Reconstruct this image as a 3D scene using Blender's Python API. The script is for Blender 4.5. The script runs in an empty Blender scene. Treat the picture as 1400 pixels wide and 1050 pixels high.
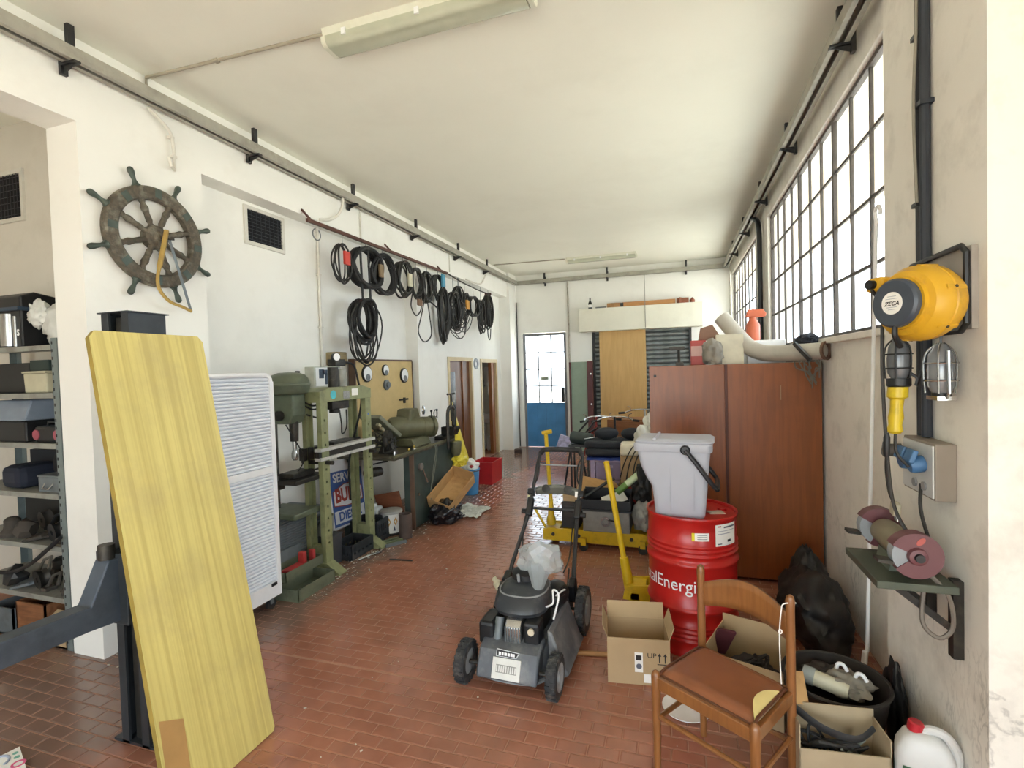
import bpy, bmesh, math, random
from mathutils import Vector, Matrix, noise, Quaternion

scene = bpy.context.scene
COL = scene.collection
random.seed(7)
PI = math.pi

# ------------------------------------------------------------ camera
cam_d = bpy.data.cameras.new('camera')
cam = bpy.data.objects.new('camera', cam_d)
COL.objects.link(cam)
cam_d.sensor_fit = 'HORIZONTAL'
cam_d.sensor_width = 36.0
cam_d.lens = 36.0 * 686.04 / 1400.0
cam_d.clip_start = 0.02
cam_d.clip_end = 300
_y, _p, _r = math.radians(18.0967), math.radians(-1.5858), math.radians(-1.6697)
_f = Vector((-math.sin(_y) * math.cos(_p), math.cos(_y) * math.cos(_p), math.sin(_p)))
_rt = Vector((math.cos(_y), math.sin(_y), 0))
_up = _rt.cross(_f)
_rt2 = math.cos(_r) * _rt + math.sin(_r) * _up
_up2 = -math.sin(_r) * _rt + math.cos(_r) * _up
_m = Matrix((_rt2, _up2, -_f)).transposed().to_4x4()
_m.translation = Vector((0, 0, 1.85))
cam.matrix_world = _m
scene.camera = cam

# ------------------------------------------------------------ world / light / exposure
world = bpy.data.worlds.new('sky')
scene.world = world
world.use_nodes = True
_bg = world.node_tree.nodes['Background']
_bg.inputs['Color'].default_value = (0.80, 0.91, 1.0, 1)
_bg.inputs['Strength'].default_value = 1.0
scene.view_settings.view_transform = 'Standard'
scene.view_settings.look = 'None'
scene.view_settings.gamma = 1.0
scene.view_settings.use_curve_mapping = False
scene.view_settings.exposure = 2.9
scene.cycles.max_bounces = 10
scene.cycles.diffuse_bounces = 6
scene.cycles.glossy_bounces = 4
scene.cycles.transparent_max_bounces = 16
scene.cycles.caustics_reflective = False
scene.cycles.caustics_refractive = False
scene.cycles.sample_clamp_indirect = 8.0

sun_d = bpy.data.lights.new('sun', 'SUN')
sun_d.energy = 5.0
sun_d.angle = 0.02
sun_d.color = (1.0, 0.96, 0.9)
sun = bpy.data.objects.new('sun', sun_d)          # added over the roof so the sunlit yard bounces light onto the ceiling
sun.rotation_euler = (0, math.radians(-32), 0)
sun.location = (-8, 4, 12)
COL.objects.link(sun)


def portal(name, loc, rot, sx, sy):
    d = bpy.data.lights.new(name, 'AREA')
    d.shape = 'RECTANGLE'
    d.size, d.size_y = sx, sy
    d.cycles.is_portal = True
    o = bpy.data.objects.new(name, d)
    o.location = loc
    o.rotation_euler = rot
    COL.objects.link(o)


# daylight comes in through the two window bands, the far glazed door and the open
# garage doorways behind the camera
portal('window_daylight', (1.45, 5.24, 2.87), (0, PI / 2, 0), 1.7, 3.8)
portal('window_daylight', (1.45, 9.72, 2.87), (0, PI / 2, 0), 1.7, 3.4)
portal('door_daylight', (-2.93, 11.75, 1.9), (-PI / 2, 0, 0), 1.0, 1.7)
portal('gate_daylight', (-1.1, -3.35, 1.35), (PI / 2, 0, 0), 3.4, 2.7)
portal('gate_daylight', (2.35, -1.2, 1.35), (0, PI / 2, 0), 2.7, 2.4)

# ------------------------------------------------------------ helpers
def lin(h):
    h = h.lstrip('#')
    out = []
    for i in (0, 2, 4):
        c = int(h[i:i + 2], 16) / 255
        out.append(c / 12.92 if c <= 0.04045 else ((c + 0.055) / 1.055) ** 2.4)
    return (*out, 1.0)


MATS = {}


def mat(name, col, rough=0.55, metal=0.0, var=0.12, scale=9.0, dirt=None, dscale=4.0, damt=0.5,
        bump=0.0, bscale=40.0, wood=None, coords='Object', spec=0.5, trans=0.0, coat=0.0, stretch=None):
    """procedural material: base colour with soft variation, optional grain, dirt blotches and bump"""
    if name in MATS:
        return MATS[name]
    m = bpy.data.materials.new(name)
    m.use_nodes = True
    nt = m.node_tree
    b = nt.nodes['Principled BSDF']
    N, L = nt.nodes.new, nt.links.new
    b.inputs['Roughness'].default_value = rough
    b.inputs['Metallic'].default_value = metal
    b.inputs['Specular IOR Level'].default_value = spec
    if coat:
        b.inputs['Coat Weight'].default_value = coat
        b.inputs['Coat Roughness'].default_value = 0.12
    if coords == 'World':
        geo = N('ShaderNodeNewGeometry')
        vec = geo.outputs['Position']
    else:
        tc = N('ShaderNodeTexCoord')
        vec = tc.outputs['Object']
    if stretch:
        mp = N('ShaderNodeMapping')
        mp.inputs['Scale'].default_value = stretch
        L(vec, mp.inputs['Vector'])
        vec = mp.outputs['Vector']
    c = lin(col) if isinstance(col, str) else col
    nz = N('ShaderNodeTexNoise')
    nz.inputs['Scale'].default_value = scale
    nz.inputs['Detail'].default_value = 5
    L(vec, nz.inputs['Vector'])
    ramp = N('ShaderNodeValToRGB')
    lo = tuple(max(0, k * (1 - var)) for k in c[:3]) + (1,)
    hi = tuple(min(1, k * (1 + var)) for k in c[:3]) + (1,)
    ramp.color_ramp.elements[0].position = 0.3
    ramp.color_ramp.elements[1].position = 0.7
    ramp.color_ramp.elements[0].color = lo
    ramp.color_ramp.elements[1].color = hi
    L(nz.outputs['Fac'], ramp.inputs['Fac'])
    out = ramp.outputs['Color']
    if wood:
        mp2 = N('ShaderNodeMapping')
        mp2.inputs['Scale'].default_value = wood[1]
        L(vec, mp2.inputs['Vector'])
        n2 = N('ShaderNodeTexNoise')
        n2.inputs['Scale'].default_value = 1.0
        n2.inputs['Detail'].default_value = 6
        n2.inputs['Distortion'].default_value = 0.6
        L(mp2.outputs['Vector'], n2.inputs['Vector'])
        r2 = N('ShaderNodeValToRGB')
        r2.color_ramp.elements[0].position = 0.42
        r2.color_ramp.elements[1].position = 0.62
        mx = N('ShaderNodeMixRGB')
        L(n2.outputs['Fac'], r2.inputs['Fac'])
        mlt = N('ShaderNodeMath')
        mlt.operation = 'MULTIPLY'
        mlt.inputs[1].default_value = wood[2] if len(wood) > 2 else 0.6
        L(r2.outputs['Color'], mlt.inputs[0])
        L(mlt.outputs[0], mx.inputs['Fac'])
        L(out, mx.inputs['Color1'])
        mx.inputs['Color2'].default_value = lin(wood[0])
        out = mx.outputs['Color']
    if dirt:
        n3 = N('ShaderNodeTexNoise')
        n3.inputs['Scale'].default_value = dscale
        n3.inputs['Detail'].default_value = 8
        n3.inputs['Roughness'].default_value = 0.65
        L(vec, n3.inputs['Vector'])
        r3 = N('ShaderNodeValToRGB')
        r3.color_ramp.elements[0].position = 0.5
        r3.color_ramp.elements[1].position = 0.75
        L(n3.outputs['Fac'], r3.inputs['Fac'])
        ml = N('ShaderNodeMath')
        ml.operation = 'MULTIPLY'
        ml.inputs[1].default_value = damt
        L(r3.outputs['Color'], ml.inputs[0])
        mx = N('ShaderNodeMixRGB')
        L(ml.outputs[0], mx.inputs['Fac'])
        L(out, mx.inputs['Color1'])
        mx.inputs['Color2'].default_value = lin(dirt)
        out = mx.outputs['Color']
    L(out, b.inputs['Base Color'])
    if bump:
        n4 = N('ShaderNodeTexNoise')
        n4.inputs['Scale'].default_value = bscale
        n4.inputs['Detail'].default_value = 4
        L(vec, n4.inputs['Vector'])
        bp = N('ShaderNodeBump')
        bp.inputs['Strength'].default_value = bump
        bp.inputs['Distance'].default_value = 0.01
        L(n4.outputs['Fac'], bp.inputs['Height'])
        L(bp.outputs['Normal'], b.inputs['Normal'])
    if trans:
        tr = N('ShaderNodeBsdfTransparent')
        tr.inputs['Color'].default_value = (0.97, 0.98, 0.98, 1)
        ms = N('ShaderNodeMixShader')
        ms.inputs['Fac'].default_value = trans
        L(b.outputs[0], ms.inputs[1])
        L(tr.outputs[0], ms.inputs[2])
        L(ms.outputs[0], nt.nodes['Material Output'].inputs['Surface'])
    MATS[name] = m
    return m


def V(*a):
    return Vector(a)


class MB:
    """collects faces; build() links them as ONE mesh object"""

    def __init__(s):
        s.v, s.f, s.mi, s.cur = [], [], [], 0

    def slot(s, i):
        s.cur = i
        return s

    def _add(s, vs, fs):
        o = len(s.v)
        s.v += [Vector(p) for p in vs]
        s.f += [tuple(i + o for i in f) for f in fs]
        s.mi += [s.cur] * len(fs)
        return s

    def box(s, x0, x1, y0, y1, z0, z1):
        return s._add([(x0, y0, z0), (x1, y0, z0), (x1, y1, z0), (x0, y1, z0), (x0, y0, z1), (x1, y0, z1), (x1, y1, z1), (x0, y1, z1)],
                      [(3, 2, 1, 0), (4, 5, 6, 7), (0, 1, 5, 4), (1, 2, 6, 5), (2, 3, 7, 6), (3, 0, 4, 7)])

    def obox(s, c, size, rot=(0, 0, 0), taper=1.0):
        R = Matrix.Rotation(rot[2], 3, 'Z') @ Matrix.Rotation(rot[1], 3, 'Y') @ Matrix.Rotation(rot[0], 3, 'X')
        c = Vector(c)
        hx, hy, hz = (k / 2 for k in size)
        vs = []
        for z, t in ((-hz, 1.0), (hz, taper)):
            for x, y in ((-hx, -hy), (hx, -hy), (hx, hy), (-hx, hy)):
                vs.append(c + R @ Vector((x * t, y * t, z)))
        return s._add(vs, [(3, 2, 1, 0), (4, 5, 6, 7), (0, 1, 5, 4), (1, 2, 6, 5), (2, 3, 7, 6), (3, 0, 4, 7)])

    def beam(s, p0, p1, w, h, up=(0, 0, 1)):
        """rectangular bar from p0 to p1, w across, h along up"""
        p0, p1 = Vector(p0), Vector(p1)
        d = (p1 - p0).normalized()
        u = Vector(up)
        sd = d.cross(u)
        if sd.length < 1e-4:
            sd = d.cross(Vector((0, 1, 0)))
        sd.normalize()
        u = sd.cross(d)
        vs = []
        for p in (p0, p1):
            for a, b in ((-1, -1), (1, -1), (1, 1), (-1, 1)):
                vs.append(p + sd * (a * w / 2) + u * (b * h / 2))
        return s._add(vs, [(3, 2, 1, 0), (4, 5, 6, 7), (0, 1, 5, 4), (1, 2, 6, 5), (2, 3, 7, 6), (3, 0, 4, 7)])

    def cyl(s, p0, p1, r0, r1=None, n=16, cap=True):
        return s.tube([p0, p1], [r0, r0 if r1 is None else r1], n, cap=cap)

    def tube(s, pts, r, n=8, closed=False, cap=True, flat=1.0):
        pts = [Vector(p) for p in pts]
        k = len(pts)
        rs = r if isinstance(r, (list, tuple)) else [r] * k
        tans = []
        for i in range(k):
            a = pts[(i - 1) % k] if (closed or i > 0) else pts[0]
            b = pts[(i + 1) % k] if (closed or i < k - 1) else pts[-1]
            t = b - a
            tans.append(t.normalized() if t.length > 1e-9 else Vector((0, 0, 1)))
        ref = Vector((0, 0, 1)) if abs(tans[0].z) < 0.9 else Vector((1, 0, 0))
        nrm = (ref - tans[0] * ref.dot(tans[0])).normalized()
        vs = []
        for i in range(k):
            if i:
                q = tans[i - 1].rotation_difference(tans[i])
                nrm = q @ nrm
            bn = tans[i].cross(nrm)
            for j in range(n):
                a = 2 * PI * j / n
                vs.append(pts[i] + nrm * (math.cos(a) * rs[i]) + bn * (math.sin(a) * rs[i] * flat))
        fs = []
        for i in range(k if closed else k - 1):
            i2 = (i + 1) % k
            for j in range(n):
                j2 = (j + 1) % n
                fs.append((i * n + j, i * n + j2, i2 * n + j2, i2 * n + j))
        if cap and not closed:
            fs.append(tuple(range(n))[::-1])
            fs.append(tuple((k - 1) * n + j for j in range(n)))
        return s._add(vs, fs)

    def lathe(s, prof, c=(0, 0, 0), axis=(0, 0, 1), n=24, sx=1.0, sy=1.0):
        """prof = [(r, h), ...] turned about axis through c"""
        c, ax = Vector(c), Vector(axis).normalized()
        u = ax.orthogonal().normalized() if abs(ax.z) < 0.99 else Vector((1, 0, 0))
        w = ax.cross(u)
        vs, fs, rows = [], [], []
        for r, h in prof:
            if r < 1e-6:
                rows.append([len(vs)])
                vs.append(c + ax * h)
            else:
                rows.append(list(range(len(vs), len(vs) + n)))
                for j in range(n):
                    a = 2 * PI * j / n
                    vs.append(c + ax * h + u * (math.cos(a) * r * sx) + w * (math.sin(a) * r * sy))
        for a, b in zip(rows, rows[1:]):
            for j in range(n):
                j2 = (j + 1) % n
                if len(a) == 1 and len(b) == 1:
                    continue
                if len(a) == 1:
                    fs.append((a[0], b[j2], b[j]))
                elif len(b) == 1:
                    fs.append((a[j], a[j2], b[0]))
                else:
                    fs.append((a[j], a[j2], b[j2], b[j]))
        return s._add(vs, fs)

    def prism(s, pts, axis, a, b):
        """polygon pts extruded along axis from a to b. 'x': (y,z)  'y': (x,z)  'z': (x,y)"""
        def P(p, t):
            return {'x': (t, p[0], p[1]), 'y': (p[0], t, p[1]), 'z': (p[0], p[1], t)}[axis]
        n = len(pts)
        vs = [P(p, a) for p in pts] + [P(p, b) for p in pts]
        fs = [tuple(range(n)), tuple(range(2 * n - 1, n - 1, -1))]
        fs += [(i, (i + 1) % n, n + (i + 1) % n, n + i) for i in range(n)]
        return s._add(vs, fs)

    def ball(s, c, r, n=14, m=8):
        r = (r, r, r) if not isinstance(r, (tuple, list)) else r
        c = Vector(c)
        vs, fs = [], []
        vs.append(c + Vector((0, 0, -r[2])))
        for i in range(1, m):
            t = -PI / 2 + PI * i / m
            for j in range(n):
                a = 2 * PI * j / n
                vs.append(c + Vector((r[0] * math.cos(t) * math.cos(a), r[1] * math.cos(t) * math.sin(a), r[2] * math.sin(t))))
        vs.append(c + Vector((0, 0, r[2])))
        for j in range(n):
            fs.append((0, 1 + (j + 1) % n, 1 + j))
        for i in range(m - 2):
            for j in range(n):
                a, b = 1 + i * n + j, 1 + i * n + (j + 1) % n
                fs.append((a, b, b + n, a + n))
        t = len(vs) - 1
        for j in range(n):
            fs.append((t, 1 + (m - 2) * n + j, 1 + (m - 2) * n + (j + 1) % n))
        return s._add(vs, fs)

    def grid(s, fn, nu, nv, wrap=False):
        vs = [fn(i / nu, j / nv) for j in range(nv + 1) for i in range(nu + (0 if wrap else 1))]
        w = nu if wrap else nu + 1
        fs = []
        for j in range(nv):
            for i in range(nu):
                i2 = (i + 1) % w
                fs.append((j * w + i, j * w + i2, (j + 1) * w + i2, (j + 1) * w + i))
        return s._add(vs, fs)

    def blob(s, c, size, seed=0, amp=0.25, freq=2.2, flat=True, crease=1.0, sub=4, top=1.0):
        """crumpled, bag-like lump sitting on its base; c = centre of the base"""
        bm = bmesh.new()
        bmesh.ops.create_icosphere(bm, subdivisions=sub, radius=1.0)
        c = Vector(c)
        off = Vector((seed * 3.7, seed * 1.9, seed * 5.3))
        vs = []
        for v in bm.verts:
            p = v.co.copy()
            d = noise.noise(p * freq + off) * amp
            d += (abs(noise.noise(p * freq * 2.3 + off)) - 0.2) * -amp * 0.9 * crease
            d += (abs(noise.noise(p * freq * 4.6 + off)) - 0.2) * -amp * 0.38 * crease
            d += noise.noise(p * freq * 9 + off) * amp * 0.1 * crease
            p = p * (1 + d)
            z = p.z
            if flat and z < -0.7:
                z = -0.7 + (z + 0.7) * 0.02
            tt = (z + 0.7) / 1.7
            k = 1 + (top - 1) * max(0, tt)
            vs.append(c + Vector((p.x * size[0] / 2 * k, p.y * size[1] / 2 * k, (z + 0.72) / 1.72 * size[2])))
        bm.verts.index_update()
        fs = [tuple(v.index for v in f.verts) for f in bm.faces]
        bm.free()
        return s._add(vs, fs)

    def xf(s, M, start=0):
        for i in range(start, len(s.v)):
            s.v[i] = M @ s.v[i]
        return s

    def build(s, name, mats, parent=None, world=True, smooth=35, bevel=0.0, loc=None, seg=2):
        if not isinstance(mats, (list, tuple)):
            mats = [mats]
        vs = s.v
        o_loc = Vector((0, 0, 0))
        if parent is not None:
            if world:
                Mi = TM[parent.name].inverted()
                vs = [Mi @ p for p in vs]
        else:
            if loc is None:
                xs = [p.x for p in vs]; ys = [p.y for p in vs]; zs = [p.z for p in vs]
                o_loc = Vector(((min(xs) + max(xs)) / 2, (min(ys) + max(ys)) / 2, min(zs)))
            else:
                o_loc = Vector(loc)
            vs = [p - o_loc for p in vs]
        me = bpy.data.meshes.new(name)
        me.from_pydata([tuple(p) for p in vs], [], s.f)
        for m in mats:
            me.materials.append(m)
        if len(mats) > 1:
            me.polygons.foreach_set('material_index', s.mi)
        bm = bmesh.new()
        bm.from_mesh(me)
        bmesh.ops.recalc_face_normals(bm, faces=bm.faces)
        bm.to_mesh(me)
        bm.free()
        if smooth:
            me.polygons.foreach_set('use_smooth', [True] * len(me.polygons))
            me.set_sharp_from_angle(angle=math.radians(smooth))
        me.update()
        o = bpy.data.objects.new(name, me)
        COL.objects.link(o)
        o.location = o_loc
        if parent is not None:
            o.parent = parent
            TM[o.name] = TM[parent.name]
        else:
            TM[o.name] = Matrix.Translation(o_loc)
        if bevel:
            bv = o.modifiers.new('bevel', 'BEVEL')
            bv.width = bevel
            bv.segments = seg
            bv.limit_method = 'ANGLE'
            bv.angle_limit = math.radians(40)
        return o


TM = {}


def tag(o, label, cat, group=None):
    o['label'] = label
    o['category'] = cat
    if group:
        o['group'] = group
    return o


def thing(name, label, cat, loc=(0, 0, 0), rotz=0.0, group=None):
    o = bpy.data.objects.new(name, None)
    o.empty_display_size = 0.05
    COL.objects.link(o)
    o.location = loc
    o.rotation_euler = (0, 0, rotz)
    TM[o.name] = Matrix.Translation(Vector(loc)) @ Matrix.Rotation(rotz, 4, 'Z')
    return tag(o, label, cat, group)


def struct(o, label=None, cat=None):
    o['kind'] = 'structure'
    if label:
        o['label'] = label
    if cat:
        o['category'] = cat
    return o


def copy_part(src, parent, name=None):
    c = src.copy()
    COL.objects.link(c)
    c.parent = parent
    if name:
        c.name = name
    TM[c.name] = TM[parent.name]
    return c


def copy_thing(root, loc, rotz, label=None, group=None):
    r = root.copy()
    COL.objects.link(r)
    r.location = loc
    r.rotation_euler = (0, 0, rotz)
    TM[r.name] = Matrix.Translation(Vector(loc)) @ Matrix.Rotation(rotz, 4, 'Z')
    if label:
        r['label'] = label
    if group:
        r['group'] = group
    for ch in list(root.children):
        c = copy_part(ch, r)
        for g in list(ch.children):
            copy_part(g, c)
    return r


def text_mesh(body, size, depth=0.0, shear=0.0, spacing=1.0, bold=0.0):
    """returns (verts, faces) of a line of lettering in the XY plane, centred"""
    cu = bpy.data.curves.new('lettering', 'FONT')
    cu.body = body
    cu.size = size
    cu.extrude = depth
    cu.shear = shear
    cu.space_character = spacing
    cu.offset = bold
    cu.resolution_u = 3
    cu.align_x = 'CENTER'
    cu.align_y = 'CENTER'
    ob = bpy.data.objects.new('lettering', cu)
    COL.objects.link(ob)
    dg = bpy.context.evaluated_depsgraph_get()
    me = bpy.data.meshes.new_from_object(ob.evaluated_get(dg))
    vs = [v.co.copy() for v in me.vertices]
    fs = [tuple(p.vertices) for p in me.polygons]
    bpy.data.objects.remove(ob)
    bpy.data.curves.remove(cu)
    bpy.data.meshes.remove(me)
    return vs, fs


def put_text(mb, body, size, origin, xdir, ydir, sx=1.0, **kw):
    vs, fs = text_mesh(body, size, **kw)
    o, X, Y = Vector(origin), Vector(xdir).normalized(), Vector(ydir).normalized()
    Z = X.cross(Y)
    return mb._add([o + X * (p.x * sx) + Y * p.y + Z * p.z for p in vs], fs)


def arc(c, r, a0, a1, n, plane='xz', ry=None):
    ry = r if ry is None else ry
    out = []
    for i in range(n + 1):
        a = a0 + (a1 - a0) * i / n
        p, q = r * math.cos(a), ry * math.sin(a)
        d = {'xz': (p, 0, q), 'yz': (0, p, q), 'xy': (p, q, 0)}[plane]
        out.append(Vector(c) + Vector(d))
    return out


def smooth_path(pts, n=6):
    """Catmull-Rom through the points"""
    pts = [Vector(p) for p in pts]
    out = []
    for i in range(len(pts) - 1):
        p0 = pts[max(0, i - 1)]; p1 = pts[i]; p2 = pts[i + 1]; p3 = pts[min(len(pts) - 1, i + 2)]
        for k in range(n):
            t = k / n
            out.append(0.5 * ((2 * p1) + (p2 - p0) * t + (2 * p0 - 5 * p1 + 4 * p2 - p3) * t * t + (3 * p1 - p0 - 3 * p2 + p3) * t ** 3))
    out.append(pts[-1])
    return out


# ------------------------------------------------------------ materials
M_wall = mat('wall_plaster', 'efeee8', 0.85, var=0.02, scale=1.5, dirt='b5ad9d', dscale=1.6, damt=0.16, bump=0.12, bscale=14, coords='World')
M_wall_dirty = mat('wall_plaster_scuffed', 'ebe7de', 0.85, var=0.03, scale=2, dirt='8a8478', dscale=4.5, damt=0.3, bump=0.15, bscale=14, coords='World')
M_ceil = mat('ceiling_plaster', 'efeee2', 0.9, var=0.02, scale=0.9, dirt='cdc8b8', dscale=0.8, damt=0.2, bump=0.08, bscale=10, coords='World')
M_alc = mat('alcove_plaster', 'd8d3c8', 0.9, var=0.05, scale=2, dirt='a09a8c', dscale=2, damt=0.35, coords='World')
M_steel_d = mat('dark_steel', '3b3c3d', 0.5, 0.6, dirt='6b5a48', dscale=9, damt=0.35)
M_black = mat('black_plastic', '17181a', 0.45, var=0.2)
M_rubber = mat('black_rubber', '1c1c1d', 0.7, var=0.25, dirt='55524d', dscale=12, damt=0.4)
M_frame = mat('window_steel', '4d4744', 0.6, 0.1, dirt='75675a', dscale=14, damt=0.5)
M_rail = mat('galvanised_rail', 'a3a094', 0.5, 0.15, dirt='5f584c', dscale=5, damt=0.5)
M_cond_w = mat('white_conduit', 'dad6cc', 0.5, var=0.06, dirt='9c9284', dscale=10, damt=0.35)
M_cond_b = mat('black_conduit', '24262a', 0.35, var=0.15)
M_chrome = mat('bright_steel', 'b9b9b7', 0.25, 0.9, var=0.08)
M_grey_steel = mat('grey_painted_steel', '6f767a', 0.5, 0.2, dirt='4b4741', dscale=7, damt=0.5)
M_white_p = mat('white_plastic', 'eceded', 0.4, var=0.03)
M_card = mat('cardboard', 'b39a76', 0.85, var=0.07, scale=5, dirt='8d7452', dscale=5, damt=0.35)
M_card_in = mat('cardboard_brown', 'c19a66', 0.85, var=0.1, scale=6, dirt='7d5a33', dscale=7, damt=0.5)
M_paper = mat('paper', 'eeece6', 0.8, var=0.03)
M_yellow = mat('yellow_enamel', 'd8b41a', 0.45, var=0.1, dirt='5f5420', dscale=9, damt=0.5)
M_pressg = mat('press_green', '898d66', 0.5, var=0.1, dirt='3c3d2c', dscale=10, damt=0.55)
M_drillg = mat('machine_green', '626b58', 0.4, 0.15, var=0.12, dirt='2b2c25', dscale=8, damt=0.5)
M_benchg = mat('bench_green', '3f4b46', 0.5, 0.1, var=0.12, dirt='262824', dscale=6, damt=0.5)
M_olive = mat('olive_casting', '66644a', 0.5, 0.25, var=0.15, dirt='33301f', dscale=8, damt=0.5)
M_oily = mat('oily_iron', '35332f', 0.5, 0.5, var=0.25, dirt='6d6455', dscale=12, damt=0.4)
M_woodbrown = mat('veneer_brown', '87491c', 0.36, var=0.08, scale=3, wood=('6a3612', (30, 30, 2.2), 0.4), dirt='55290e', dscale=1.4, damt=0.35)
M_cable = mat('cable_black', '25231f', 0.55, var=0.3)


def add_scuffs(m):
    """dark scrape marks on the lower part of a plastered wall"""
    nt = m.node_tree
    N, L = nt.nodes.new, nt.links.new
    b = nt.nodes['Principled BSDF']
    src = b.inputs['Base Color'].links[0].from_socket
    geo = N('ShaderNodeNewGeometry')
    mp = N('ShaderNodeMapping')
    mp.inputs['Rotation'].default_value = (0.6, 0, 0)
    mp.inputs['Scale'].default_value = (1, 3.2, 1.1)
    L(geo.outputs['Position'], mp.inputs['Vector'])
    n = N('ShaderNodeTexNoise')
    n.inputs['Scale'].default_value = 7.0
    n.inputs['Detail'].default_value = 9
    n.inputs['Distortion'].default_value = 0.3
    L(mp.outputs[0], n.inputs['Vector'])
    r = N('ShaderNodeValToRGB')
    e = r.color_ramp.elements
    e[0].position = 0.46; e[0].color = (0, 0, 0, 1)
    e[1].position = 0.5; e[1].color = (1, 1, 1, 1)
    k = e.new(0.54); k.color = (0, 0, 0, 1)
    L(n.outputs['Fac'], r.inputs['Fac'])
    n2 = N('ShaderNodeTexNoise')
    n2.inputs['Scale'].default_value = 1.7
    n2.inputs['Detail'].default_value = 3
    L(geo.outputs['Position'], n2.inputs['Vector'])
    r2 = N('ShaderNodeValToRGB')
    r2.color_ramp.elements[0].position = 0.48
    r2.color_ramp.elements[1].position = 0.6
    L(n2.outputs['Fac'], r2.inputs['Fac'])
    sep = N('ShaderNodeSeparateXYZ')
    L(geo.outputs['Position'], sep.inputs[0])
    mr = N('ShaderNodeMapRange')
    mr.inputs['From Min'].default_value = 1.15
    mr.inputs['From Max'].default_value = 0.75
    L(sep.outputs['Z'], mr.inputs['Value'])
    a = N('ShaderNodeMath'); a.operation = 'MULTIPLY'
    L(r.outputs['Color'], a.inputs[0]); L(r2.outputs['Color'], a.inputs[1])
    c = N('ShaderNodeMath'); c.operation = 'MULTIPLY'
    L(a.outputs[0], c.inputs[0]); L(mr.outputs[0], c.inputs[1])
    d = N('ShaderNodeMath'); d.operation = 'MULTIPLY'; d.inputs[1].default_value = 0.34
    L(c.outputs[0], d.inputs[0])
    mx = N('ShaderNodeMixRGB')
    L(d.outputs[0], mx.inputs['Fac']); L(src, mx.inputs['Color1'])
    mx.inputs['Color2'].default_value = lin('4b4742')
    L(mx.outputs[0], b.inputs['Base Color'])


add_scuffs(M_wall_dirty)

# ------------------------------------------------------------ the room
XL, XR, YB, ZC = -3.66, 1.14, 11.5, 4.085
XREC, XP = -3.86, 1.02            # recessed bays on the left, pilaster face on the right

# floor slab (mortar) with the klinker tiles laid on it
M_grout = mat('tile_mortar', 'a97a63', 0.8, var=0.12, scale=5, dirt='7a6558', dscale=2.0, damt=0.5, coords='World')


def tile_material():
    m = mat('klinker_tile', 'a06a55', 0.34, var=0.14, scale=5.5, dirt='77594b', dscale=1.1, damt=0.6, bump=0.025, bscale=18, coords='World', spec=0.65)
    nt = m.node_tree
    N, L = nt.nodes.new, nt.links.new
    b = nt.nodes['Principled BSDF']
    src = b.inputs['Base Color'].links[0].from_socket
    geo = N('ShaderNodeNewGeometry')
    sep = N('ShaderNodeSeparateXYZ')
    L(geo.outputs['Position'], sep.inputs[0])
    # grey workshop dust swept against the left-hand side
    n = N('ShaderNodeTexNoise')
    n.inputs['Scale'].default_value = 2.1
    n.inputs['Detail'].default_value = 7
    L(geo.outputs['Position'], n.inputs['Vector'])
    mr = N('ShaderNodeMapRange')
    mr.inputs['From Min'].default_value = -2.45
    mr.inputs['From Max'].default_value = -3.3
    L(sep.outputs['X'], mr.inputs['Value'])
    ad = N('ShaderNodeMath'); ad.operation = 'ADD'
    L(mr.outputs[0], ad.inputs[0]); L(n.outputs['Fac'], ad.inputs[1])
    r = N('ShaderNodeValToRGB')
    r.color_ramp.elements[0].position = 0.72
    r.color_ramp.elements[1].position = 1.25
    r.color_ramp.elements[1].position = 1.0
    L(ad.outputs[0], r.inputs['Fac'])
    ml = N('ShaderNodeMath'); ml.operation = 'MULTIPLY'; ml.inputs[1].default_value = 0.72
    L(r.outputs['Color'], ml.inputs[0])
    mx = N('ShaderNodeMixRGB')
    L(ml.outputs[0], mx.inputs['Fac']); L(src, mx.inputs['Color1'])
    mx.inputs['Color2'].default_value = lin('6b5f55')
    L(mx.outputs[0], b.inputs['Base Color'])
    # worn, unevenly polished glaze
    n2 = N('ShaderNodeTexNoise'); n2.inputs['Scale'].default_value = 3.0; n2.inputs['Detail'].default_value = 5
    L(geo.outputs['Position'], n2.inputs['Vector'])
    m2 = N('ShaderNodeMapRange')
    m2.inputs['To Min'].default_value = 0.09; m2.inputs['To Max'].default_value = 0.24
    L(n2.outputs['Fac'], m2.inputs['Value'])
    L(m2.outputs[0], b.inputs['Roughness'])
    return m


M_tile = tile_material()
floor = struct(MB().box(-6.2, 2.3, -3.2, YB + 0.3, -0.12, -0.0035).build('floor', M_grout, smooth=0, loc=(0, 0, 0)),
               'mortar bed and concrete slab under the terracotta tiles')


def tile_verts(x0, x1, y0, y1, z):
    c = 0.004
    vs = [(x0, y0, -0.006), (x1, y0, -0.006), (x1, y1, -0.006), (x0, y1, -0.006),
          (x0, y0, z - 0.002), (x1, y0, z - 0.002), (x1, y1, z - 0.002), (x0, y1, z - 0.002),
          (x0 + c, y0 + c, z), (x1 - c, y0 + c, z), (x1 - c, y1 - c, z), (x0 + c, y1 - c, z)]
    fs = [(8, 9, 10, 11)]
    for i in range(4):
        j = (i + 1) % 4
        fs += [(i, j, 4 + j, 4 + i), (4 + i, 4 + j, 8 + j, 8 + i)]
    return vs, fs


def cam_px(p):
    q = cam.matrix_world.inverted() @ Vector(p)
    if q.z > -0.1:
        return None
    return 700 + 686.04 * q.x / -q.z, 525 - 686.04 * q.y / -q.z


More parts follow.
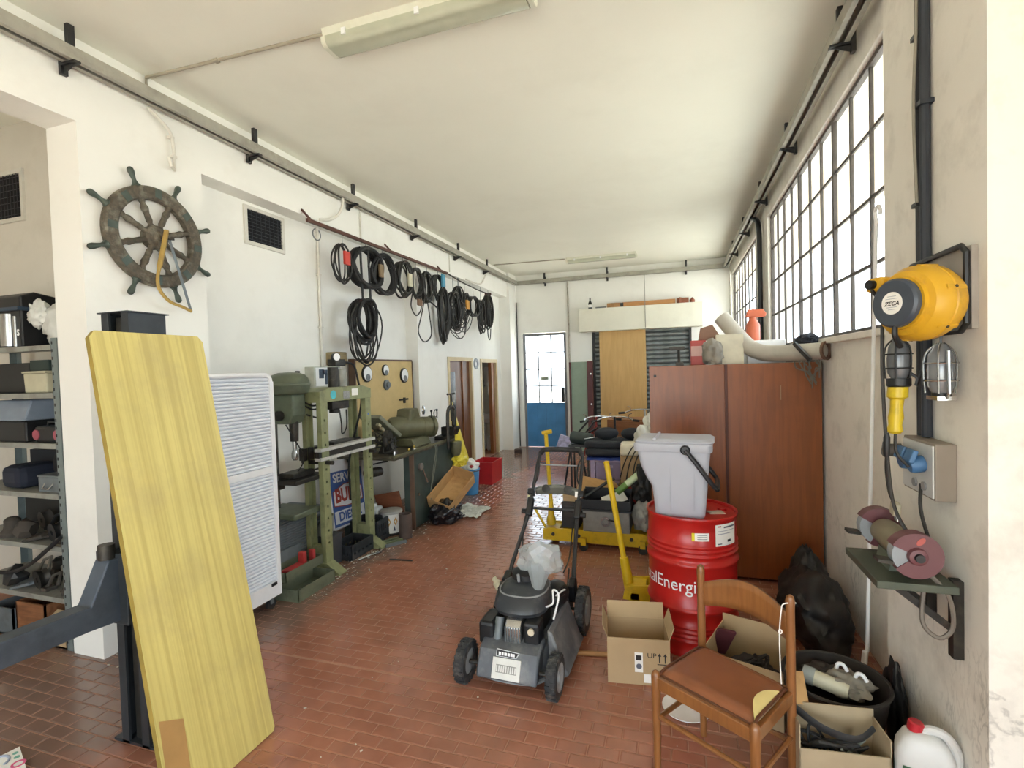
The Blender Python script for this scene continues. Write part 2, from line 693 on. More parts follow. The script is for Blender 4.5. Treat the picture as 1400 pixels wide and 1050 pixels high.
TW, TH, PX, PY = 0.149, 0.074, 0.155, 0.08
rows = [2.66 + k * PY for k in range(111)] + [2.64 - TH - k * PY for k in range(36)]
tiles = []
for ri, y0 in enumerate(sorted(rows)):
    if y0 + TH > YB:
        continue
    off = (ri % 2) * PX / 2
    x = -5.4 + off
    while x < 2.2:
        xr = 1.13 if y0 > 2.14 else 2.2
        xl = -3.85 if y0 > 2.85 else -5.4
        a, b = max(x, xl), min(x + TW, xr)
        if b - a > 0.03:
            tiles.append((a, b, y0, y0 + TH))
        x += PX
vis = []
for t in tiles:
    if abs((t[1] - t[0]) - TW) > 1e-6:
        continue
    cx, cy = (t[0] + t[1]) / 2, (t[2] + t[3]) / 2
    q = cam_px((cx, cy, 0))
    if q and 5 < q[0] < 1395 and 20 < q[1] < 1045:
        hid = (-2.2 < cx < -2.0 and cy < 2.1 and q[0] < 360) or (130 < q[0] < 372 and q[1] > 880 and q[0] < 215 + (1050 - q[1]) * -0.1 + 140) and cx < -2.05
        if not hid:
            vis.append((cx * cx + cy * cy, t))
vis.sort()
near = set(t for _, t in vis[:300])
tv, tf = tile_verts(-TW / 2, TW / 2, -TH / 2, TH / 2, 0.0)
tme = bpy.data.meshes.new('tile')
tme.from_pydata(tv, [], tf)
tme.materials.append(M_tile)
rest = MB()
for t in tiles:
    if t in near:
        o = bpy.data.objects.new('tile', tme)
        COL.objects.link(o)
        o.parent = floor
        o.location = ((t[0] + t[1]) / 2, (t[2] + t[3]) / 2, random.uniform(-0.0008, 0))
    else:
        rest._add(*tile_verts(*t, random.uniform(-0.0008, 0)))
o = rest.build('tile_field', M_tile, floor, smooth=0)
o['kind'] = 'stuff'
o['label'] = 'terracotta klinker tiles in running bond beyond the nearest ones'

struct(MB().box(-6.2, 2.3, -3.2, YB + 0.3, ZC, ZC + 0.2).build('ceiling', M_ceil, smooth=0))

# left wall: recessed bays, piers, beams, garage opening nearest the camera
w = MB()
w.box(-3.954, XL, 2.274, 3.175, 0, ZC)                       # pier with the wheel
w.box(-3.954, XL, -3.0, 2.274, 3.545, ZC)                    # beam over the opening
w.box(XREC, XL, 3.175, 6.72, 3.53, ZC)                       # lintel of first bay
w.box(-3.954, XL, 6.72, 7.62, 0, ZC)                         # pier
w.box(XREC, XL, 7.62, 11.0, 3.53, ZC)                        # lintel of second bay
w.box(-3.954, XREC, 3.175, 6.72, 0, ZC)                      # back of bay 1
w.box(-3.954, XREC, 7.62, 8.14, 0, ZC)
w.box(-3.954, XREC, 8.14, 9.28, 2.12, ZC)
w.box(-3.954, XREC, 9.28, 9.71, 0, ZC)
w.box(-3.954, XREC, 9.71, 10.72, 2.1, ZC)
w.box(-3.954, XREC, 10.72, 11.0, 0, ZC)
struct(w.build('wall_left', M_wall, smooth=0))
struct(MB().box(-3.954, -3.60, 11.0, YB, 0, ZC).build('wall_corner_pier', M_wall, smooth=0))
# the room behind the opening, and the little rooms behind the two doors
w = MB()
w.box(-6.2, -3.954, 2.85, 3.0, 0, ZC)
w.box(-6.4, -6.2, -3.2, 3.0, 0, ZC)
struct(w.build('wall_side_room', M_alc, smooth=0))
w = MB()
w.box(-5.4, -3.954, 7.7, 7.8, 0, 2.6)
w.box(-5.4, -3.954, 9.45, 9.55, 0, 2.6)
w.box(-5.4, -3.954, 11.1, 11.2, 0, 2.6)
w.box(-5.5, -5.4, 7.7, 11.2, 0, 2.6)
w.box(-5.5, -3.954, 7.7, 11.2, 2.6, 2.7)
struct(w.build('wall_washroom', M_alc, smooth=0))

# right wall: pilaster and return nearest the camera, two window bands
w = MB()
w.box(XP, 2.2, 2.147, 3.03, 0, ZC)
struct(w.build('wall_pilaster', M_wall_dirty, smooth=0))
w = MB()
w.box(XR, 1.4, 3.03, YB, 0, 2.03)
w.box(XR, 1.4, 3.03, YB, 3.70, ZC)
w.box(XR, 1.4, 3.03, 3.36, 2.03, 3.70)
w.box(XR, 1.4, 7.12, 8.04, 2.03, 3.70)
w.box(XR, 1.4, 11.35, YB, 2.03, 3.70)
struct(w.build('wall_right', M_wall_dirty, smooth=0))
w = MB()
w.box(2.0, 2.2, -3.2, -2.4, 0, ZC)
w.box(2.0, 2.2, -2.4, 0.0, 2.7, ZC)
w.box(2.0, 2.2, 0.0, 2.147, 0, ZC)
struct(w.build('wall_gate_side', M_wall, smooth=0))
w = MB()
w.box(-6.2, -2.8, -3.2, -3.0, 0, ZC)
w.box(0.6, 2.0, -3.2, -3.0, 0, ZC)
w.box(-2.8, 0.6, -3.2, -3.0, 2.7, ZC)
struct(w.build('wall_front', M_wall, smooth=0))
# back wall with the door and shutter openings
w = MB()
w.box(-5.6, -3.46, YB, YB + 0.25, 0, ZC)
w.box(-3.46, -2.41, YB, YB + 0.25, 2.71, ZC)
w.box(-2.41, -1.80, YB, YB + 0.25, 0, ZC)
w.box(-1.80, 0.34, YB, YB + 0.25, 2.7, ZC)
w.box(0.34, 1.4, YB, YB + 0.25, 0, ZC)
struct(w.build('wall_back', M_wall, smooth=0))
# yard outside
struct(MB().box(-40, 40, -40, 45, -0.4, -0.13).build('ground', mat('yard_concrete', 'c4c1b6', 0.9, coords='World'), smooth=0))
# roof overhang outside the window wall (its warm boards show in the top panes)
struct(MB().box(1.4, 2.3, 2.2, 12.0, 3.72, 3.9).build('trim_1', mat('eaves_boards', 'e2d3bd', 0.8, var=0.06), smooth=0))

# --- windows
M_glass = mat('dusty_glass', 'e8f0f0', 0.08, var=0.02, trans=0.93)


def window(name, y0, y1, ncol, thick):
    e = thing(name, '', '', (XR + 0.054, (y0 + y1) / 2, 2.03))
    del e['label'], e['category']
    e['kind'] = 'structure'
    z0, z1 = 2.03, 3.70
    x0, x1 = XR + 0.035, XR + 0.072
    MB().box(x0, x1, y0, y1, z0, z0 + 0.03).box(x0, x1, y0, y1, z1 - 0.03, z1).box(x0, x1, y0, y0 + 0.03, z0, z1).box(x0, x1, y1 - 0.03, y1, z0, z1).build('window_frame', M_frame, e, smooth=0)
    dy, dz = (y1 - y0) / ncol, (z1 - z0) / 4
    for i in range(1, ncol):
        t = 0.021 if i in thick else 0.011
        y = y0 + i * dy
        MB().box(x0 + (0.0 if i in thick else 0.008), x1 - 0.008, y - t, y + t, z0 + 0.03, z1 - 0.03).build('glazing_bar', M_frame, e, smooth=0)
    for j in range(1, 4):
        z = z0 + j * dz
        MB().box(x0 + 0.01, x1 - 0.012, y0 + 0.03, y1 - 0.03, z - 0.011, z + 0.011).build('glazing_bar', M_frame, e, smooth=0)
    base = MB().box(-0.002, 0.002, -dy / 2 + 0.006, dy / 2 - 0.006, -dz / 2 + 0.006, dz / 2 - 0.006).build('pane', M_glass, e, world=False, smooth=0)
    first = True
    for i in range(ncol):
        for j in range(4):
            p = base if first else copy_part(base, e)
            first = False
            p.location = (0.0, y0 + (i + 0.5) * dy - (y0 + y1) / 2, (j + 0.5) * dz)
    MB().box(XR - 0.045, XR + 0.02, y0 - 0.05, y1 + 0.03, 1.985, 2.028).build('window_sill', M_wall_dirty, e, smooth=0, bevel=0.006)
    return e


window('window_1', 3.36, 7.12, 10, (3, 6))
window('window_2', 8.04, 11.35, 8, (4,))

# --- blue back door
M_blue = mat('blue_paint', '4a8cc4', 0.4, var=0.12, scale=3, dirt='35699c', dscale=2.2, damt=0.5)
d = thing('door_1', '', '', (-2.935, YB, 0)); del d['label'], d['category']; d['kind'] = 'structure'
M_dframe = mat('door_frame_grey', '77787c', 0.5, var=0.1)
y0, y1 = YB + 0.02, YB + 0.07
MB().box(-3.455, -3.40, y0, y1, 0, 2.70).box(-2.47, -2.415, y0, y1, 0, 2.70).box(-3.40, -2.47, y0, y1, 2.64, 2.70).build('door_frame', M_dframe, d, smooth=0)
m = MB().box(-3.40, -2.47, y0 + 0.01, y1 - 0.005, 0.01, 1.06)
m.build('door_panel', M_blue, d, smooth=0)
for x in (-3.40, -3.15, -2.93, -2.70, -2.48):
    MB().box(x - 0.006, x + 0.006, y0 + 0.002, y0 + 0.012, 0.02, 1.05).build('panel_rib', M_blue, d, smooth=0)
for x in (-3.09, -2.78):
    MB().box(x - 0.012, x + 0.012, y0, y1 - 0.01, 1.06, 2.64).build('glazing_bar', M_dframe, d, smooth=0)
for z in (1.455, 1.85, 2.245):
    MB().box(-3.40, -2.47, y0 + 0.004, y1 - 0.014, z - 0.012, z + 0.012).build('glazing_bar', M_dframe, d, smooth=0)
xs, zs = (-3.40, -3.09, -2.78, -2.47), (1.06, 1.455, 1.85, 2.245, 2.64)
for i in range(3):
    for j in range(4):
        MB().box(xs[i] + 0.01, xs[i + 1] - 0.01, YB + 0.04, YB + 0.044, zs[j] + 0.01, zs[j + 1] - 0.01).build('pane', M_glass, d, smooth=0)
MB().box(-2.55, -2.475, YB + 0.02, YB + 0.036, 1.07, 1.42).build('lock_plate', M_steel_d, d, smooth=0)
MB().box(-3.06, -2.84, YB + 0.03, YB + 0.037, 1.56, 1.76).build('notice', mat('notice_paper', 'e2e5d2', 0.8, var=0.05, trans=0.35), d, smooth=0)
MB().box(-3.03, -2.87, YB + 0.027, YB + 0.03, 1.60, 1.66).build('notice_print', mat('notice_ink', '8b8f78', 0.8), d, smooth=0)

# --- two brown inner doors in the second bay
M_dwood = mat('door_wood', '6e4326', 0.45, var=0.1, scale=4, wood=('4a2a16', (60, 60, 3), 0.5))
M_dwood2 = mat('door_wood_orange', '8a5428', 0.45, var=0.1, scale=4, wood=('6a3a1a', (60, 60, 3), 0.5))
M_trimw = mat('door_casing', 'cdbb94', 0.6, var=0.06)


def casing(e, ya, yb, z):
    m = MB()
    m.box(-3.95, -3.84, ya, ya + 0.07, 0, z)
    m.box(-3.95, -3.84, yb - 0.07, yb, 0, z)
    m.box(-3.95, -3.84, ya + 0.07, yb - 0.07, z - 0.07, z)
    m.build('door_casing', M_trimw, e, smooth=0)


d = thing('door_2', '', '', (-3.9, 8.71, 0)); del d['label'], d['category']; d['kind'] = 'structure'
casing(d, 8.14, 9.28, 2.12)
leaf = MB().box(-3.935, -3.895, 8.215, 9.205, 0.01, 2.045).build('door_leaf', M_dwood, d, smooth=0)
MB().box(-3.897, -3.889, 8.30, 8.52, 0.35, 1.85).build('glass_strip', mat('dark_glass', '241d1a', 0.15), leaf, smooth=0)
MB().box(-3.895, -3.875, 8.83, 8.86, 0.01, 2.045).build('folding_edge', M_dwood2, leaf, smooth=0)
d = thing('door_3', '', '', (-3.9, 10.2, 0)); del d['label'], d['category']; d['kind'] = 'structure'
casing(d, 9.71, 10.72, 2.1)
for k, (ya, yb) in enumerate(((10.40, 10.52), (10.525, 10.645))):
    MB().box(-3.945, -3.87 - 0.03 * k, ya, yb, 0.01, 2.03).build('folded_leaf', M_dwood2, d, smooth=0)

# --- roller shutter and its housing
sh = thing('door_4', '', '', (-0.73, YB + 0.06, 0)); del sh['label'], sh['category']; sh['kind'] = 'structure'
M_sh = mat('shutter_steel', '7d8383', 0.42, 0.55, var=0.12, dirt='4c4e4c', dscale=3, damt=0.5)
sl = MB()
prof = [(0.0, 0.0), (-0.012, 0.012), (-0.02, 0.05), (-0.012, 0.088), (0.0, 0.1), (0.008, 0.1), (0.008, 0.0)]
sl.prism([(a, b) for a, b in prof], 'x', -1.04, 1.04)
s0 = sl.build('slat', M_sh, sh, world=False, smooth=50)
for k in range(27):
    s = s0 if k == 0 else copy_part(s0, sh)
    s.location = (0, 0, k * 0.1)
MB().box(-1.80, -1.745, YB - 0.01, YB + 0.1, 0, 2.66).box(0.285, 0.34, YB - 0.01, YB + 0.1, 0, 2.66).build('guide_rail', M_steel_d, sh, smooth=0)
struct(MB().box(-2.045, 0.56, 11.22, YB, 2.66, 3.165).build('trim_2', mat('housing_cream', 'e6e3d3', 0.8, var=0.04, scale=2, dirt='b5ae98', dscale=2, damt=0.3), smooth=0, bevel=0.006))

# ------------------------------------------------------------ rails, conduits, lamps overhead
def rail(name, label, axis, fixed, a0, a1, zc, sgn, brackets):
    """busbar rail: an open channel on brackets. axis 'y' or 'x'"""
    loc = (fixed, (a0 + a1) / 2, zc - 0.05) if axis == 'y' else ((a0 + a1) / 2, fixed, zc - 0.05)
    e = thing(name, label, 'cable rail', loc, 0, 'busbar rails under the ceiling')

    def bx(m, p0, p1, q0, q1, z0, z1):          # p across, q along
        return m.box(p0, p1, q0, q1, z0, z1) if axis == 'y' else m.box(q0, q1, p0, p1, z0, z1)
    m = MB()
    bx(m, fixed - 0.05, fixed + 0.05, a0, a1, zc + 0.028, zc + 0.036)
    bx(m, fixed - 0.05, fixed - 0.044, a0, a1, zc - 0.045, zc + 0.028)
    bx(m, fixed + 0.044, fixed + 0.05, a0, a1, zc - 0.045, zc + 0.028)
    bx(m, fixed - 0.044, fixed - 0.018, a0, a1, zc - 0.045, zc - 0.04)
    bx(m, fixed + 0.018, fixed + 0.044, a0, a1, zc - 0.045, zc - 0.04)
    m.build('rail_channel', M_rail, e, smooth=0)
    for b in brackets:
        m = MB()
        bx(m, fixed - 0.06, fixed + 0.06, b - 0.02, b + 0.02, zc - 0.06, zc - 0.046)
        w0, w1 = (fixed - sgn * 0.085, fixed - sgn * 0.06)
        bx(m, min(w0, w1), max(w0, w1), b - 0.02, b + 0.02, zc - 0.11, zc + 0.1)
        bx(m, fixed - 0.015, fixed + 0.015, b - 0.02, b + 0.02, zc + 0.036, ZC)
        if axis == 'y':
            m.prism([(fixed - sgn * 0.085, zc - 0.11), (fixed - sgn * 0.06, zc - 0.06), (fixed + sgn * 0.05, zc - 0.06)][::1], 'y', b - 0.004, b + 0.004)
        m.build('rail_bracket', M_steel_d, e, smooth=0)
    return e


rail('busbar_rail', 'long grey busbar rail running above the ship wheel and hose coils', 'y', -3.56, -2.9, 11.45, 3.90, 1, [0.6, 2.2, 3.65, 5.1, 6.6, 8.1, 9.5])
rail('busbar_rail', 'grey busbar rail crossing the end wall above the blue door', 'x', 11.40, -3.5, 0.98, 3.90, -1, [-2.86, -1.42, 0.25])
rail('busbar_rail', 'dark grey busbar rail running above the two steel windows', 'y', 1.03, 3.05, 11.45, 3.90, -1, [3.75, 5.35, 6.93, 8.5, 10.0])


M_cond_g = mat('grey_conduit', 'a59d8c', 0.6, var=0.1)


def pipe(name, label, pts, r, m, cat='conduit', clips=(), group=None, n=10):
    e = thing(name, label, cat, Vector(pts[-1]), 0, group)
    MB().tube(pts, r, n).build('pipe', m, e)
    for c in clips:
        c = Vector(c)
        MB().obox(c, (r * 3, r * 3, 0.018)).build('clip', m, e, smooth=0)
    return e


pipe('conduit', 'thin ceiling conduit feeding the large fluorescent lamp', [(-3.645, 2.74, ZC - 0.1), (-3.645, 2.74, ZC - 0.018), (-2.14, 2.80, ZC - 0.018)], 0.011, M_cond_g, clips=[(-3.0, 2.765, ZC - 0.02)])
pipe('conduit', 'thin ceiling conduit feeding the small far fluorescent lamp', [(-3.6, 10.0, ZC - 0.016), (-2.1, 10.1, ZC - 0.016)], 0.010, M_cond_g)
pipe('conduit', 'bent white conduit stub hanging above the ship wheel', smooth_path([(-3.62, 2.72, 3.84), (-3.62, 2.80, 3.80), (-3.62, 2.89, 3.73), (-3.625, 2.915, 3.62), (-3.625, 2.915, 3.46)], 5) + [V(-3.60, 2.87, 3.47), V(-3.60, 2.85, 3.53)], 0.012, M_cond_w, clips=[(-3.632, 2.90, 3.70), (-3.632, 2.915, 3.56)])
pipe('conduit', 'white conduit bending from the rail to the start of the hose rod', smooth_path([(-3.56, 4.90, 3.86), (-3.57, 4.89, 3.75), (-3.60, 4.84, 3.65), (-3.63, 4.74, 3.58), (-3.65, 4.60, 3.545)], 5), 0.016, M_cond_w)
pipe('conduit', 'white wall conduit running down behind the green press', [(-3.838, 4.79, 3.53), (-3.838, 4.79, 1.9)], 0.016, M_cond_w, clips=[(-3.845, 4.79, 3.0), (-3.845, 4.79, 2.4)])
pipe('conduit', 'white conduit with small loop dropping from the rail over the brown doors', smooth_path([(-3.56, 9.6, 3.86), (-3.6, 9.5, 3.78), (-3.63, 9.4, 3.62), (-3.645, 9.2, 3.56), (-3.65, 8.6, 3.55)], 5), 0.014, M_cond_w)
pipe('conduit', 'thin vertical conduit joining rail and hose rod near the coils', [(-3.645, 5.35, 3.85), (-3.645, 5.35, 3.45)], 0.009, M_cond_w)
pipe('conduit', 'thin vertical conduit above the blue cable tie', [(-3.645, 7.9, 3.87), (-3.645, 7.9, 3.56)], 0.009, M_cond_w)
pipe('wall_pipe', 'old grey pipe on the end wall between blue door and shutter', [(-2.33, 11.475, 3.85), (-2.33, 11.475, 2.0)], 0.02, mat('old_pipe', 'b4ada0', 0.6, dirt='4f4a42', dscale=14, damt=0.8), 'pipe')
pipe('wall_pipe', 'slim dark pipe in the corner beside the blue door', [(-3.575, 11.45, 3.45), (-3.575, 11.45, 0.02)], 0.012, M_steel_d, 'pipe')
pipe('hanging_wire', 'thin plumb wire hanging from the rail in front of the shutter housing', [(-0.60, 11.2, 3.86), (-0.60, 11.2, 2.68)], 0.006, mat('wire_grey', '8a857a', 0.6), 'wire')
pipe('drain_pipe', 'black bent downpipe between the two steel windows', smooth_path([(1.02, 8.2, 3.98), (1.05, 7.9, 3.9), (1.08, 7.55, 3.78), (1.09, 7.45, 3.62), (1.09, 7.42, 3.3)], 4) + [V(1.09, 7.4, 1.9)], 0.032, M_cond_b, 'pipe')
pipe('conduit', 'white cable dropping in the corner beyond the second window', smooth_path([(1.10, 11.3, 3.85), (1.10, 11.2, 3.2), (1.09, 11.1, 2.5), (1.08, 11.0, 1.9)], 5), 0.018, M_cond_w)

# fluorescent lamps (switched off)
M_lampcase = mat('lamp_housing', 'dcdccb', 0.45, var=0.04, dirt='b8b59c', dscale=5, damt=0.4)
M_diff = mat('lamp_diffuser', 'd3d6bf', 0.25, var=0.05, trans=0.3)
M_tubeglass = mat('fluorescent_tube', 'f2f3ea', 0.2, var=0.02)


def batten(label, x0, x1, yc, w):
    e = thing('ceiling_lamp', label, 'lamp', ((x0 + x1) / 2, yc, ZC - 0.11), 0, 'fluorescent ceiling lamps')
    MB().prism([(yc - w * 0.5, ZC), (yc + w * 0.5, ZC), (yc + w * 0.42, ZC - 0.045), (yc - w * 0.42, ZC - 0.045)], 'x', x0, x1).build('housing', M_lampcase, e, smooth=0)
    n = 10
    prof = [(yc + w * 0.46 * math.copysign(abs(math.cos(PI * i / n)) ** 0.55, math.cos(PI * i / n)), ZC - 0.045 - 0.06 * math.sin(PI * i / n) ** 0.7) for i in range(n + 1)]
    MB().prism(prof, 'x', x0 + 0.02, x1 - 0.02).build('diffuser', M_diff, e, smooth=40)
    for s in (-1, 1):
        MB().cyl((x0 + 0.05, yc + s * w * 0.2, ZC - 0.07), (x1 - 0.05, yc + s * w * 0.2, ZC - 0.07), 0.016, n=10).build('tube', M_tubeglass, e)
    for k in range(3):
        x = x0 + (x1 - x0) * (0.12 + 0.38 * k)
        for s in (-1, 1):
            MB().obox((x, yc + s * w * 0.47, ZC - 0.05), (0.03, 0.012, 0.04)).build('clip', M_white_p, e, smooth=0)
    for x in (x0, x1):
        MB().prism([(a, b) for a, b in prof], 'x', x - 0.012, x + 0.02).build('end_cap', M_lampcase, e, smooth=40)


batten('large twin-tube fluorescent ceiling lamp with clear diffuser and side clips', -2.13, -0.76, 2.87, 0.2)
batten('smaller far fluorescent ceiling lamp near the end wall', -2.06, -0.69, 10.15, 0.17)

# ------------------------------------------------------------ left wall: ship's wheel and bow saw
M_wheelw = mat('weathered_teak', '5b5245', 0.7, var=0.25, scale=14, wood=('39382f', (40, 40, 40), 0.6), dirt='a7a596', dscale=12, damt=0.6, bump=0.4, bscale=60)
M_bronze = mat('green_bronze', '4d5750', 0.5, 0.5, var=0.2, dirt='2e332f', dscale=10, damt=0.5)
wy, wz = 2.735, 2.90
e = thing('ship_wheel', 'weathered wooden ship steering wheel with eight spoke handles on the wall', 'ship wheel', (XL, wy, wz))
rim = MB()
R1, R0 = 0.362, 0.272
ring = [(R0, 0.018), (R0 + 0.008, 0.006), (R1 - 0.008, 0.006), (R1, 0.018), (R1, 0.062), (R1 - 0.012, 0.072), (R0 + 0.012, 0.072), (R0, 0.062), (R0, 0.018)]
rim.lathe(ring, (XL, wy, wz), (1, 0, 0), 64)
rimo = rim.build('rim', M_wheelw, e, smooth=30)
for k in range(8):
    a = math.radians(20 + 45 * k)
    d = Vector((0, math.cos(a), math.sin(a)))
    c = Vector((XL + 0.04, wy, wz))
    prof = [(0.0, 0.05), (0.024, 0.05), (0.024, 0.085), (0.015, 0.10), (0.022, 0.12), (0.019, 0.17), (0.026, 0.21), (0.016, 0.24), (0.024, 0.265), (0.024, 0.29)]
    MB().lathe(prof, c, d, 12).build('spoke', M_wheelw, e, smooth=50)
    prof = [(0.022, 0.345), (0.03, 0.365), (0.02, 0.375), (0.013, 0.40), (0.017, 0.43), (0.022, 0.455), (0.02, 0.475), (0.01, 0.486), (0.0, 0.488)]
    MB().lathe(prof, c, d, 12).build('handle', M_bronze, e, smooth=50)
    am = a + math.radians(22.5)
    dm = Vector((0, math.cos(am), math.sin(am)))
    MB().beam(Vector((XL + 0.073, wy, wz)) + dm * 0.285, Vector((XL + 0.073, wy, wz)) + dm * 0.35, 0.05, 0.004, up=(1, 0, 0)).build('joint_plate', M_bronze, rimo, smooth=0)
MB().lathe([(0.0, 0.0), (0.085, 0.0), (0.085, 0.06), (0.07, 0.075), (0.04, 0.08), (0.03, 0.095), (0.0, 0.095)], (XL, wy, wz), (1, 0, 0), 28).build('hub', M_wheelw, e)
MB().cyl((XL + 0.09, wy, wz - 0.01), (XL + 0.15, wy + 0.06, wz - 0.01), 0.008, n=8).build('hub_peg', M_oily, e)

# bow saw hanging from the hub
e = thing('bow_saw', 'bow saw with bent wooden frame hanging from the ship wheel', 'saw', (XL + 0.12, 2.80, 2.36))
pts = smooth_path([(XL + 0.12, 2.76, 2.95), (XL + 0.12, 2.735, 2.84), (XL + 0.12, 2.70, 2.70), (XL + 0.12, 2.675, 2.58), (XL + 0.12, 2.69, 2.50), (XL + 0.12, 2.76, 2.43), (XL + 0.12, 2.86, 2.40), (XL + 0.12, 2.93, 2.375)], 6)
MB().tube(pts, [0.017] * 14 + [0.012] * (len(pts) - 14), 8).build('frame', mat('saw_wood', 'a98c4a', 0.55, var=0.15, dirt='6b4a25', dscale=9, damt=0.6), e)
MB().beam((XL + 0.12, 2.775, 2.90), (XL + 0.12, 2.925, 2.385), 0.003, 0.022, up=(0, 1, 0.3)).build('blade', M_grey_steel, e, smooth=0)


# --- ventilation grilles
def grille(label, xw, y0, y1, z0, z1, axis, n):
    e = thing('vent_grille', label, 'vent', (xw, (y0 + y1) / 2, z0) if axis == 'x' else ((y0 + y1) / 2, xw, z0))

    def B(m, d0, d1, a0, a1, b0, b1):
        return m.box(xw + d0, xw + d1, a0, a1, b0, b1) if axis == 'x' else m.box(a0, a1, xw - d1, xw - d0, b0, b1)
    f = 0.035
    m = MB()
    B(m, 0, 0.02, y0 - f, y1 + f, z1, z1 + f); B(m, 0, 0.02, y0 - f, y1 + f, z0 - f, z0)
    B(m, 0, 0.02, y0 - f, y0, z0, z1); B(m, 0, 0.02, y1, y1 + f, z0, z1)
    m.build('frame', mat('grille_frame', 'd5d2c8', 0.6, dirt='9a948a', dscale=9, damt=0.4), e, smooth=0)
    B(MB(), 0.0, 0.003, y0, y1, z0, z1).build('backing', mat('vent_dark', '15161a', 0.8), e, smooth=0)
    MG = mat('grille_slat', '3a3c40', 0.5, 0.4)
    for i in range(n):
        z = z0 + (i + 0.5) * (z1 - z0) / n
        m = MB()
        if axis == 'x':
            m.obox((xw + 0.012, (y0 + y1) / 2, z), (0.016, y1 - y0, 0.004), (0, math.radians(25), 0))
        else:
            m.obox(((y0 + y1) / 2, xw - 0.012, z), (y1 - y0, 0.016, 0.004), (math.radians(25), 0, 0))
        m.build('slat', MG, e, smooth=0)
    for i in range(1, 8):
        y = y0 + i * (y1 - y0) / 8
        B(MB(), 0.014, 0.018, y - 0.003, y + 0.003, z0, z1).build('fin', MG, e, smooth=0)


grille('dark louvred vent grille in pale frame beside the hose coils', XREC, 3.81, 4.25, 3.16, 3.46, 'x', 9)
grille('dark vent grille high on the wall of the side room', 2.85, -5.65, -5.30, 3.29, 3.66, 'y', 7)

# ------------------------------------------------------------ car lift with its arm, yellow board, roller cabinet
M_lift = mat('lift_grey', '34383c', 0.5, 0.3, var=0.15, dirt='16181a', dscale=5, damt=0.6)
e = thing('lift_column', 'dark grey steel car lift column behind the yellow board', 'car lift', (-2.64, 1.865, 0))
m = MB()
x0, x1, ya, yb, H = -2.735, -2.545, 1.765, 1.955, 2.19
m.box(x0, x1, yb - 0.012, yb, 0, H).box(x0, x0 + 0.012, ya, yb - 0.012, 0, H).box(x1 - 0.012, x1, ya, yb - 0.012, 0, H)
m.box(x0 + 0.012, x0 + 0.05, ya, ya + 0.012, 0, H).box(x1 - 0.05, x1 - 0.012, ya, ya + 0.012, 0, H)
m.build('post', M_lift, e, smooth=0)
MB().box(x0 - 0.012, x1 + 0.012, ya - 0.012, yb + 0.012, H, H + 0.006).build('top_plate', M_lift, e, smooth=0)
MB().box(x0 - 0.06, x1 + 0.06, ya - 0.0, yb + 0.06, 0.0, 0.014).build('base_plate', M_lift, e, smooth=0)
MB().box(x0 + 0.06, x1 - 0.06, ya + 0.03, ya + 0.07, 0.014, H - 0.02).build('screw', M_oily, e, smooth=0)
e = thing('lift_arm', 'blue-grey swing arm of the car lift rising to its carriage', 'lift arm', (-2.64, 1.5, 0.70))
prof = [(1.755, 0.99), (1.66, 0.99), (1.575, 0.805), (0.85, 0.82), (0.85, 0.712), (1.56, 0.692), (1.755, 0.675)]
M_arm = mat('arm_bluegrey', '4c5560', 0.45, 0.25, var=0.12, dirt='23262a', dscale=6, damt=0.6)
MB().prism(prof, 'x', -2.70, -2.605).build('arm', M_arm, e, smooth=0, bevel=0.006)
MB().box(-2.76, -2.55, 1.70, 1.763, 0.66, 1.01).build('carriage', M_lift, e, smooth=0, bevel=0.004)
MB().box(-2.71, -2.595, 0.85, 1.2, 0.822, 0.834).build('rubber_strip', M_rubber, e, smooth=0)
MB().cyl((-2.65, 1.68, 0.99), (-2.65, 1.68, 1.06), 0.035, n=14).build('pivot_pin', M_oily, e)

# yellow shuttering board, leaning
M_ply = mat('yellow_shuttering', 'd2c478', 0.55, var=0.06, scale=3, wood=('ab9650', (0.3, 42, 0.3), 0.5), dirt='a8976a', dscale=2.4, damt=0.55, bump=0.15, bscale=30)
M_plye = mat('board_edge', '8f7a35', 0.8, var=0.2)
BL, BR, TR, TL = V(-2.03, 1.48, 0.004), V(-2.03, 2.05, 0.004), V(-2.495, 2.12, 2.085), V(-2.495, 1.553, 2.085)
nrm = (BR - BL).cross(TL - BL).normalized()
if nrm.x < 0:
    nrm = -nrm
th = 0.027


def board_pt(s, t, d):
    p = (BL * (1 - s) + BR * s) * (1 - t) + (TL * (1 - s) + TR * s) * t
    return p - nrm * d


e = thing('shuttering_board', 'worn yellow wooden board leaning against the car lift column', 'board', (-2.03, 1.765, 0))
m = MB()
cs = [(0.02, 0), (0.98, 0), (1, 0.008), (1, 0.985), (0.955, 1), (0.045, 1), (0, 0.985), (0, 0.008)]
n = len(cs)
vs = [board_pt(s, t, 0) for s, t in cs] + [board_pt(s, t, th) for s, t in cs]
m._add(vs, [tuple(range(n)), tuple(range(2 * n - 1, n - 1, -1))])
m.slot(1)._add(vs, [(i, (i + 1) % n, n + (i + 1) % n, n + i) for i in range(n)])
m.build('panel', [M_ply, M_plye], e, smooth=0)
m = MB()
m._add([board_pt(s, t, -0.0012) for s, t in [(0.02, 0.075), (0.2, 0.06), (0.21, 0.165), (0.03, 0.19)]], [(0, 1, 2, 3)])
m.build('tape_patch', mat('brown_tape', 'b08a55', 0.5, var=0.1), e, smooth=0)

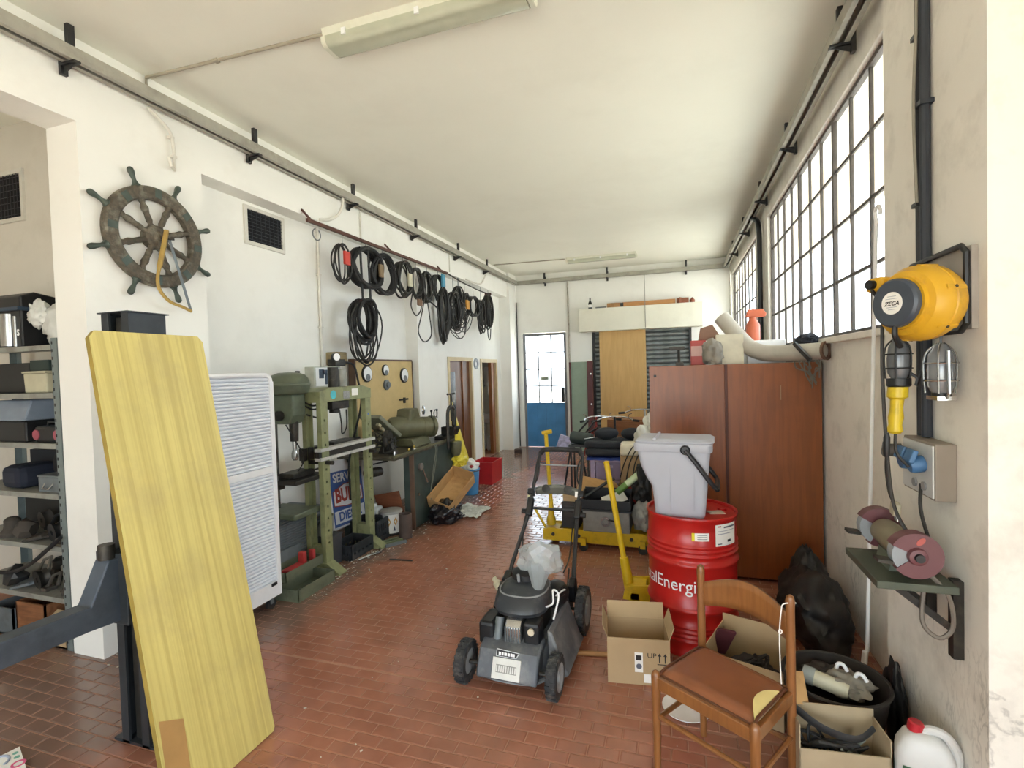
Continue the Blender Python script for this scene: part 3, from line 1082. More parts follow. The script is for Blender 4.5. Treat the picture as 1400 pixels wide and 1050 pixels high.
# white roller-front cabinet on castors
e = thing('roller_cabinet', 'white roller-shutter cabinet on castors behind the yellow board', 'cabinet', (-3.25, 2.72, 0))
xf, xb, y0, y1, z0, z1 = -3.05, -3.42, 2.22, 3.21, 0.11, 1.885
M_cab = mat('cabinet_white', 'eef0f3', 0.4, var=0.03, dirt='cfd0d2', dscale=3, damt=0.3)
rr = 0.07
outl = [(y0, z0), (y1, z0), (y1, z1 - rr)] + [(y1 - rr + rr * math.cos(a), z1 - rr + rr * math.sin(a)) for a in [PI / 2 * i / 6 for i in range(1, 7)]] + [(y0 + rr - rr * math.sin(a), z1 - rr + rr * math.cos(a)) for a in [PI / 2 * i / 6 for i in range(0, 7)]]
MB().prism(outl, 'x', xb, xf - 0.03).build('body', M_cab, e, smooth=30)
fr = MB()
fr.box(xf - 0.03, xf, y1 - 0.035, y1, z0, z1 - rr).box(xf - 0.03, xf, y0, y0 + 0.035, z0, z1 - rr)
fr.box(xf - 0.03, xf, y0 + 0.035, y1 - 0.035, z0, z0 + 0.12)
fr.tube([(xf - 0.015, y1 - 0.0175, z1 - rr)] + [(xf - 0.015, y1 - rr + (rr - 0.0175) * math.cos(a), z1 - rr + (rr - 0.0175) * math.sin(a)) for a in [PI / 2 * i / 6 for i in range(7)]] + [(xf - 0.015, y0 + rr, z1 - 0.0175), (xf - 0.015, y0 + 0.0175, z1 - rr)], 0.0175, 8)
fr.build('front_frame', M_cab, e, smooth=30)
M_slatw = mat('slat_white', 'e3e8ef', 0.45, var=0.04)
sl0 = MB().prism([(xf - 0.028, 0.0), (xf - 0.012, 0.004), (xf - 0.009, 0.013), (xf - 0.012, 0.021), (xf - 0.028, 0.0255)], 'y', y0 + 0.035, y1 - 0.037)
zz = z0 + 0.125
sl = sl0.build('slat', M_slatw, e, smooth=0)
k = 0
while zz + k * 0.026 < z1 - 0.045:
    if k not in (33, 34):
        s = sl if k == 0 else copy_part(sl, e)
        s.location = (0, 0, zz + k * 0.026)
    k += 1
MB().box(xf - 0.028, xf - 0.002, y0 + 0.035, y1 - 0.037, zz + 33 * 0.026, zz + 35 * 0.026).build('middle_rail', M_cab, e, smooth=0)
MB().obox((xf + 0.003, y1 - 0.08, z0 + 0.105), (0.016, 0.05, 0.022)).build('lock', M_black, e, smooth=0)
for yy in (y0 + 0.1, y1 - 0.06):
    for xx in (xf - 0.06, xb + 0.06):
        c = MB().cyl((xx - 0.012, yy, 0.042), (xx + 0.012, yy, 0.042), 0.042, n=16).build('castor', M_rubber, e)
        MB().box(xx - 0.022, xx + 0.022, yy - 0.015, yy + 0.015, 0.045, z0).build('castor_fork', M_grey_steel, c, smooth=0)

# ------------------------------------------------------------ side room: shelving with clutter
SY = 2.285
M_shelf = mat('slotted_grey', '7f8a8a', 0.5, 0.35, var=0.1, dirt='55564f', dscale=9, damt=0.5)
M_shelfb = mat('shelf_board_grey', '9a9b93', 0.5, 0.3, var=0.1, dirt='5d584e', dscale=7, damt=0.6)
e = thing('metal_shelving', 'grey slotted-angle metal shelving unit in the side room', 'shelving', (-4.6, 2.58, 0))
sx0, sx1, sy0, sy1 = -5.22, -3.985, SY, SY + 0.42
ZS = [0.36, 0.72, 1.085, 1.435, 1.785, 2.115]
for x, sg in ((sx1, -1), (sx0, 1)):
    for y, sh in ((sy0, 1), (sy1, -1)):
        m = MB()
        m.box(min(x, x + sg * 0.06), max(x, x + sg * 0.06), min(y, y + sh * 0.004), max(y, y + sh * 0.004), 0, 2.16)
        m.box(min(x, x + sg * 0.004), max(x, x + sg * 0.004), min(y + sh * 0.004, y + sh * 0.05), max(y + sh * 0.004, y + sh * 0.05), 0, 2.16)
        p = m.build('upright', M_shelf, e, smooth=0)
        if y == sy0:
            hm = MB()
            for k in range(40):
                hm.obox((x + sg * 0.048, y - 0.001, 0.06 + k * 0.053), (0.008, 0.003, 0.02))
            hm.build('slot_row', M_black, p, smooth=0)
for z in ZS:
    MB().box(sx0 + 0.005, sx1 - 0.062, sy0 - 0.002, sy0 + 0.006, z - 0.035, z).box(sx0 + 0.005, sx1 - 0.01, sy0 + 0.006, sy1 - 0.006, z - 0.006, z).build('shelf_board', M_shelfb, e, smooth=0)
G = 'clutter on the grey shelving'


def sbox(name, label, cat, x0, x1, y0, y1, z, h, m, bev=0.006):
    return tag(MB().box(x0, x1, y0, y1, z, z + h).build(name, m, smooth=0, bevel=bev), label, cat, G)


# top shelf: black coffee machine, plastic bag, flap carton
z = ZS[5] + 0.001
e = thing('coffee_machine', 'black and chrome coffee machine on the top grey shelf', 'coffee machine', (-4.62, SY + 0.16, z), 0, G)
MB().prism([(SY + 0.03, z), (SY + 0.34, z), (SY + 0.34, z + 0.30), (SY + 0.30, z + 0.37), (SY + 0.12, z + 0.40), (SY + 0.03, z + 0.36)], 'x', -4.86, -4.40).build('body', M_black, e, smooth=0, bevel=0.012)
MB().cyl((-4.56, SY + 0.05, z + 0.01), (-4.56, SY + 0.05, z + 0.24), 0.055, n=20).build('chrome_cylinder', M_chrome, e)
MB().cyl((-4.47, SY + 0.03, z + 0.005), (-4.47, SY + 0.03, z + 0.22), 0.012, n=8).build('side_rod', M_chrome, e)
MB().box(-4.87, -4.39, SY + 0.01, SY + 0.35, z + 0.26, z + 0.285).build('band', mat('blue_steel', '44566a', 0.35, 0.5), e, smooth=0)
m = MB(); put_text(m, 'S', 0.06, (-4.43, SY + 0.026, z + 0.10), (1, 0, 0), (0, 0, 1), bold=0.003)
m.build('letter', M_white_p, e, smooth=0)
e = thing('plastic_bag', 'crumpled translucent white plastic bag on the top grey shelf', 'bag', (-4.18, SY + 0.17, z), 0, G)
M_bagw = mat('white_film', 'd9dad4', 0.35, var=0.06, trans=0.12, bump=0.3, bscale=25)
MB().blob((-4.17, SY + 0.18, z), (0.34, 0.26, 0.34), 3, 0.35, 1.8, top=0.75).build('bag_body', M_bagw, e, smooth=70)
MB().blob((-4.29, SY + 0.08, z + 0.16), (0.16, 0.1, 0.16), 5, 0.4, 2.2, flat=False).build('knot', M_bagw, e, smooth=70)
e = thing('open_carton', 'grey cardboard carton with open flap behind the plastic bag', 'box', (-4.16, SY + 0.33, z), 0, G)
MB().box(-4.36, -4.05, SY + 0.315, SY + 0.41, z, z + 0.36).build('carton_body', M_card, e, smooth=0)
MB().obox((-4.22, SY + 0.30, z + 0.40), (0.30, 0.14, 0.004), (math.radians(-40), math.radians(-8), 0)).build('flap', mat('grey_card', '8f8b80', 0.85), e, smooth=0)
MB().obox((-4.065, SY + 0.30, z + 0.25), (0.03, 0.02, 0.48)).build('strip', M_paper, e, smooth=0)
# second shelf
z = ZS[4] + 0.001
e = thing('cream_tub', 'cream plastic tub on the second grey shelf', 'tub', (-4.30, SY + 0.12, z), 0, G)
MB().obox((-4.30, SY + 0.12, z + 0.07), (0.24, 0.16, 0.14), taper=1.04).build('tub_body', mat('cream_plastic', 'b9b49a', 0.5), e, smooth=0, bevel=0.01)
MB().box(-4.43, -4.17, SY + 0.03, SY + 0.21, z + 0.14, z + 0.155).build('tub_rim', mat('cream_plastic', 'b9b49a', 0.5), e, smooth=0, bevel=0.004)
sbox('dark_carton', 'dark green carton lying on the cream tub', 'box', -4.37, -4.17, SY + 0.05, SY + 0.19, z + 0.157, 0.075, mat('dark_green_card', '26342f', 0.6))
sbox('red_carton', 'dull red carton at the back of the second shelf', 'box', -4.25, -4.06, SY + 0.26, SY + 0.40, z, 0.25, mat('dull_red', '6d2f33', 0.7))
sbox('black_case', 'flat black case at the end of the second shelf', 'case', -4.90, -4.46, SY + 0.10, SY + 0.38, z, 0.22, M_black)
e = thing('wire_rack', 'small white wire rack beside the cream tub', 'rack', (-4.10, SY + 0.1, z), 0, G)
MB().tube([(-4.15, SY + 0.1, z + 0.006), (-4.06, SY + 0.1, z + 0.006), (-4.06, SY + 0.1, z + 0.15), (-4.15, SY + 0.1, z + 0.22), (-4.15, SY + 0.1, z + 0.26), (-4.07, SY + 0.1, z + 0.265)], 0.006, 6).build('wire', M_chrome, e)
MB().tube([(-4.06, SY + 0.2, z + 0.006), (-4.06, SY + 0.2, z + 0.15), (-4.06, SY + 0.1, z + 0.15)], 0.006, 6).build('wire_brace', M_chrome, e)
# third shelf
z = ZS[3] + 0.001
e = thing('tool_case', 'black tool case with grey lid on the third grey shelf', 'case', (-4.53, SY + 0.15, z), 0, G)
MB().box(-4.80, -4.40, SY + 0.02, SY + 0.30, z, z + 0.15).build('case_body', M_black, e, smooth=0, bevel=0.012)
MB().prism([(SY + 0.02, z + 0.152), (SY + 0.30, z + 0.152), (SY + 0.30, z + 0.30), (SY + 0.07, z + 0.30)], 'x', -4.80, -4.41).build('case_lid', mat('lid_bluegrey', '7d8896', 0.4), e, smooth=0, bevel=0.01)
e = thing('portable_radio', 'black portable stereo with red ends on the third grey shelf', 'radio', (-4.19, SY + 0.08, z), 0, G)
MB().box(-4.33, -4.05, SY + 0.03, SY + 0.15, z, z + 0.115).build('radio_body', M_black, e, smooth=0, bevel=0.02)
for x in (-4.30, -4.08):
    MB().cyl((x, SY + 0.032, z + 0.055), (x, SY + 0.024, z + 0.055), 0.036, n=16).build('speaker', mat('radio_pink', '9a4a58', 0.5), e)
MB().tube([(-4.28, SY + 0.09, z + 0.11), (-4.27, SY + 0.09, z + 0.14), (-4.11, SY + 0.09, z + 0.14), (-4.10, SY + 0.09, z + 0.11)], 0.009, 6).build('carry_handle', M_black, e)
sbox('black_crate', 'tall black case behind the portable stereo', 'case', -4.38, -4.06, SY + 0.20, SY + 0.40, z, 0.28, mat('navy_black', '14171c', 0.55))
# fourth shelf
z = ZS[2] + 0.001
e = thing('spare_tyre', 'small spare tyre on its rim standing on the fourth grey shelf', 'wheel', (-4.36, SY + 0.28, z), 0, G)
MB().lathe([(0.075, -0.05), (0.13, -0.055), (0.15, -0.03), (0.15, 0.03), (0.13, 0.055), (0.075, 0.05), (0.075, -0.05)], (-4.36, SY + 0.28, z + 0.15), (0, 1, 0), 32).build('tyre', M_rubber, e)
MB().lathe([(0.0, -0.02), (0.03, -0.03), (0.04, -0.02), (0.075, -0.035), (0.078, 0.03), (0.0, 0.02)], (-4.36, SY + 0.28, z + 0.15), (0, 1, 0), 24).build('rim', M_grey_steel, e)
e = thing('metal_case', 'small dark metal case with carrying handle on the fourth grey shelf', 'case', (-4.18, SY + 0.12, z), 0, G)
MB().box(-4.31, -4.06, SY + 0.03, SY + 0.20, z, z + 0.105).build('case_body', M_grey_steel, e, smooth=0, bevel=0.006)
MB().box(-4.315, -4.055, SY + 0.025, SY + 0.205, z + 0.106, z + 0.12).build('case_lid', M_grey_steel, e, smooth=0, bevel=0.004)
MB().tube([(-4.24, SY + 0.03, z + 0.06), (-4.23, SY + 0.008, z + 0.03), (-4.16, SY + 0.008, z + 0.03), (-4.15, SY + 0.03, z + 0.06)], 0.006, 6).build('handle', M_chrome, e)
sbox('navy_bundle', 'dark navy pouch at the end of the fourth grey shelf', 'pouch', -4.75, -4.52, SY + 0.03, SY + 0.30, z, 0.17, mat('navy_cloth', '1b2130', 0.8), 0.05)
# fifth and bottom shelves: piles of old parts
random.seed(11)
junk_mats = [M_oily, M_grey_steel, mat('dusty_alloy', '8d877b', 0.55, 0.4, dirt='4a453c', dscale=10, damt=0.5), M_steel_d, mat('dusty_dark', '453f38', 0.8)]
kinds = [('engine_casing', 'dusty alloy engine casing'), ('steel_bracket', 'bent dark steel bracket'), ('pulley', 'oily iron pulley'), ('gasket_plate', 'flat dusty metal plate'), ('spare_part', 'greasy dark machine part')]
for sh_i, nm in ((1, 'fifth'), (0, 'lowest')):
    z = ZS[sh_i] + 0.001
    for r in range(2):
        for k in range(5):
            x = -4.10 - k * 0.16 + random.uniform(-0.02, 0.02)
            y = SY + 0.09 + r * 0.2
            kk = (k + r * 2 + sh_i) % 5
            nmn, lab = kinds[kk]
            m = MB()
            if kk == 0:
                m.lathe([(0, 0), (0.07, 0), (0.075, 0.03), (0.05, 0.06), (0.05, 0.12), (0.03, 0.14), (0, 0.14)], (x, y, z), (0, 0, 1), 14)
                m.obox((x + 0.02, y, z + 0.05), (0.12, 0.05, 0.05), (0, 0.3, 0.4))
            elif kk == 1:
                m.tube([(x - 0.07, y - 0.02, z + 0.012), (x - 0.03, y, z + 0.1), (x + 0.04, y + 0.01, z + 0.13), (x + 0.07, y - 0.03, z + 0.05)], 0.012, 6)
                m.obox((x - 0.05, y - 0.02, z + 0.013), (0.06, 0.07, 0.024))
            elif kk == 2:
                m.lathe([(0.02, -0.03), (0.07, -0.03), (0.055, -0.005), (0.055, 0.005), (0.07, 0.03), (0.02, 0.03), (0.02, -0.03)], (x, y, z + 0.066), (0.2, 1, 0.1), 18)
            elif kk == 3:
                m.obox((x, y, z + 0.03), (0.15, 0.15, 0.014), (0.1, -0.25, 0.3))
                m.obox((x, y, z + 0.018), (0.12, 0.1, 0.016), (0, -0.1, 0.9))
            else:
                m.blob((x, y, z), (0.15, 0.14, 0.13), k + r * 7, 0.4, 2.6, sub=2)
            tag(m.build(nmn, random.choice(junk_mats), smooth=35), '%s lying in the %s row on the %s grey shelf' % (lab, ('front', 'rear')[r], nm), 'machine part', 'old parts on the %s shelf' % nm)
for (x0_, x1_, sh_i, h_, col, lab) in ((-4.98, -4.56, 2, 0.24, '23262b', 'dark box behind the navy pouch on the fourth grey shelf'), (-4.20, -4.02, 2, 0.22, '2d2b2a', 'dark box behind the metal case on the fourth grey shelf'),
                                       (-4.60, -4.05, 1, 0.25, '3b362f', 'long dusty carton standing behind the old parts on the fifth shelf'), (-5.15, -4.66, 1, 0.22, '2a2926', 'dark carton beyond the dusty carton on the fifth shelf'),
                                       (-4.70, -4.03, 0, 0.24, '34302b', 'dark carton standing behind the old parts on the lowest shelf')):
    tag(MB().box(x0_, x1_, SY + 0.385 if sh_i < 2 else SY + 0.345, SY + 0.412, ZS[sh_i] + 0.001, ZS[sh_i] + h_).build('dark_box', mat('card_' + col, col, 0.8), smooth=0, bevel=0.004), lab, 'box', G)
e = thing('rubber_hose', 'curved dark rubber hose draped across the lowest grey shelf', 'hose', (-4.3, SY - 0.02, ZS[0]), 0, G)
MB().tube(smooth_path([(-4.95, SY - 0.03, 0.50), (-4.6, SY - 0.03, 0.50), (-4.35, SY - 0.03, 0.58), (-4.15, SY - 0.03, 0.70), (-4.0, SY - 0.03, 0.80)], 6), 0.014, 8).build('hose', M_rubber, e)
# boxes on the floor under the shelf
for nm, lab, a in (('wooden_crate', 'low brown wooden crate under the grey shelving', (-4.62, -4.30, SY + 0.02, SY + 0.36, 0.004, 0.27)),
                   ('carton', 'small tan cardboard carton on the floor under the grey shelving', (-4.25, -4.04, SY + 0.0, SY + 0.2, 0.004, 0.17)),
                   ('plastic_crate', 'dark grey plastic crate on the floor under the grey shelving', (-4.95, -4.66, SY + 0.02, SY + 0.36, 0.004, 0.2))):
    x0_, x1_, y0_, y1_, z_, h_ = a
    mm = {'wooden_crate': mat('crate_brown', '8a5a38', 0.7, wood=('5f3a20', (4, 40, 40), 0.5)), 'carton': M_card, 'plastic_crate': M_grey_steel}[nm]
    m = MB().box(x0_, x1_, y0_, y0_ + 0.012, z_, h_).box(x0_, x1_, y1_ - 0.012, y1_, z_, h_).box(x0_, x0_ + 0.012, y0_, y1_, z_, h_).box(x1_ - 0.012, x1_, y0_, y1_, z_, h_).box(x0_, x1_, y0_, y1_, z_, z_ + 0.012)
    if nm == 'carton':
        m.obox(((x0_ + x1_) / 2, y0_ + 0.03, h_ + 0.03), (x1_ - x0_, 0.1, 0.004), (math.radians(35), 0, 0))
    tag(m.build(nm, mm, smooth=0), lab, 'crate' if 'crate' in nm else 'box', G)

# printed white card lying on the floor in the corner of the picture
e = thing('printed_card', 'white printed card with pink ring on the floor by the lift', 'card', (-3.05, 1.46, 0))
P = [V(-3.225, 1.46, 0.003), V(-3.10, 1.35, 0.003), V(-2.96, 1.485, 0.003), V(-3.20, 1.58, 0.003)]
c0 = sum(P, V(0, 0, 0)) / 4
m = MB(); m._add(P + [p + V(0, 0, 0.012) for p in P], [(3, 2, 1, 0), (4, 5, 6, 7), (0, 1, 5, 4), (1, 2, 6, 5), (2, 3, 7, 6), (3, 0, 4, 7)])
m.build('card', M_paper, e, smooth=0)
MB().lathe([(0.018, 0.0), (0.028, 0.0), (0.028, 0.0015), (0.018, 0.0015), (0.018, 0)], c0 + V(0.06, 0.035, 0.0125), (0, 0, 1), 20).build('pink_ring', mat('pink_ink', 'd85a86', 0.7), e)
MB().lathe([(0.0, 0.0015), (0.012, 0.0015), (0.012, 0.0), (0, 0)], c0 + V(0.0, 0.06, 0.0125), (0, 0, 1), 14).build('green_dot', mat('green_ink', '6fa89a', 0.7), e)
MB().lathe([(0.0, 0.0015), (0.011, 0.0015), (0.011, 0.0), (0, 0)], c0 + V(-0.04, 0.075, 0.0125), (0, 0, 1), 14).build('green_dot', mat('green_ink', '6fa89a', 0.7), e)
MB().tube(arc(c0 + V(-0.05, 0.0, 0.014), 0.05, 0.2, 2.4, 10, 'xy'), 0.006, 6).build('grey_arc', mat('grey_ink', '9aa2b0', 0.7), e)

# ------------------------------------------------------------ drill press
DX, DY = -3.42, 3.72
e = thing('drill_press', 'olive green pillar drill press beside the white roller cabinet', 'drill press', (DX, DY, 0))
M = M_drillg
MB().lathe([(0.0, 1.70), (0.06, 1.695), (0.11, 1.685), (0.15, 1.70), (0.165, 1.73), (0.168, 1.765), (0.172, 1.77), (0.172, 1.785), (0.165, 1.79), (0.155, 1.83), (0.13, 1.865), (0.08, 1.885), (0.0, 1.89)], (DX + 0.06, DY, 0), (0, 0, 1), 32, sx=1.15).build('belt_cover', M, e)
MB().prism([(DX - 0.20, 1.42), (DX + 0.13, 1.42), (DX + 0.17, 1.50), (DX + 0.17, 1.69), (DX - 0.20, 1.69)], 'y', DY - 0.085, DY + 0.085).build('head_casting', M, e, smooth=0, bevel=0.02)
q = MB().cyl((DX + 0.10, DY, 1.44), (DX + 0.10, DY, 1.26), 0.042, 0.036, n=18).build('quill', M_oily, e)
MB().cyl((DX + 0.10, DY, 1.26), (DX + 0.10, DY, 1.17), 0.02, n=12).build('spindle', M_chrome, e)
MB().lathe([(0.0, 1.085), (0.018, 1.085), (0.03, 1.11), (0.03, 1.15), (0.022, 1.175), (0, 1.175)], (DX + 0.10, DY, 0), (0, 0, 1), 16).build('chuck', M_chrome, e)
MB().lathe([(0, 0), (0.045, 0), (0.045, 0.03), (0.02, 0.035), (0, 0.035)], (DX + 0.03, DY - 0.085, 1.50), (0, -1, 0), 18).build('motor_knob', M_oily, e)
MB().tube([(DX + 0.08, DY + 0.09, 1.50), (DX + 0.09, DY + 0.16, 1.49), (DX + 0.12, DY + 0.34, 1.43)], [0.02, 0.009, 0.008], 8).build('feed_lever', M_oily, e)
MB().cyl((DX + 0.08, DY + 0.085, 1.50), (DX + 0.08, DY + 0.125, 1.50), 0.035, n=16).build('feed_hub', M_oily, e)
MB().cyl((DX - 0.14, DY, 0.62), (DX - 0.14, DY, 1.45), 0.04, n=20).build('column', M_chrome, e)
MB().box(DX - 0.20, DX - 0.08, DY - 0.06, DY + 0.06, 0.80, 0.93).build('table_clamp', M_oily, e, smooth=0, bevel=0.01)
MB().box(DX - 0.10, DX + 0.25, DY - 0.17, DY + 0.26, 0.89, 0.93).build('table', M_oily, e, smooth=0, bevel=0.006)
MB().obox((DX + 0.09, DY + 0.03, 0.955), (0.16, 0.28, 0.05)).build('machine_vise', M_oily, e, smooth=0, bevel=0.008)
MB().tube([(DX + 0.12, DY + 0.2, 0.955), (DX + 0.13, DY + 0.42, 0.955)], 0.009, 8).build('vise_handle', M_oily, e)
MB().box(DX - 0.22, DX + 0.22, DY - 0.17, DY + 0.17, 0.58, 0.63).build('foot_plate', M, e, smooth=0, bevel=0.01)
for zz_ in (1.62, 1.585):
    MB().tube(smooth_path([(DX + 0.14, DY + 0.08, zz_), (DX + 0.16, DY + 0.18, zz_ - 0.05), (DX + 0.13, DY + 0.32, zz_ - 0.04), (DX + 0.05, DY + 0.45, zz_)], 5), 0.008, 6).build('cord', M_cable, e)
MB().tube(smooth_path([(DX + 0.10, DY - 0.1, 1.42), (DX + 0.12, DY + 0.0, 1.25), (DX + 0.13, DY + 0.08, 1.08), (DX + 0.10, DY - 0.02, 0.94)], 5), 0.006, 6).build('cord', M_cable, e)

# grey ribbed steel locker carrying the drill press
e = thing('ribbed_locker', 'grey horizontally ribbed steel locker under the drill press', 'locker', (-3.46, 3.78, 0))
MB().box(-3.74, -3.36, 3.50, 4.10, 0.02, 0.578).build('locker_body', M_grey_steel, e, smooth=0)
r0 = MB().prism([(-3.36, 0.0), (-3.348, 0.006), (-3.348, 0.012), (-3.36, 0.018)], 'y', 3.51, 4.09).build('rib', M_grey_steel, e, smooth=0)
for k in range(22):
    r = r0 if k == 0 else copy_part(r0, e)
    r.location = (0, 0, 0.05 + k * 0.0235)

# ------------------------------------------------------------ hydraulic workshop press
PX0, PX1, PY0, PY1 = -3.345, -3.12, 3.84, 4.655
e = thing('hydraulic_press', 'green hydraulic workshop press with four perforated posts', 'workshop press', (-3.23, 4.25, 0))


def post(y0, y1, xa, xb):
    """steel channel post: perforated outer plate and two flanges"""
    m = MB()
    zs_ = [0.28 + 0.115 * k for k in range(11)]
    w = 0.022
    yc = (y0 + y1) / 2
    t = 0.008
    m.box(xa, xa + t, y0, yc - w / 2, 0.01, 1.60).box(xa, xa + t, yc + w / 2, y1, 0.01, 1.60)
    prev = 0.01
    for z in zs_:
        m.box(xa, xa + t, yc - w / 2, yc + w / 2, prev, z - w / 2)
        prev = z + w / 2
    m.box(xa, xa + t, yc - w / 2, yc + w / 2, prev, 1.60)
    x0_, x1_ = min(xb, xa), max(xb, xa)
    for yy in (y0, y1 - t):
        if xb < xa:
            m.box(xb, xa, yy, yy + t, 0.01, 1.60)
        else:
            m.box(xa + t, xb, yy, yy + t, 0.01, 1.60)
    return m.build('post', M_pressg, e, smooth=0)


post(PY0 + 0.01, PY0 + 0.105, PX1 - 0.012, PX1 - 0.055)
post(PY1 - 0.105, PY1 - 0.01, PX1 - 0.012, PX1 - 0.055)
post(PY0 + 0.01, PY0 + 0.105, PX0 + 0.004, PX0 + 0.05)
post(PY1 - 0.105, PY1 - 0.01, PX0 + 0.004, PX0 + 0.05)
bm_ = MB().prism([(PY0, 1.60), (PY1, 1.60), (PY1, 1.70), (PY1 - 0.14, 1.735), (PY0 + 0.14, 1.735), (PY0, 1.70)], 'x', PX0, PX1).build('crossbeam', M_pressg, e, smooth=0, bevel=0.004)
MB().lathe([(0, 0), (0.042, 0), (0.042, 0.003), (0, 0.003)], (PX1, PY0 + 0.19, 1.665), (1, 0, 0), 22).build('round_sticker', mat('sticker_turquoise', '4cb8c4', 0.5), bm_)
MB().box(PX1, PX1 + 0.002, PY0 + 0.34, PY0 + 0.44, 1.615, 1.69).build('maker_plate', M_chrome, bm_, smooth=0)
MB().box(PX1, PX1 + 0.002, PY0 + 0.48, PY0 + 0.58, 1.64, 1.71).build('white_sticker', M_paper, bm_, smooth=0)
MB().box(PX1 - 0.012, PX1 - 0.010, PY1 - 0.10, PY1 - 0.02, 1.42, 1.57).build('blue_sticker', mat('sticker_blue', '3f68b8', 0.5), e, smooth=0).location = (0.003, 0, 0)
for zz_ in (1.06, 1.145):
    MB().box(PX1 - 0.06, PX1 + 0.012, PY0 - 0.03, PY1 + 0.03, zz_, zz_ + 0.028).build('bed_flange', mat('worn_white_steel', 'c9c8c2', 0.45, 0.2, dirt='6b6a60', dscale=12, damt=0.5), e, smooth=0)
MB().box(PX1 - 0.05, PX1 - 0.012, PY0 - 0.03, PY1 + 0.03, 1.088, 1.145).build('bed_web', M_oily, e, smooth=0)
MB().box(PX0 - 0.01, PX0 + 0.05, PY0 - 0.03, PY1 + 0.03, 1.06, 1.173).build('rear_bed', M_oily, e, smooth=0)
for y in (PY0 + 0.06, PY1 - 0.06):
    MB().cyl((PX0 - 0.05, y, 1.035), (PX1 + 0.07, y, 1.035), 0.02, n=12).build('bed_pin', M_oily, e)
MB().box(PX0 + 0.05, PX1 - 0.06, PY0 + 0.25, PY0 + 0.57, 1.10, 1.20).build('press_block', M_oily, e, smooth=0, bevel=0.008)
yc = PY0 + 0.33
MB().cyl((-3.22, yc, 1.735), (-3.22, yc, 1.93), 0.052, n=20).build('ram_cylinder', M_oily, e)
MB().cyl((-3.22, yc, 1.60), (-3.22, yc, 1.48), 0.05, n=20).build('ram', M_oily, e)
MB().box(-3.30, -3.14, yc - 0.13, yc + 0.13, 1.52, 1.598).build('ram_yoke', M_oily, e, smooth=0, bevel=0.008)
MB().cyl((-3.25, PY0 + 0.48, 1.735), (-3.25, PY0 + 0.48, 1.91), 0.058, n=20).build('oil_tank', mat('tank_grey', '8f8e84', 0.45, 0.4, dirt='55534a', dscale=6, damt=0.5), e)
MB().box(-3.30, -3.20, yc + 0.02, yc + 0.18, 1.94, 2.01).build('valve_block', M_oily, e, smooth=0, bevel=0.006)
g = MB().lathe([(0.0, 0.0), (0.045, 0.0), (0.045, 0.03), (0.04, 0.034), (0.0, 0.034)], (-3.20, yc + 0.01, 2.03), (0.93, -0.36, 0), 22).build('pressure_gauge', M_black, e)
MB().lathe([(0.0, 0.0355), (0.036, 0.0355), (0.036, 0.0345), (0, 0.0345)], (-3.20, yc + 0.01, 2.03), (0.93, -0.36, 0), 20).build('gauge_face', M_white_p, g)
MB().tube(smooth_path([(-3.22, yc + 0.18, 1.98), (-3.18, yc + 0.28, 1.95), (-3.17, yc + 0.33, 1.80), (-3.20, yc + 0.42, 1.55), (-3.3, yc + 0.42, 1.2), (-3.34, yc + 0.36, 0.9), (-3.36, yc + 0.4, 0.5)], 6), 0.011, 8).build('oil_hose', M_rubber, e)
MB().tube(smooth_path([(-3.2, yc + 0.05, 1.5), (-3.16, yc + 0.02, 1.38), (-3.2, yc + 0.08, 1.26), (-3.22, yc + 0.18, 1.32), (-3.2, yc + 0.16, 1.5)], 6), 0.007, 6).build('cable_loop', M_cable, e)
MB().tube([(PX0 + 0.03, PY0 - 0.02, 1.58), (PX0 + 0.0, PY0 - 0.03, 1.64), (PX0 + 0.01, PY0 - 0.03, 1.80)], [0.026, 0.022, 0.012], 8).build('pump_lever', M_oily, e)
MB().cyl((PX0 + 0.01, PY0 - 0.03, 1.80), (PX0 + 0.012, PY0 - 0.03, 1.90), 0.02, n=10).build('lever_grip', M_rubber, e)
for y in (PY0 + 0.055, PY1 - 0.055):
    MB().prism([(PX0 - 0.10, 0.0), (PX1 + 0.14, 0.0), (PX1 + 0.14, 0.012), (PX1 + 0.0, 0.10), (PX0 + 0.0, 0.10), (PX0 - 0.10, 0.012)], 'y', y - 0.055, y + 0.055).build('foot', M_pressg, e, smooth=0)
for yy in (PY0 + 0.02, PY1 - 0.095):
    MB().box(PX0 + 0.055, PX1 - 0.06, yy, yy + 0.075, 0.14, 0.25).build('lower_brace', M_pressg, e, smooth=0)
MB().tube([(PX1 - 0.02, PY1 + 0.03, 0.87), (PX1 - 0.04, PY1 + 0.16, 0.86), (PX1 - 0.05, PY1 + 0.34, 0.85)], [0.008, 0.008, 0.015], 8).build('pump_handle', M_rubber, e)
MB().cyl((PX1 - 0.1, PY1 + 0.005, 0.77), (PX1 - 0.05, PY1 + 0.20, 0.76), 0.055, 0.05, n=16).build('hand_pump', M_oily, e)

# enamel advertising sign behind the press
M_sblue = mat('enamel_blue', '3d5a96', 0.35, var=0.08)
M_swhite = mat('enamel_white', 'd9dade', 0.35, var=0.03)
M_sred = mat('enamel_red', '9c3a2e', 0.35, var=0.06)
e = thing('enamel_sign', 'blue and white enamel diesel service sign leaning inside the green press', 'sign', (-3.5, 4.75, 0.22))
lean = 0.07
sy0_, sy1_, sz0_, sz1_ = 4.42, 5.02, 0.20, 0.93


def sgn_pt(y, z, d=0.0):
    return Vector((-3.475 - lean * (z - sz0_) / (sz1_ - sz0_) + d, y, z - 0.05 * (y - sy0_)))


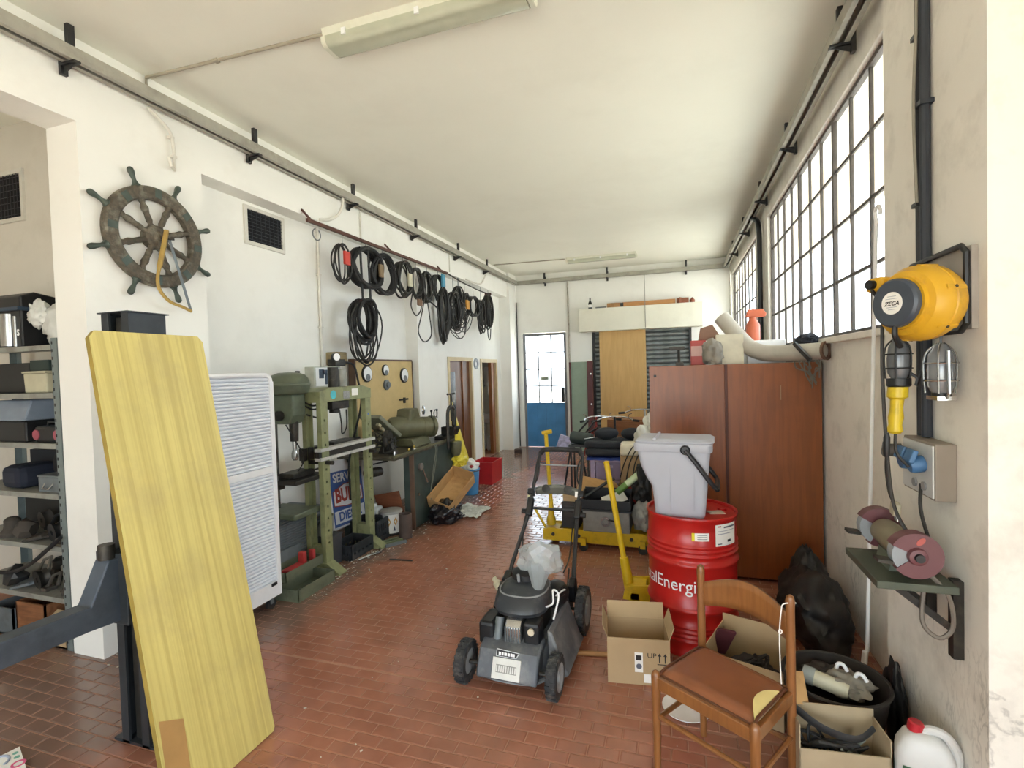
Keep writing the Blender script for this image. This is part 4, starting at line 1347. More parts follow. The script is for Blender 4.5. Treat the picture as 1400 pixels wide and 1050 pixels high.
def sgn_poly(name, pts, m, par, d0=0.0, d1=0.002):
    n = len(pts)
    mb = MB()
    mb._add([sgn_pt(*p, d0) for p in pts] + [sgn_pt(*p, d1) for p in pts], [tuple(range(n)), tuple(range(2 * n - 1, n - 1, -1))] + [(i, (i + 1) % n, n + (i + 1) % n, n + i) for i in range(n)])
    return mb.build(name, m, par, smooth=0)


def sgn_txt(name, s_, size, yc_, zc_, m, par, sx=1.0, bold=0.0, d=0.0055):
    vs, fs = text_mesh(s_, size, bold=bold)
    mb = MB()
    mb._add([sgn_pt(yc_ + p.x * sx, zc_ + p.y, d) for p in vs], fs)
    return mb.build(name, m, par, smooth=0)


sgn_poly('plate', [(sy0_, sz0_), (sy1_, sz0_), (sy1_, sz1_), (sy0_, sz1_)], M_swhite, e, -0.004, 0.0)
sgn_poly('blue_field', [(sy0_ + 0.02, sz0_ + 0.02), (sy1_ - 0.02, sz0_ + 0.02), (sy1_ - 0.02, sz1_ - 0.12), (sy0_ + 0.02, sz1_ - 0.12)], M_sblue, e, 0.0, 0.002)
ym = (sy0_ + sy1_) / 2
sgn_poly('red_lozenge', [(ym - 0.255, 0.44), (ym - 0.06, 0.415), (ym + 0.06, 0.415), (ym + 0.255, 0.44), (ym + 0.255, 0.60), (ym + 0.06, 0.665), (ym - 0.06, 0.665), (ym - 0.255, 0.60)], M_sred, e, 0.002, 0.003)
sgn_poly('white_lozenge', [(ym - 0.245, 0.45), (ym - 0.06, 0.425), (ym + 0.06, 0.425), (ym + 0.245, 0.45), (ym + 0.245, 0.592), (ym + 0.06, 0.655), (ym - 0.06, 0.655), (ym - 0.245, 0.592)], M_swhite, e, 0.003, 0.004)
sgn_poly('white_strip', [(sy0_ + 0.04, 0.25), (sy1_ - 0.04, 0.25), (sy1_ - 0.04, 0.385), (sy0_ + 0.04, 0.385)], M_swhite, e, 0.002, 0.003)
sgn_txt('lettering', 'SERVICE', 0.13, ym, 0.735, M_swhite, e, 1.0, 0.004)
sgn_txt('lettering', 'BUKH', 0.20, ym, 0.54, M_sred, e, 0.85, 0.008)
sgn_txt('lettering', 'DIESEL', 0.13, ym, 0.317, M_sblue, e, 1.05, 0.004)

# boxes on the wall behind the press
e = thing('switch_box', 'white switch box with blue picture on the wall behind the press', 'switch box', (XREC, 4.75, 1.72))
MB().box(XREC, XREC + 0.12, 4.52, 4.98, 1.72, 1.95).build('box_body', mat('box_grey', 'b9bbae', 0.6, dirt='7d7d6c', dscale=6, damt=0.4), e, smooth=0, bevel=0.005)
MB().box(XREC + 0.12, XREC + 0.123, 4.55, 4.96, 1.735, 1.94).build('cover', M_white_p, e, smooth=0)
m = MB()
for a, b, c_, d_ in ((4.60, 4.68, 1.82, 1.92), (4.66, 4.86, 1.86, 1.915), (4.70, 4.76, 1.75, 1.87), (4.84, 4.92, 1.80, 1.90)):
    m.box(XREC + 0.123, XREC + 0.1245, a, b, c_, d_)
m.build('printed_motor', mat('print_navy', '3a4a5c', 0.6), e, smooth=0)
tag(MB().box(XREC, XREC + 0.16, 4.88, 5.06, 1.965, 2.12).build('wooden_block', mat('old_pine', 'a3926c', 0.7, var=0.12, wood=('7f6e4c', (40, 3, 40), 0.5)), smooth=0, bevel=0.01), 'square wooden block on the wall beside the pressure gauge', 'wooden block')

# beige instrument panel with dials
e = thing('instrument_panel', 'beige instrument panel with three dial gauges behind the lathe bench', 'gauge panel', (-3.80, 5.85, 0.97))
M_beige = mat('panel_beige', 'c6ac74', 0.5, var=0.05, dirt='9a8050', dscale=4, damt=0.35)
MB().box(-3.82, -3.745, 5.28, 6.66, 1.0, 2.02).build('panel', M_beige, e, smooth=0)
MB().box(-3.83, -3.74, 5.27, 6.67, 2.02, 2.045).box(-3.83, -3.74, 6.66, 6.685, 1.0, 2.02).box(-3.83, -3.74, 5.255, 5.28, 1.0, 2.045).build('brown_edge', mat('edge_brown', '5d4636', 0.6), e, smooth=0)


def dial(y, z, r):
    f = MB().lathe([(0, 0), (r, 0), (r, 0.02), (r * 0.88, 0.024), (0.0, 0.02)], (-3.745, y, z), (1, 0, 0), 26).build('dial', M_black, e)
    MB().lathe([(0, 0.0265), (r * 0.85, 0.0265), (r * 0.85, 0.024), (0, 0.024)], (-3.745, y, z), (1, 0, 0), 24).build('dial_face', M_white_p, f)
    MB().lathe([(0, 0.031), (r * 0.42, 0.031), (r * 0.42, 0.026), (0, 0.026)], (-3.745, y, z - r * 0.42), (1, 0, 0), 20).build('dial_hub', M_grey_steel, f)


dial(5.50, 1.855, 0.105)
dial(5.93, 1.90, 0.075)
dial(6.42, 1.82, 0.105)
MB().lathe([(0, 0), (0.07, 0), (0.07, 0.02), (0.04, 0.03), (0.04, 0.05), (0, 0.05)], (-3.745, 5.95, 1.70), (1, 0, 0), 24).build('selector_knob', M_grey_steel, e)
MB().box(-3.745, -3.735, 6.28, 6.52, 1.46, 1.485).box(-3.745, -3.72, 6.385, 6.415, 1.42, 1.50).build('slide_switch', M_oily, e, smooth=0)

# ------------------------------------------------------------ floor clutter round the press
e = thing('tool_box', 'green cantilever toolbox with red tools open on the floor', 'toolbox', (-3.13, 3.60, 0))
x0_, x1_, y0_, y1_ = -3.20, -2.96, 3.29, 3.75
m = MB()
M_tb = mat('toolbox_green', '6f7560', 0.5, 0.2, dirt='3f4134', dscale=9, damt=0.6)
m.box(x0_, x1_, y0_, y1_, 0.0, 0.008)
for a in ((x0_, x0_ + 0.006, y0_, y1_), (x1_ - 0.006, x1_, y0_, y1_), (x0_, x1_, y0_, y0_ + 0.006), (x0_, x1_, y1_ - 0.006, y1_)):
    m.box(*a, 0.008, 0.10)
m.build('lower_tray', M_tb, e, smooth=0)
m = MB()
m.box(x0_ - 0.10, x0_ + 0.12, y0_, y1_, 0.15, 0.156)
for a in ((x0_ - 0.10, x0_ - 0.094, y0_, y1_), (x0_ + 0.114, x0_ + 0.12, y0_, y1_), (x0_ - 0.1, x0_ + 0.12, y0_, y0_ + 0.006), (x0_ - 0.1, x0_ + 0.12, y1_ - 0.006, y1_)):
    m.box(*a, 0.156, 0.23)
m.build('upper_tray', M_tb, e, smooth=0)
MB().beam((x0_ + 0.05, y0_ - 0.004, 0.05), (x0_ - 0.04, y0_ - 0.004, 0.20), 0.004, 0.02, up=(1, 0, 0)).build('link', M_tb, e, smooth=0)
MB().box(x0_ - 0.10, x0_ - 0.09, y0_ + 0.1, y1_ - 0.04, 0.23, 0.33).build('lid', M_grey_steel, e, smooth=0)
M_redt = mat('tool_red', 'b03a38', 0.45, var=0.1)
G2 = 'tools in the green toolbox'
tag(MB().obox((x0_ + 0.03, y0_ + 0.20, 0.185), (0.09, 0.22, 0.05)).obox((x0_ + 0.03, y0_ + 0.30, 0.25), (0.06, 0.05, 0.10)).build('red_grease_gun', M_redt, smooth=0, bevel=0.008), 'red boxy tool in the upper tray of the green toolbox', 'tool', G2)
tag(MB().obox((x0_ + 0.05, y0_ + 0.40, 0.225), (0.05, 0.035, 0.13)).build('red_clamp', M_redt, smooth=0, bevel=0.006), 'upright red clamp in the upper tray of the green toolbox', 'tool', G2)
tag(MB().tube([(x1_ - 0.06, y0_ + 0.06, 0.04), (x1_ - 0.05, y0_ + 0.40, 0.045)], 0.014, 8).build('dark_file', M_oily), 'dark round file in the lower tray of the green toolbox', 'tool', G2)
tag(MB().beam((x1_ - 0.11, y0_ + 0.1, 0.03), (x1_ - 0.10, y0_ + 0.34, 0.03), 0.03, 0.02).build('steel_spanner', M_chrome, smooth=0), 'bright spanner in the lower tray of the green toolbox', 'tool', G2)

tag(MB().lathe([(0.0, 0), (0.075, 0), (0.06, 0.20), (0.054, 0.20), (0.068, 0.008), (0, 0.008)], (-3.29, 4.04, 0.302), (0.18, 0.05, 1), 20).build('grey_cup', mat('cup_grey', '7c8078', 0.5)), 'grey plastic beaker standing in the dark tub behind the toolbox', 'beaker')
e = thing('dark_tub', 'dark grey plastic tub behind the green toolbox', 'tub', (-3.36, 4.06, 0))
MB().obox((-3.26, 4.06, 0.15), (0.17, 0.17, 0.29), taper=1.06).build('tub_body', mat('tub_dark', '3a3d42', 0.5), e, smooth=0, bevel=0.01)
MB().box(-3.355, -3.165, 3.965, 4.155, 0.285, 0.30).build('tub_rim', mat('tub_dark', '3a3d42', 0.5), e, smooth=0, bevel=0.004)


def bottle_crate(label, cx, cy, w, l, h, rz, m, tilt=0.0):
    e = thing('plastic_crate', label, 'crate', (cx, cy, 0), rz)
    MB().obox((0, 0, 0.006), (w, l, 0.012)).build('crate_floor', m, e, world=False, smooth=0)
    for sx, sy, ww, ll in ((-1, 0, 0.012, l), (1, 0, 0.012, l), (0, -1, w, 0.012), (0, 1, w, 0.012)):
        mb = MB()
        for z0_, z1_ in ((0.012, 0.05), (0.075, 0.115), (h - 0.05, h)):
            mb.box(sx * w / 2 - ww / 2, sx * w / 2 + ww / 2, sy * l / 2 - ll / 2, sy * l / 2 + ll / 2, z0_, z1_)
        for k in range(6):
            f = -0.5 + k / 5
            if sx:
                mb.obox((sx * w / 2, f * (l - 0.03), h / 2), (0.014, 0.03, h - 0.002))
            else:
                mb.obox((f * (w - 0.03), sy * l / 2, h / 2), (0.03, 0.014, h - 0.002))
        mb.build('crate_side', m, e, world=False, smooth=0)
    return e


M_crk = mat('crate_black', '2b2f33', 0.5, var=0.15, dirt='5b5a55', dscale=9, damt=0.4)
bottle_crate('black slatted plastic crate in front of the enamel sign', -3.29, 4.80, 0.32, 0.26, 0.24, 0.06, M_crk)
bottle_crate('low black plastic crate of scrap beside the press foot', -3.215, 4.36, 0.25, 0.37, 0.15, 0.0, M_crk)
random.seed(5)
G3 = 'scrap metal round the press'
for k, (x, y, z, nm, lab) in enumerate([(-3.34, 4.75, 0.015, 'iron_cylinder', 'rusty iron cylinder lying in the black slatted crate'), (-3.25, 4.86, 0.015, 'iron_tube', 'short grey tube lying in the black slatted crate'),
                                       (-3.25, 4.27, 0.015, 'pipe_piece', 'grey pipe piece lying in the low scrap crate'), (-3.19, 4.44, 0.015, 'steel_sleeve', 'dark steel sleeve lying in the low scrap crate')]):
    a = random.uniform(0.9, 2.2)
    d = V(math.cos(a), math.sin(a), 0) * 0.075
    r = random.uniform(0.025, 0.036)
    tag(MB().tube([V(x, y, z + r) - d, V(x, y, z + r) + d], r, 14).build(nm, [M_oily, M_grey_steel, M_chrome, M_steel_d][k]), lab, 'metal part', G3)
M_tubegreen = mat('green_bar', '717a5a', 0.5, 0.2)
for k, (p, q, lab) in enumerate([((-3.10, 4.66, 0.015), (-2.98, 4.87, 0.015), 'green steel bar on the floor nearest the black slatted crate'), ((-3.04, 4.62, 0.015), (-2.91, 4.84, 0.015), 'green steel bar lying between the other two bars on the floor'), ((-2.97, 4.60, 0.015), (-2.84, 4.80, 0.015), 'grey steel bar lying on the floor before the rusty stump')]):
    tag(MB().beam(p, q, 0.03, 0.028).build('steel_bar', [M_tubegreen, M_tubegreen, M_grey_steel][k], smooth=0), lab, 'bar', G3)
tag(MB().tube(smooth_path([(-3.03, 4.2, 0.012), (-2.96, 4.3, 0.03), (-2.94, 4.45, 0.012), (-3.00, 4.53, 0.012)], 5), 0.012, 8).build('bent_pipe', M_chrome), 'bent bright pipe on the floor before the scrap crate', 'pipe', G3)
tag(MB().obox((-2.62, 4.32, 0.004), (0.24, 0.02, 0.008), (0, 0, 0.1)).build('metal_strip', M_oily, smooth=0), 'dark metal strip lying on the open tile floor', 'metal strip')
# crumbs of plaster and swarf
m = MB()
random.seed(3)
for k in range(360):
    t = random.random()
    if t < 0.62:
        y = random.uniform(3.4, 5.6); x = -3.02 + random.gauss(0, 0.13)
    elif t < 0.8:
        x, y = random.uniform(-3.7, -2.9), random.uniform(2.15, 2.6)
    else:
        x, y = random.uniform(-2.2, 0.4), random.uniform(1.7, 4.5)
        if random.random() < 0.4:
            continue
    s = random.uniform(0.003, 0.009) * (0.8 if t > 0.8 else 1)
    m.obox((x, y, s * 0.25), (s * random.uniform(0.8, 2.4), s, s * 0.5), (0, 0, random.uniform(0, 3)))
o = m.build('plaster_crumbs', mat('plaster_crumb', 'cfc8ba', 0.9, var=0.2), smooth=0)
o['kind'] = 'stuff'; tag(o, 'pale crumbs of plaster and swarf scattered on the tile floor', 'debris')

# ------------------------------------------------------------ machine bench
e = thing('machine_bench', 'dark green steel machine bench with lever switch and oily top', 'bench', (-3.25, 5.7, 0))
bx0, bx1, by0, by1 = -3.62, -2.95, 5.22, 6.34
MB().box(bx1 - 0.14, bx1, by0, by1, 0.02, 0.90).build('cabinet', M_benchg, e, smooth=0, bevel=0.006)
MB().box(bx1 - 0.05, bx1 + 0.004, by0 - 0.02, by0, 0.0, 0.90).build('corner_strip', mat('rust_strip', '6d5748', 0.6, 0.2), e, smooth=0)
MB().box(bx0 - 0.02, bx1 + 0.05, 4.72, by1 + 0.03, 0.905, 0.935).build('bench_top', mat('oily_top', '4a463a', 0.45, 0.3, var=0.2, dirt='8b8468', dscale=9, damt=0.4), e, smooth=0, bevel=0.004)
MB().box(bx1 + 0.03, bx1 + 0.05, 4.72, by1 + 0.03, 0.935, 0.96).build('tray_lip', M_olive, e, smooth=0)
for yy in (4.76, 6.26):
    MB().box(bx0 + 0.02, bx0 + 0.08, yy, yy + 0.06, 0.0, 0.905).build('bench_leg', M_benchg, e, smooth=0)
sw = MB().lathe([(0, 0), (0.045, 0), (0.045, 0.03), (0.03, 0.04), (0, 0.04)], (bx1, 5.36, 0.72), (1, 0, 0), 18).build('lever_switch', mat('switch_brown', '6b625a', 0.5), e)
MB().tube([(bx1 + 0.035, 5.37, 0.70), (bx1 + 0.05, 5.40, 0.60), (bx1 + 0.05, 5.45, 0.52)], [0.01, 0.009, 0.011], 8).build('lever', M_chrome, sw)
MB().cyl((bx1, 5.30, 0.40), (bx1 + 0.015, 5.30, 0.40), 0.018, n=12).build('bolt', M_chrome, e)
for k, yy in enumerate((5.66, 5.70)):
    MB().tube(smooth_path([(bx1 + 0.03, yy, 0.96), (bx1 + 0.07, yy, 0.88), (bx1 + 0.03, yy - 0.02, 0.6), (bx1 + 0.02, yy - 0.08 - 0.05 * k, 0.3), (bx1 + 0.06, yy - 0.06, 0.10), (bx1 + 0.16, yy + 0.02, 0.008)], 6), 0.006, 6).build('grey_cord', mat('cord_grey', '6f7468', 0.6), e)

# dividing head: large olive casting on the bench
ZB = 0.936
e = thing('dividing_head', 'olive cast iron dividing head with chuck on the bench', 'dividing head', (-3.25, 5.75, ZB))
ax0, ax1 = V(-3.40, 5.42, ZB + 0.24), V(-3.02, 6.02, ZB + 0.20)
ax = (ax1 - ax0).normalized()
L_ = (ax1 - ax0).length
MB().lathe([(0.0, 0.0), (0.10, 0.0), (0.135, 0.05), (0.14, 0.2), (0.13, 0.42), (0.125, 0.46), (0, 0.46)], ax0, ax, 28).build('barrel', M_olive, e)
MB().lathe([(0.10, 0.45), (0.13, 0.455), (0.13, 0.56), (0.12, 0.565), (0.12, 0.58), (0.14, 0.585), (0.14, 0.63), (0.11, 0.64), (0.10, 0.66), (0.06, 0.66), (0.06, 0.60), (0, 0.60)], ax0, ax, 28).build('chuck', M_olive, e)
MB().prism([(-3.45, ZB), (-3.05, ZB), (-3.10, ZB + 0.10), (-3.40, ZB + 0.10)], 'y', 5.46, 5.88).build('pedestal', M_olive, e, smooth=0, bevel=0.012)
MB().prism([(5.55, ZB + 0.30), (5.86, ZB + 0.30), (5.80, ZB + 0.46), (5.60, ZB + 0.46)], 'x', -3.38, -3.18).build('turret', M_olive, e, smooth=0, bevel=0.02)
MB().lathe([(0, 0), (0.06, 0), (0.06, 0.02), (0.02, 0.03), (0, 0.03)], (-3.19, 5.93, ZB + 0.42), (1, 0.3, 0), 20).build('index_disc', M_chrome, e)
MB().tube(arc((-3.10, 6.12, ZB + 0.36), 0.05, 0, 2 * PI, 18, 'yz')[:-1], 0.007, 6, closed=True).build('ring_lever', M_oily, e)
for yy in (5.90, 6.06):
    MB().cyl((-3.05, yy, ZB + 0.30), (-3.05, yy, ZB + 0.40), 0.008, n=8).build('stud', M_oily, e)
    MB().ball((-3.05, yy, ZB + 0.41), 0.017, 10, 6).build('stud_knob', M_black, e)

# tilted machine plate behind, flat copying table
e = thing('tilting_table', 'grey-green tilted machine table leaning on the bench', 'machine table', (-3.4, 5.2, ZB))
MB().obox((-3.42, 5.28, ZB + 0.28), (0.34, 0.44, 0.05), (math.radians(-38), 0, math.radians(-12))).build('plate', mat('grey_green_cast', '7d7f6c', 0.5, 0.2, dirt='4a4b3e', dscale=7, damt=0.5), e, smooth=0, bevel=0.01)
for k in range(4):
    MB().obox((-3.33, 5.10 + 0.07 * k, ZB + 0.31 - 0.055 * k), (0.05, 0.05, 0.035), (math.radians(-38), 0, math.radians(-12))).build('lug', mat('lug_cream', 'a79f80', 0.6), e, smooth=0, bevel=0.006)
MB().prism([(5.10, ZB), (5.45, ZB), (5.36, ZB + 0.22), (5.18, ZB + 0.22)], 'x', -3.52, -3.36).build('stand', M_olive, e, smooth=0)

# grinder-like motor with tangle at the left end of the bench
e = thing('coil_winder', 'dark belt wheel with tangled wires at the bench end', 'machine', (-3.2, 4.95, ZB))
MB().lathe([(0.03, -0.03), (0.11, -0.03), (0.12, -0.015), (0.12, 0.015), (0.11, 0.03), (0.03, 0.03), (0.03, -0.03)], (-3.15, 5.0, ZB + 0.15), (1, 0.25, 0), 24).build('wheel', M_oily, e)
MB().prism([(-3.26, ZB), (-3.04, ZB), (-3.10, ZB + 0.12), (-3.20, ZB + 0.12)], 'y', 4.96, 5.04).build('wheel_stand', M_oily, e, smooth=0)
random.seed(8)
for k in range(7):
    p = [V(-3.15 + random.uniform(-.12, .12), 4.95 + random.uniform(-.12, .15), ZB + random.uniform(0.02, 0.26)) for _ in range(5)]
    MB().tube(smooth_path(p, 5), 0.006, 5).build('wire', M_cable, e)
# small bits in the tray
G4 = 'small parts on the bench tray'
for k, (x, y, r, h, m_, lab) in enumerate([(-3.00, 5.20, 0.02, 0.03, mat('brass', 'a08a45', 0.35, 0.8), 'brass fitting in the bench tray'), (-2.97, 5.28, 0.025, 0.02, M_chrome, 'bright steel ring in the bench tray'), (-3.02, 5.36, 0.018, 0.04, mat('brass', 'a08a45', 0.35, 0.8), 'tall brass fitting in the bench tray'), (-2.98, 4.86, 0.02, 0.05, M_chrome, 'bright steel bush at the bench end')]):
    tag(MB().lathe([(r * 0.5, 0), (r, 0), (r, h * 0.5), (r * 0.8, h), (r * 0.5, h), (r * 0.5, 0)], (x, y, ZB), (0, 0, 1), 14).build('metal_fitting', m_), lab, 'fitting', G4)
# bench vise with upright C-clamp
e = thing('bench_vise', 'dark iron bench vise on the far bench corner', 'vise', (-3.0, 6.2, ZB))
MB().box(-3.12, -2.90, 6.10, 6.36, ZB, ZB + 0.05).build('base', M_oily, e, smooth=0, bevel=0.006)
MB().prism([(-3.05, ZB + 0.05), (-2.88, ZB + 0.05), (-2.84, ZB + 0.14), (-2.84, ZB + 0.17), (-3.05, ZB + 0.17)], 'y', 6.16, 6.34).build('fixed_jaw', M_oily, e, smooth=0, bevel=0.01)
MB().lathe([(0, -0.19), (0.05, -0.19), (0.07, -0.13), (0.08, -0.02), (0.075, 0.0), (0, 0)], (-2.86, 6.22, 0.905), (0, 0, 1), 20).build('swivel', M_olive, e)
MB().cyl((-2.90, 6.22, 0.80), (-2.80, 6.22, 0.80), 0.03, n=12).build('screw', M_oily, e)
e = thing('c_clamp', 'large dark iron C-clamp standing on the bench vise', 'clamp', (-2.87, 6.06, ZB))
cy_ = 6.09
pts = [(-2.86, cy_ + 0.09, ZB + 0.42), (-2.86, cy_ + 0.02, ZB + 0.45), (-2.86, cy_ - 0.06, ZB + 0.43), (-2.86, cy_ - 0.10, ZB + 0.36), (-2.86, cy_ - 0.11, ZB + 0.22), (-2.86, cy_ - 0.11, ZB + 0.03), (-2.86, cy_ - 0.10, ZB - 0.10)]
MB().tube(smooth_path(pts, 5), 0.026, 8, flat=0.8).build('clamp_frame', M_oily, e)
MB().cyl((-2.86, cy_ + 0.02, ZB + 0.26), (-2.86, cy_ + 0.02, ZB + 0.62), 0.014, n=10).build('screw', M_oily, e)
MB().cyl((-2.86, cy_ - 0.08, ZB + 0.62), (-2.86, cy_ + 0.12, ZB + 0.62), 0.009, n=8).build('tommy_bar', M_oily, e)
for s in (-0.08, 0.12):
    MB().ball((-2.86, cy_ + s, ZB + 0.62), 0.015, 8, 6).build('bar_end', M_oily, e)
MB().prism([(cy_ + 0.05, ZB + 0.2), (cy_ + 0.13, ZB + 0.1), (cy_ + 0.15, ZB + 0.40), (cy_ + 0.09, ZB + 0.43)], 'x', -2.88, -2.84).build('clamp_heel', M_oily, e, smooth=0, bevel=0.01)

# under the bench
M_terr = mat('brown_board', '7d4a30', 0.6, wood=('5c3420', (3, 30, 30), 0.4))
tag(MB().obox((-3.26, 5.185, 0.235), (0.34, 0.014, 0.40), (math.radians(4), math.radians(-12), 0)).build('wooden_board', M_terr, smooth=0), 'brown wooden board leaning under the bench overhang', 'board')
e = thing('jerry_can', 'translucent white jerry can under the bench overhang', 'canister', (-3.45, 5.0, 0))
MB().obox((-3.39, 5.06, 0.15), (0.14, 0.14, 0.30)).build('can_body', mat('milky_plastic', 'd5d9d6', 0.4, var=0.05), e, smooth=0, bevel=0.03, seg=3)
MB().cyl((-3.39, 5.06, 0.30), (-3.39, 5.06, 0.33), 0.025, n=14).build('cap', M_white_p, e)
e = thing('paint_bucket', 'white bucket with gold diamond pattern and lid before the bench', 'bucket', (-3.12, 5.02, 0))
bc = V(-3.165, 5.04, 0)
MB().lathe([(0, 0.03), (0.112, 0.03), (0.118, 0.06), (0.122, 0.25), (0.0, 0.25)], bc, (0, 0, 1), 30).build('bucket_body', mat('bucket_white', 'dcdcd6', 0.4, var=0.03), e)
MB().lathe([(0, 0.0), (0.105, 0.0), (0.112, 0.03), (0, 0.03)], bc, (0, 0, 1), 30).build('dark_base', M_oily, e)
MB().lathe([(0.122, 0.245), (0.13, 0.25), (0.128, 0.275), (0.09, 0.285), (0, 0.285), (0, 0.25)], bc, (0, 0, 1), 30).build('bucket_lid', mat('lid_grey', '9a9a94', 0.5, dirt='6e6a5e', dscale=7, damt=0.5), e)
M_gold = mat('gold_print', 'b58a3c', 0.5); M_navy = mat('navy_print', '3d4658', 0.5)
for k in range(10):
    a = 2 * PI * k / 10
    def cp(da, z, r=0.1212):
        return bc + V(math.cos(a + da) * r, math.sin(a + da) * r, z)
    MB()._add([cp(-0.2, 0.165), cp(0, 0.115), cp(0.2, 0.165), cp(0, 0.215, 0.1235)], [(0, 1, 2, 3)]).build('gold_diamond', M_gold, e, smooth=0)
    MB()._add([cp(-0.25, 0.06, 0.1195), cp(0.0, 0.06, 0.1195), cp(-0.12, 0.12, 0.1215)], [(0, 1, 2)]).build('navy_triangle', M_navy, e, smooth=0)
e = thing('iron_pot', 'rusty brown iron pipe stump standing before the bench', 'pipe', (-2.93, 4.95, 0))
MB().lathe([(0.0, 0.0), (0.072, 0.0), (0.072, 0.27), (0.062, 0.27), (0.062, 0.02), (0, 0.02)], (-2.93, 4.95, 0), (0, 0, 1), 24).build('stump', mat('rust_brown', '574a44', 0.7, 0.2, dirt='7a6458', dscale=8, damt=0.4), e)

# crumpled cardboard tray on a black bag, newspaper
e = thing('black_bag', 'shiny black refuse bag under the crumpled cardboard tray', 'bag', (-2.80, 5.62, 0))
M_bagk = mat('black_film', '201d20', 0.25, var=0.2)
MB().blob((-2.76, 5.62, 0), (0.36, 0.52, 0.26), 9, 0.3, 2.0).build('bag_body', M_bagk, e, smooth=70)
MB().blob((-2.60, 5.66, 0.03), (0.14, 0.12, 0.08), 4, 0.4, 2.0).build('bag_tail', M_bagk, e, smooth=70)
e = thing('cardboard_tray', 'crumpled brown cardboard tray tipped against the bench', 'box', (-2.75, 5.75, 0.24))
R = Matrix.Rotation(math.radians(-6), 3, 'Z') @ Matrix.Rotation(math.radians(14), 3, 'Y') @ Matrix.Rotation(math.radians(30), 3, 'X')
c = V(-2.74, 5.80, 0.29)


def tray(name, a, b, par):
    m = MB()
    lo, hi = Vector(a), Vector(b)
    m.box(lo.x, hi.x, lo.y, hi.y, lo.z, hi.z)
    m.v = [c + R @ p for p in m.v]
    return m.build(name, M_card_in, par, smooth=0)


tray('tray_bottom', (-0.16, -0.30, 0), (0.16, 0.30, 0.006), e)
tray('tray_side', (-0.16, -0.30, 0.006), (-0.154, 0.30, 0.17), e)
tray('tray_side', (0.154, -0.30, 0.006), (0.16, 0.30, 0.14), e)
tray('tray_end', (-0.154, -0.30, 0.006), (0.154, -0.294, 0.15), e)
tray('tray_end', (-0.154, 0.294, 0.006), (0.154, 0.30, 0.18), e)
MB().grid(lambda u, v: V(-2.70 + 0.34 * u + 0.02 * math.sin(9 * v), 5.74 + 0.50 * v, 0.012 + 0.05 * abs(noise.noise(V(u * 4, v * 5, 2))) + 0.11 * max(0, 0.5 - u) ** 1.0 * (1 - v * 0.4)), 14, 14)
np_ = MB().grid(lambda u, v: V(-2.74 + 0.34 * u + 0.02 * math.sin(9 * v), 5.76 + 0.50 * v, 0.012 + 0.05 * abs(noise.noise(V(u * 4, v * 5, 2))) + 0.10 * max(0, 0.5 - u)), 14, 14)
tag(np_.build('newspaper', mat('newsprint', 'c4c6c0', 0.85, var=0.15, scale=16, dirt='74767a', dscale=22, damt=0.5), smooth=0), 'crumpled grey newspaper under the cardboard tray', 'newspaper')

# buckets beyond the bench
e = thing('blue_bucket', 'light blue plastic bucket filled with a white bag', 'bucket', (-2.98, 6.98, 0))
bc = V(-3.00, 6.98, 0)
MB().lathe([(0, 0.0), (0.125, 0.0), (0.15, 0.36), (0.158, 0.365), (0.158, 0.385), (0.146, 0.385), (0.12, 0.01), (0, 0.01)], bc, (0, 0, 1), 32).build('bucket_body', mat('bucket_blue', '4e93cc', 0.4, var=0.06), e)
MB().tube(arc(bc + V(0, 0, 0.36), 0.165, PI * 1.05, PI * 1.95, 12, 'xy') + [], 0.006, 6).build('bail', M_chrome, e)
e = thing('shopping_bag', 'white shopping bag with red print stuffed in the blue bucket', 'bag', (-3.0, 7.0, 0.3))
MB().blob((-3.0, 7.0, 0.30), (0.27, 0.27, 0.22), 6, 0.3, 2.0).build('bag_body', mat('bag_white', 'e6e6e2', 0.4, var=0.04), e, smooth=70)
MB().ball((-2.93, 6.90, 0.42), (0.035, 0.03, 0.03), 10, 6).build('red_print', mat('print_red', 'a02a35', 0.5), e)
e = thing('red_crate', 'red plastic crate on the floor beyond the blue bucket', 'crate', (-3.02, 7.85, 0))
M_redc = mat('crate_red', 'b5242b', 0.4, var=0.08)
q0, q1, h_ = (-3.20, 7.58), (-2.86, 8.06), 0.36
for nm, a in (('crate_floor', (q0[0], q1[0], q0[1], q1[1], 0, 0.012)), ('crate_side', (q0[0], q1[0], q0[1], q0[1] + 0.012, 0.012, h_)), ('crate_side', (q0[0], q1[0], q1[1] - 0.012, q1[1], 0.012, h_)), ('crate_side', (q0[0], q0[0] + 0.012, q0[1] + 0.012, q1[1] - 0.012, 0.012, h_)), ('crate_side', (q1[0] - 0.012, q1[0], q0[1] + 0.012, q1[1] - 0.012, 0.012, h_))):
    MB().box(*a).build(nm, M_redc, e, smooth=0)
MB().box(q0[0] - 0.012, q1[0] + 0.012, q0[1] - 0.012, q0[1] + 0.004, h_ - 0.03, h_).box(q0[0] - 0.012, q1[0] + 0.012, q1[1] - 0.004, q1[1] + 0.012, h_ - 0.03, h_).box(q0[0] - 0.012, q0[0], q0[1], q1[1], h_ - 0.03, h_).box(q1[0], q1[0] + 0.012, q0[1], q1[1], h_ - 0.03, h_).build('crate_rim', M_redc, e, smooth=0)
# yellow bag hanging from the clamp
e = thing('yellow_bag', 'yellow plastic bag hanging beside the bench', 'bag', (-2.98, 6.5, 0.55))
M_yb = mat('yellow_film', 'dcca3e', 0.4, var=0.08, bump=0.25, bscale=18)


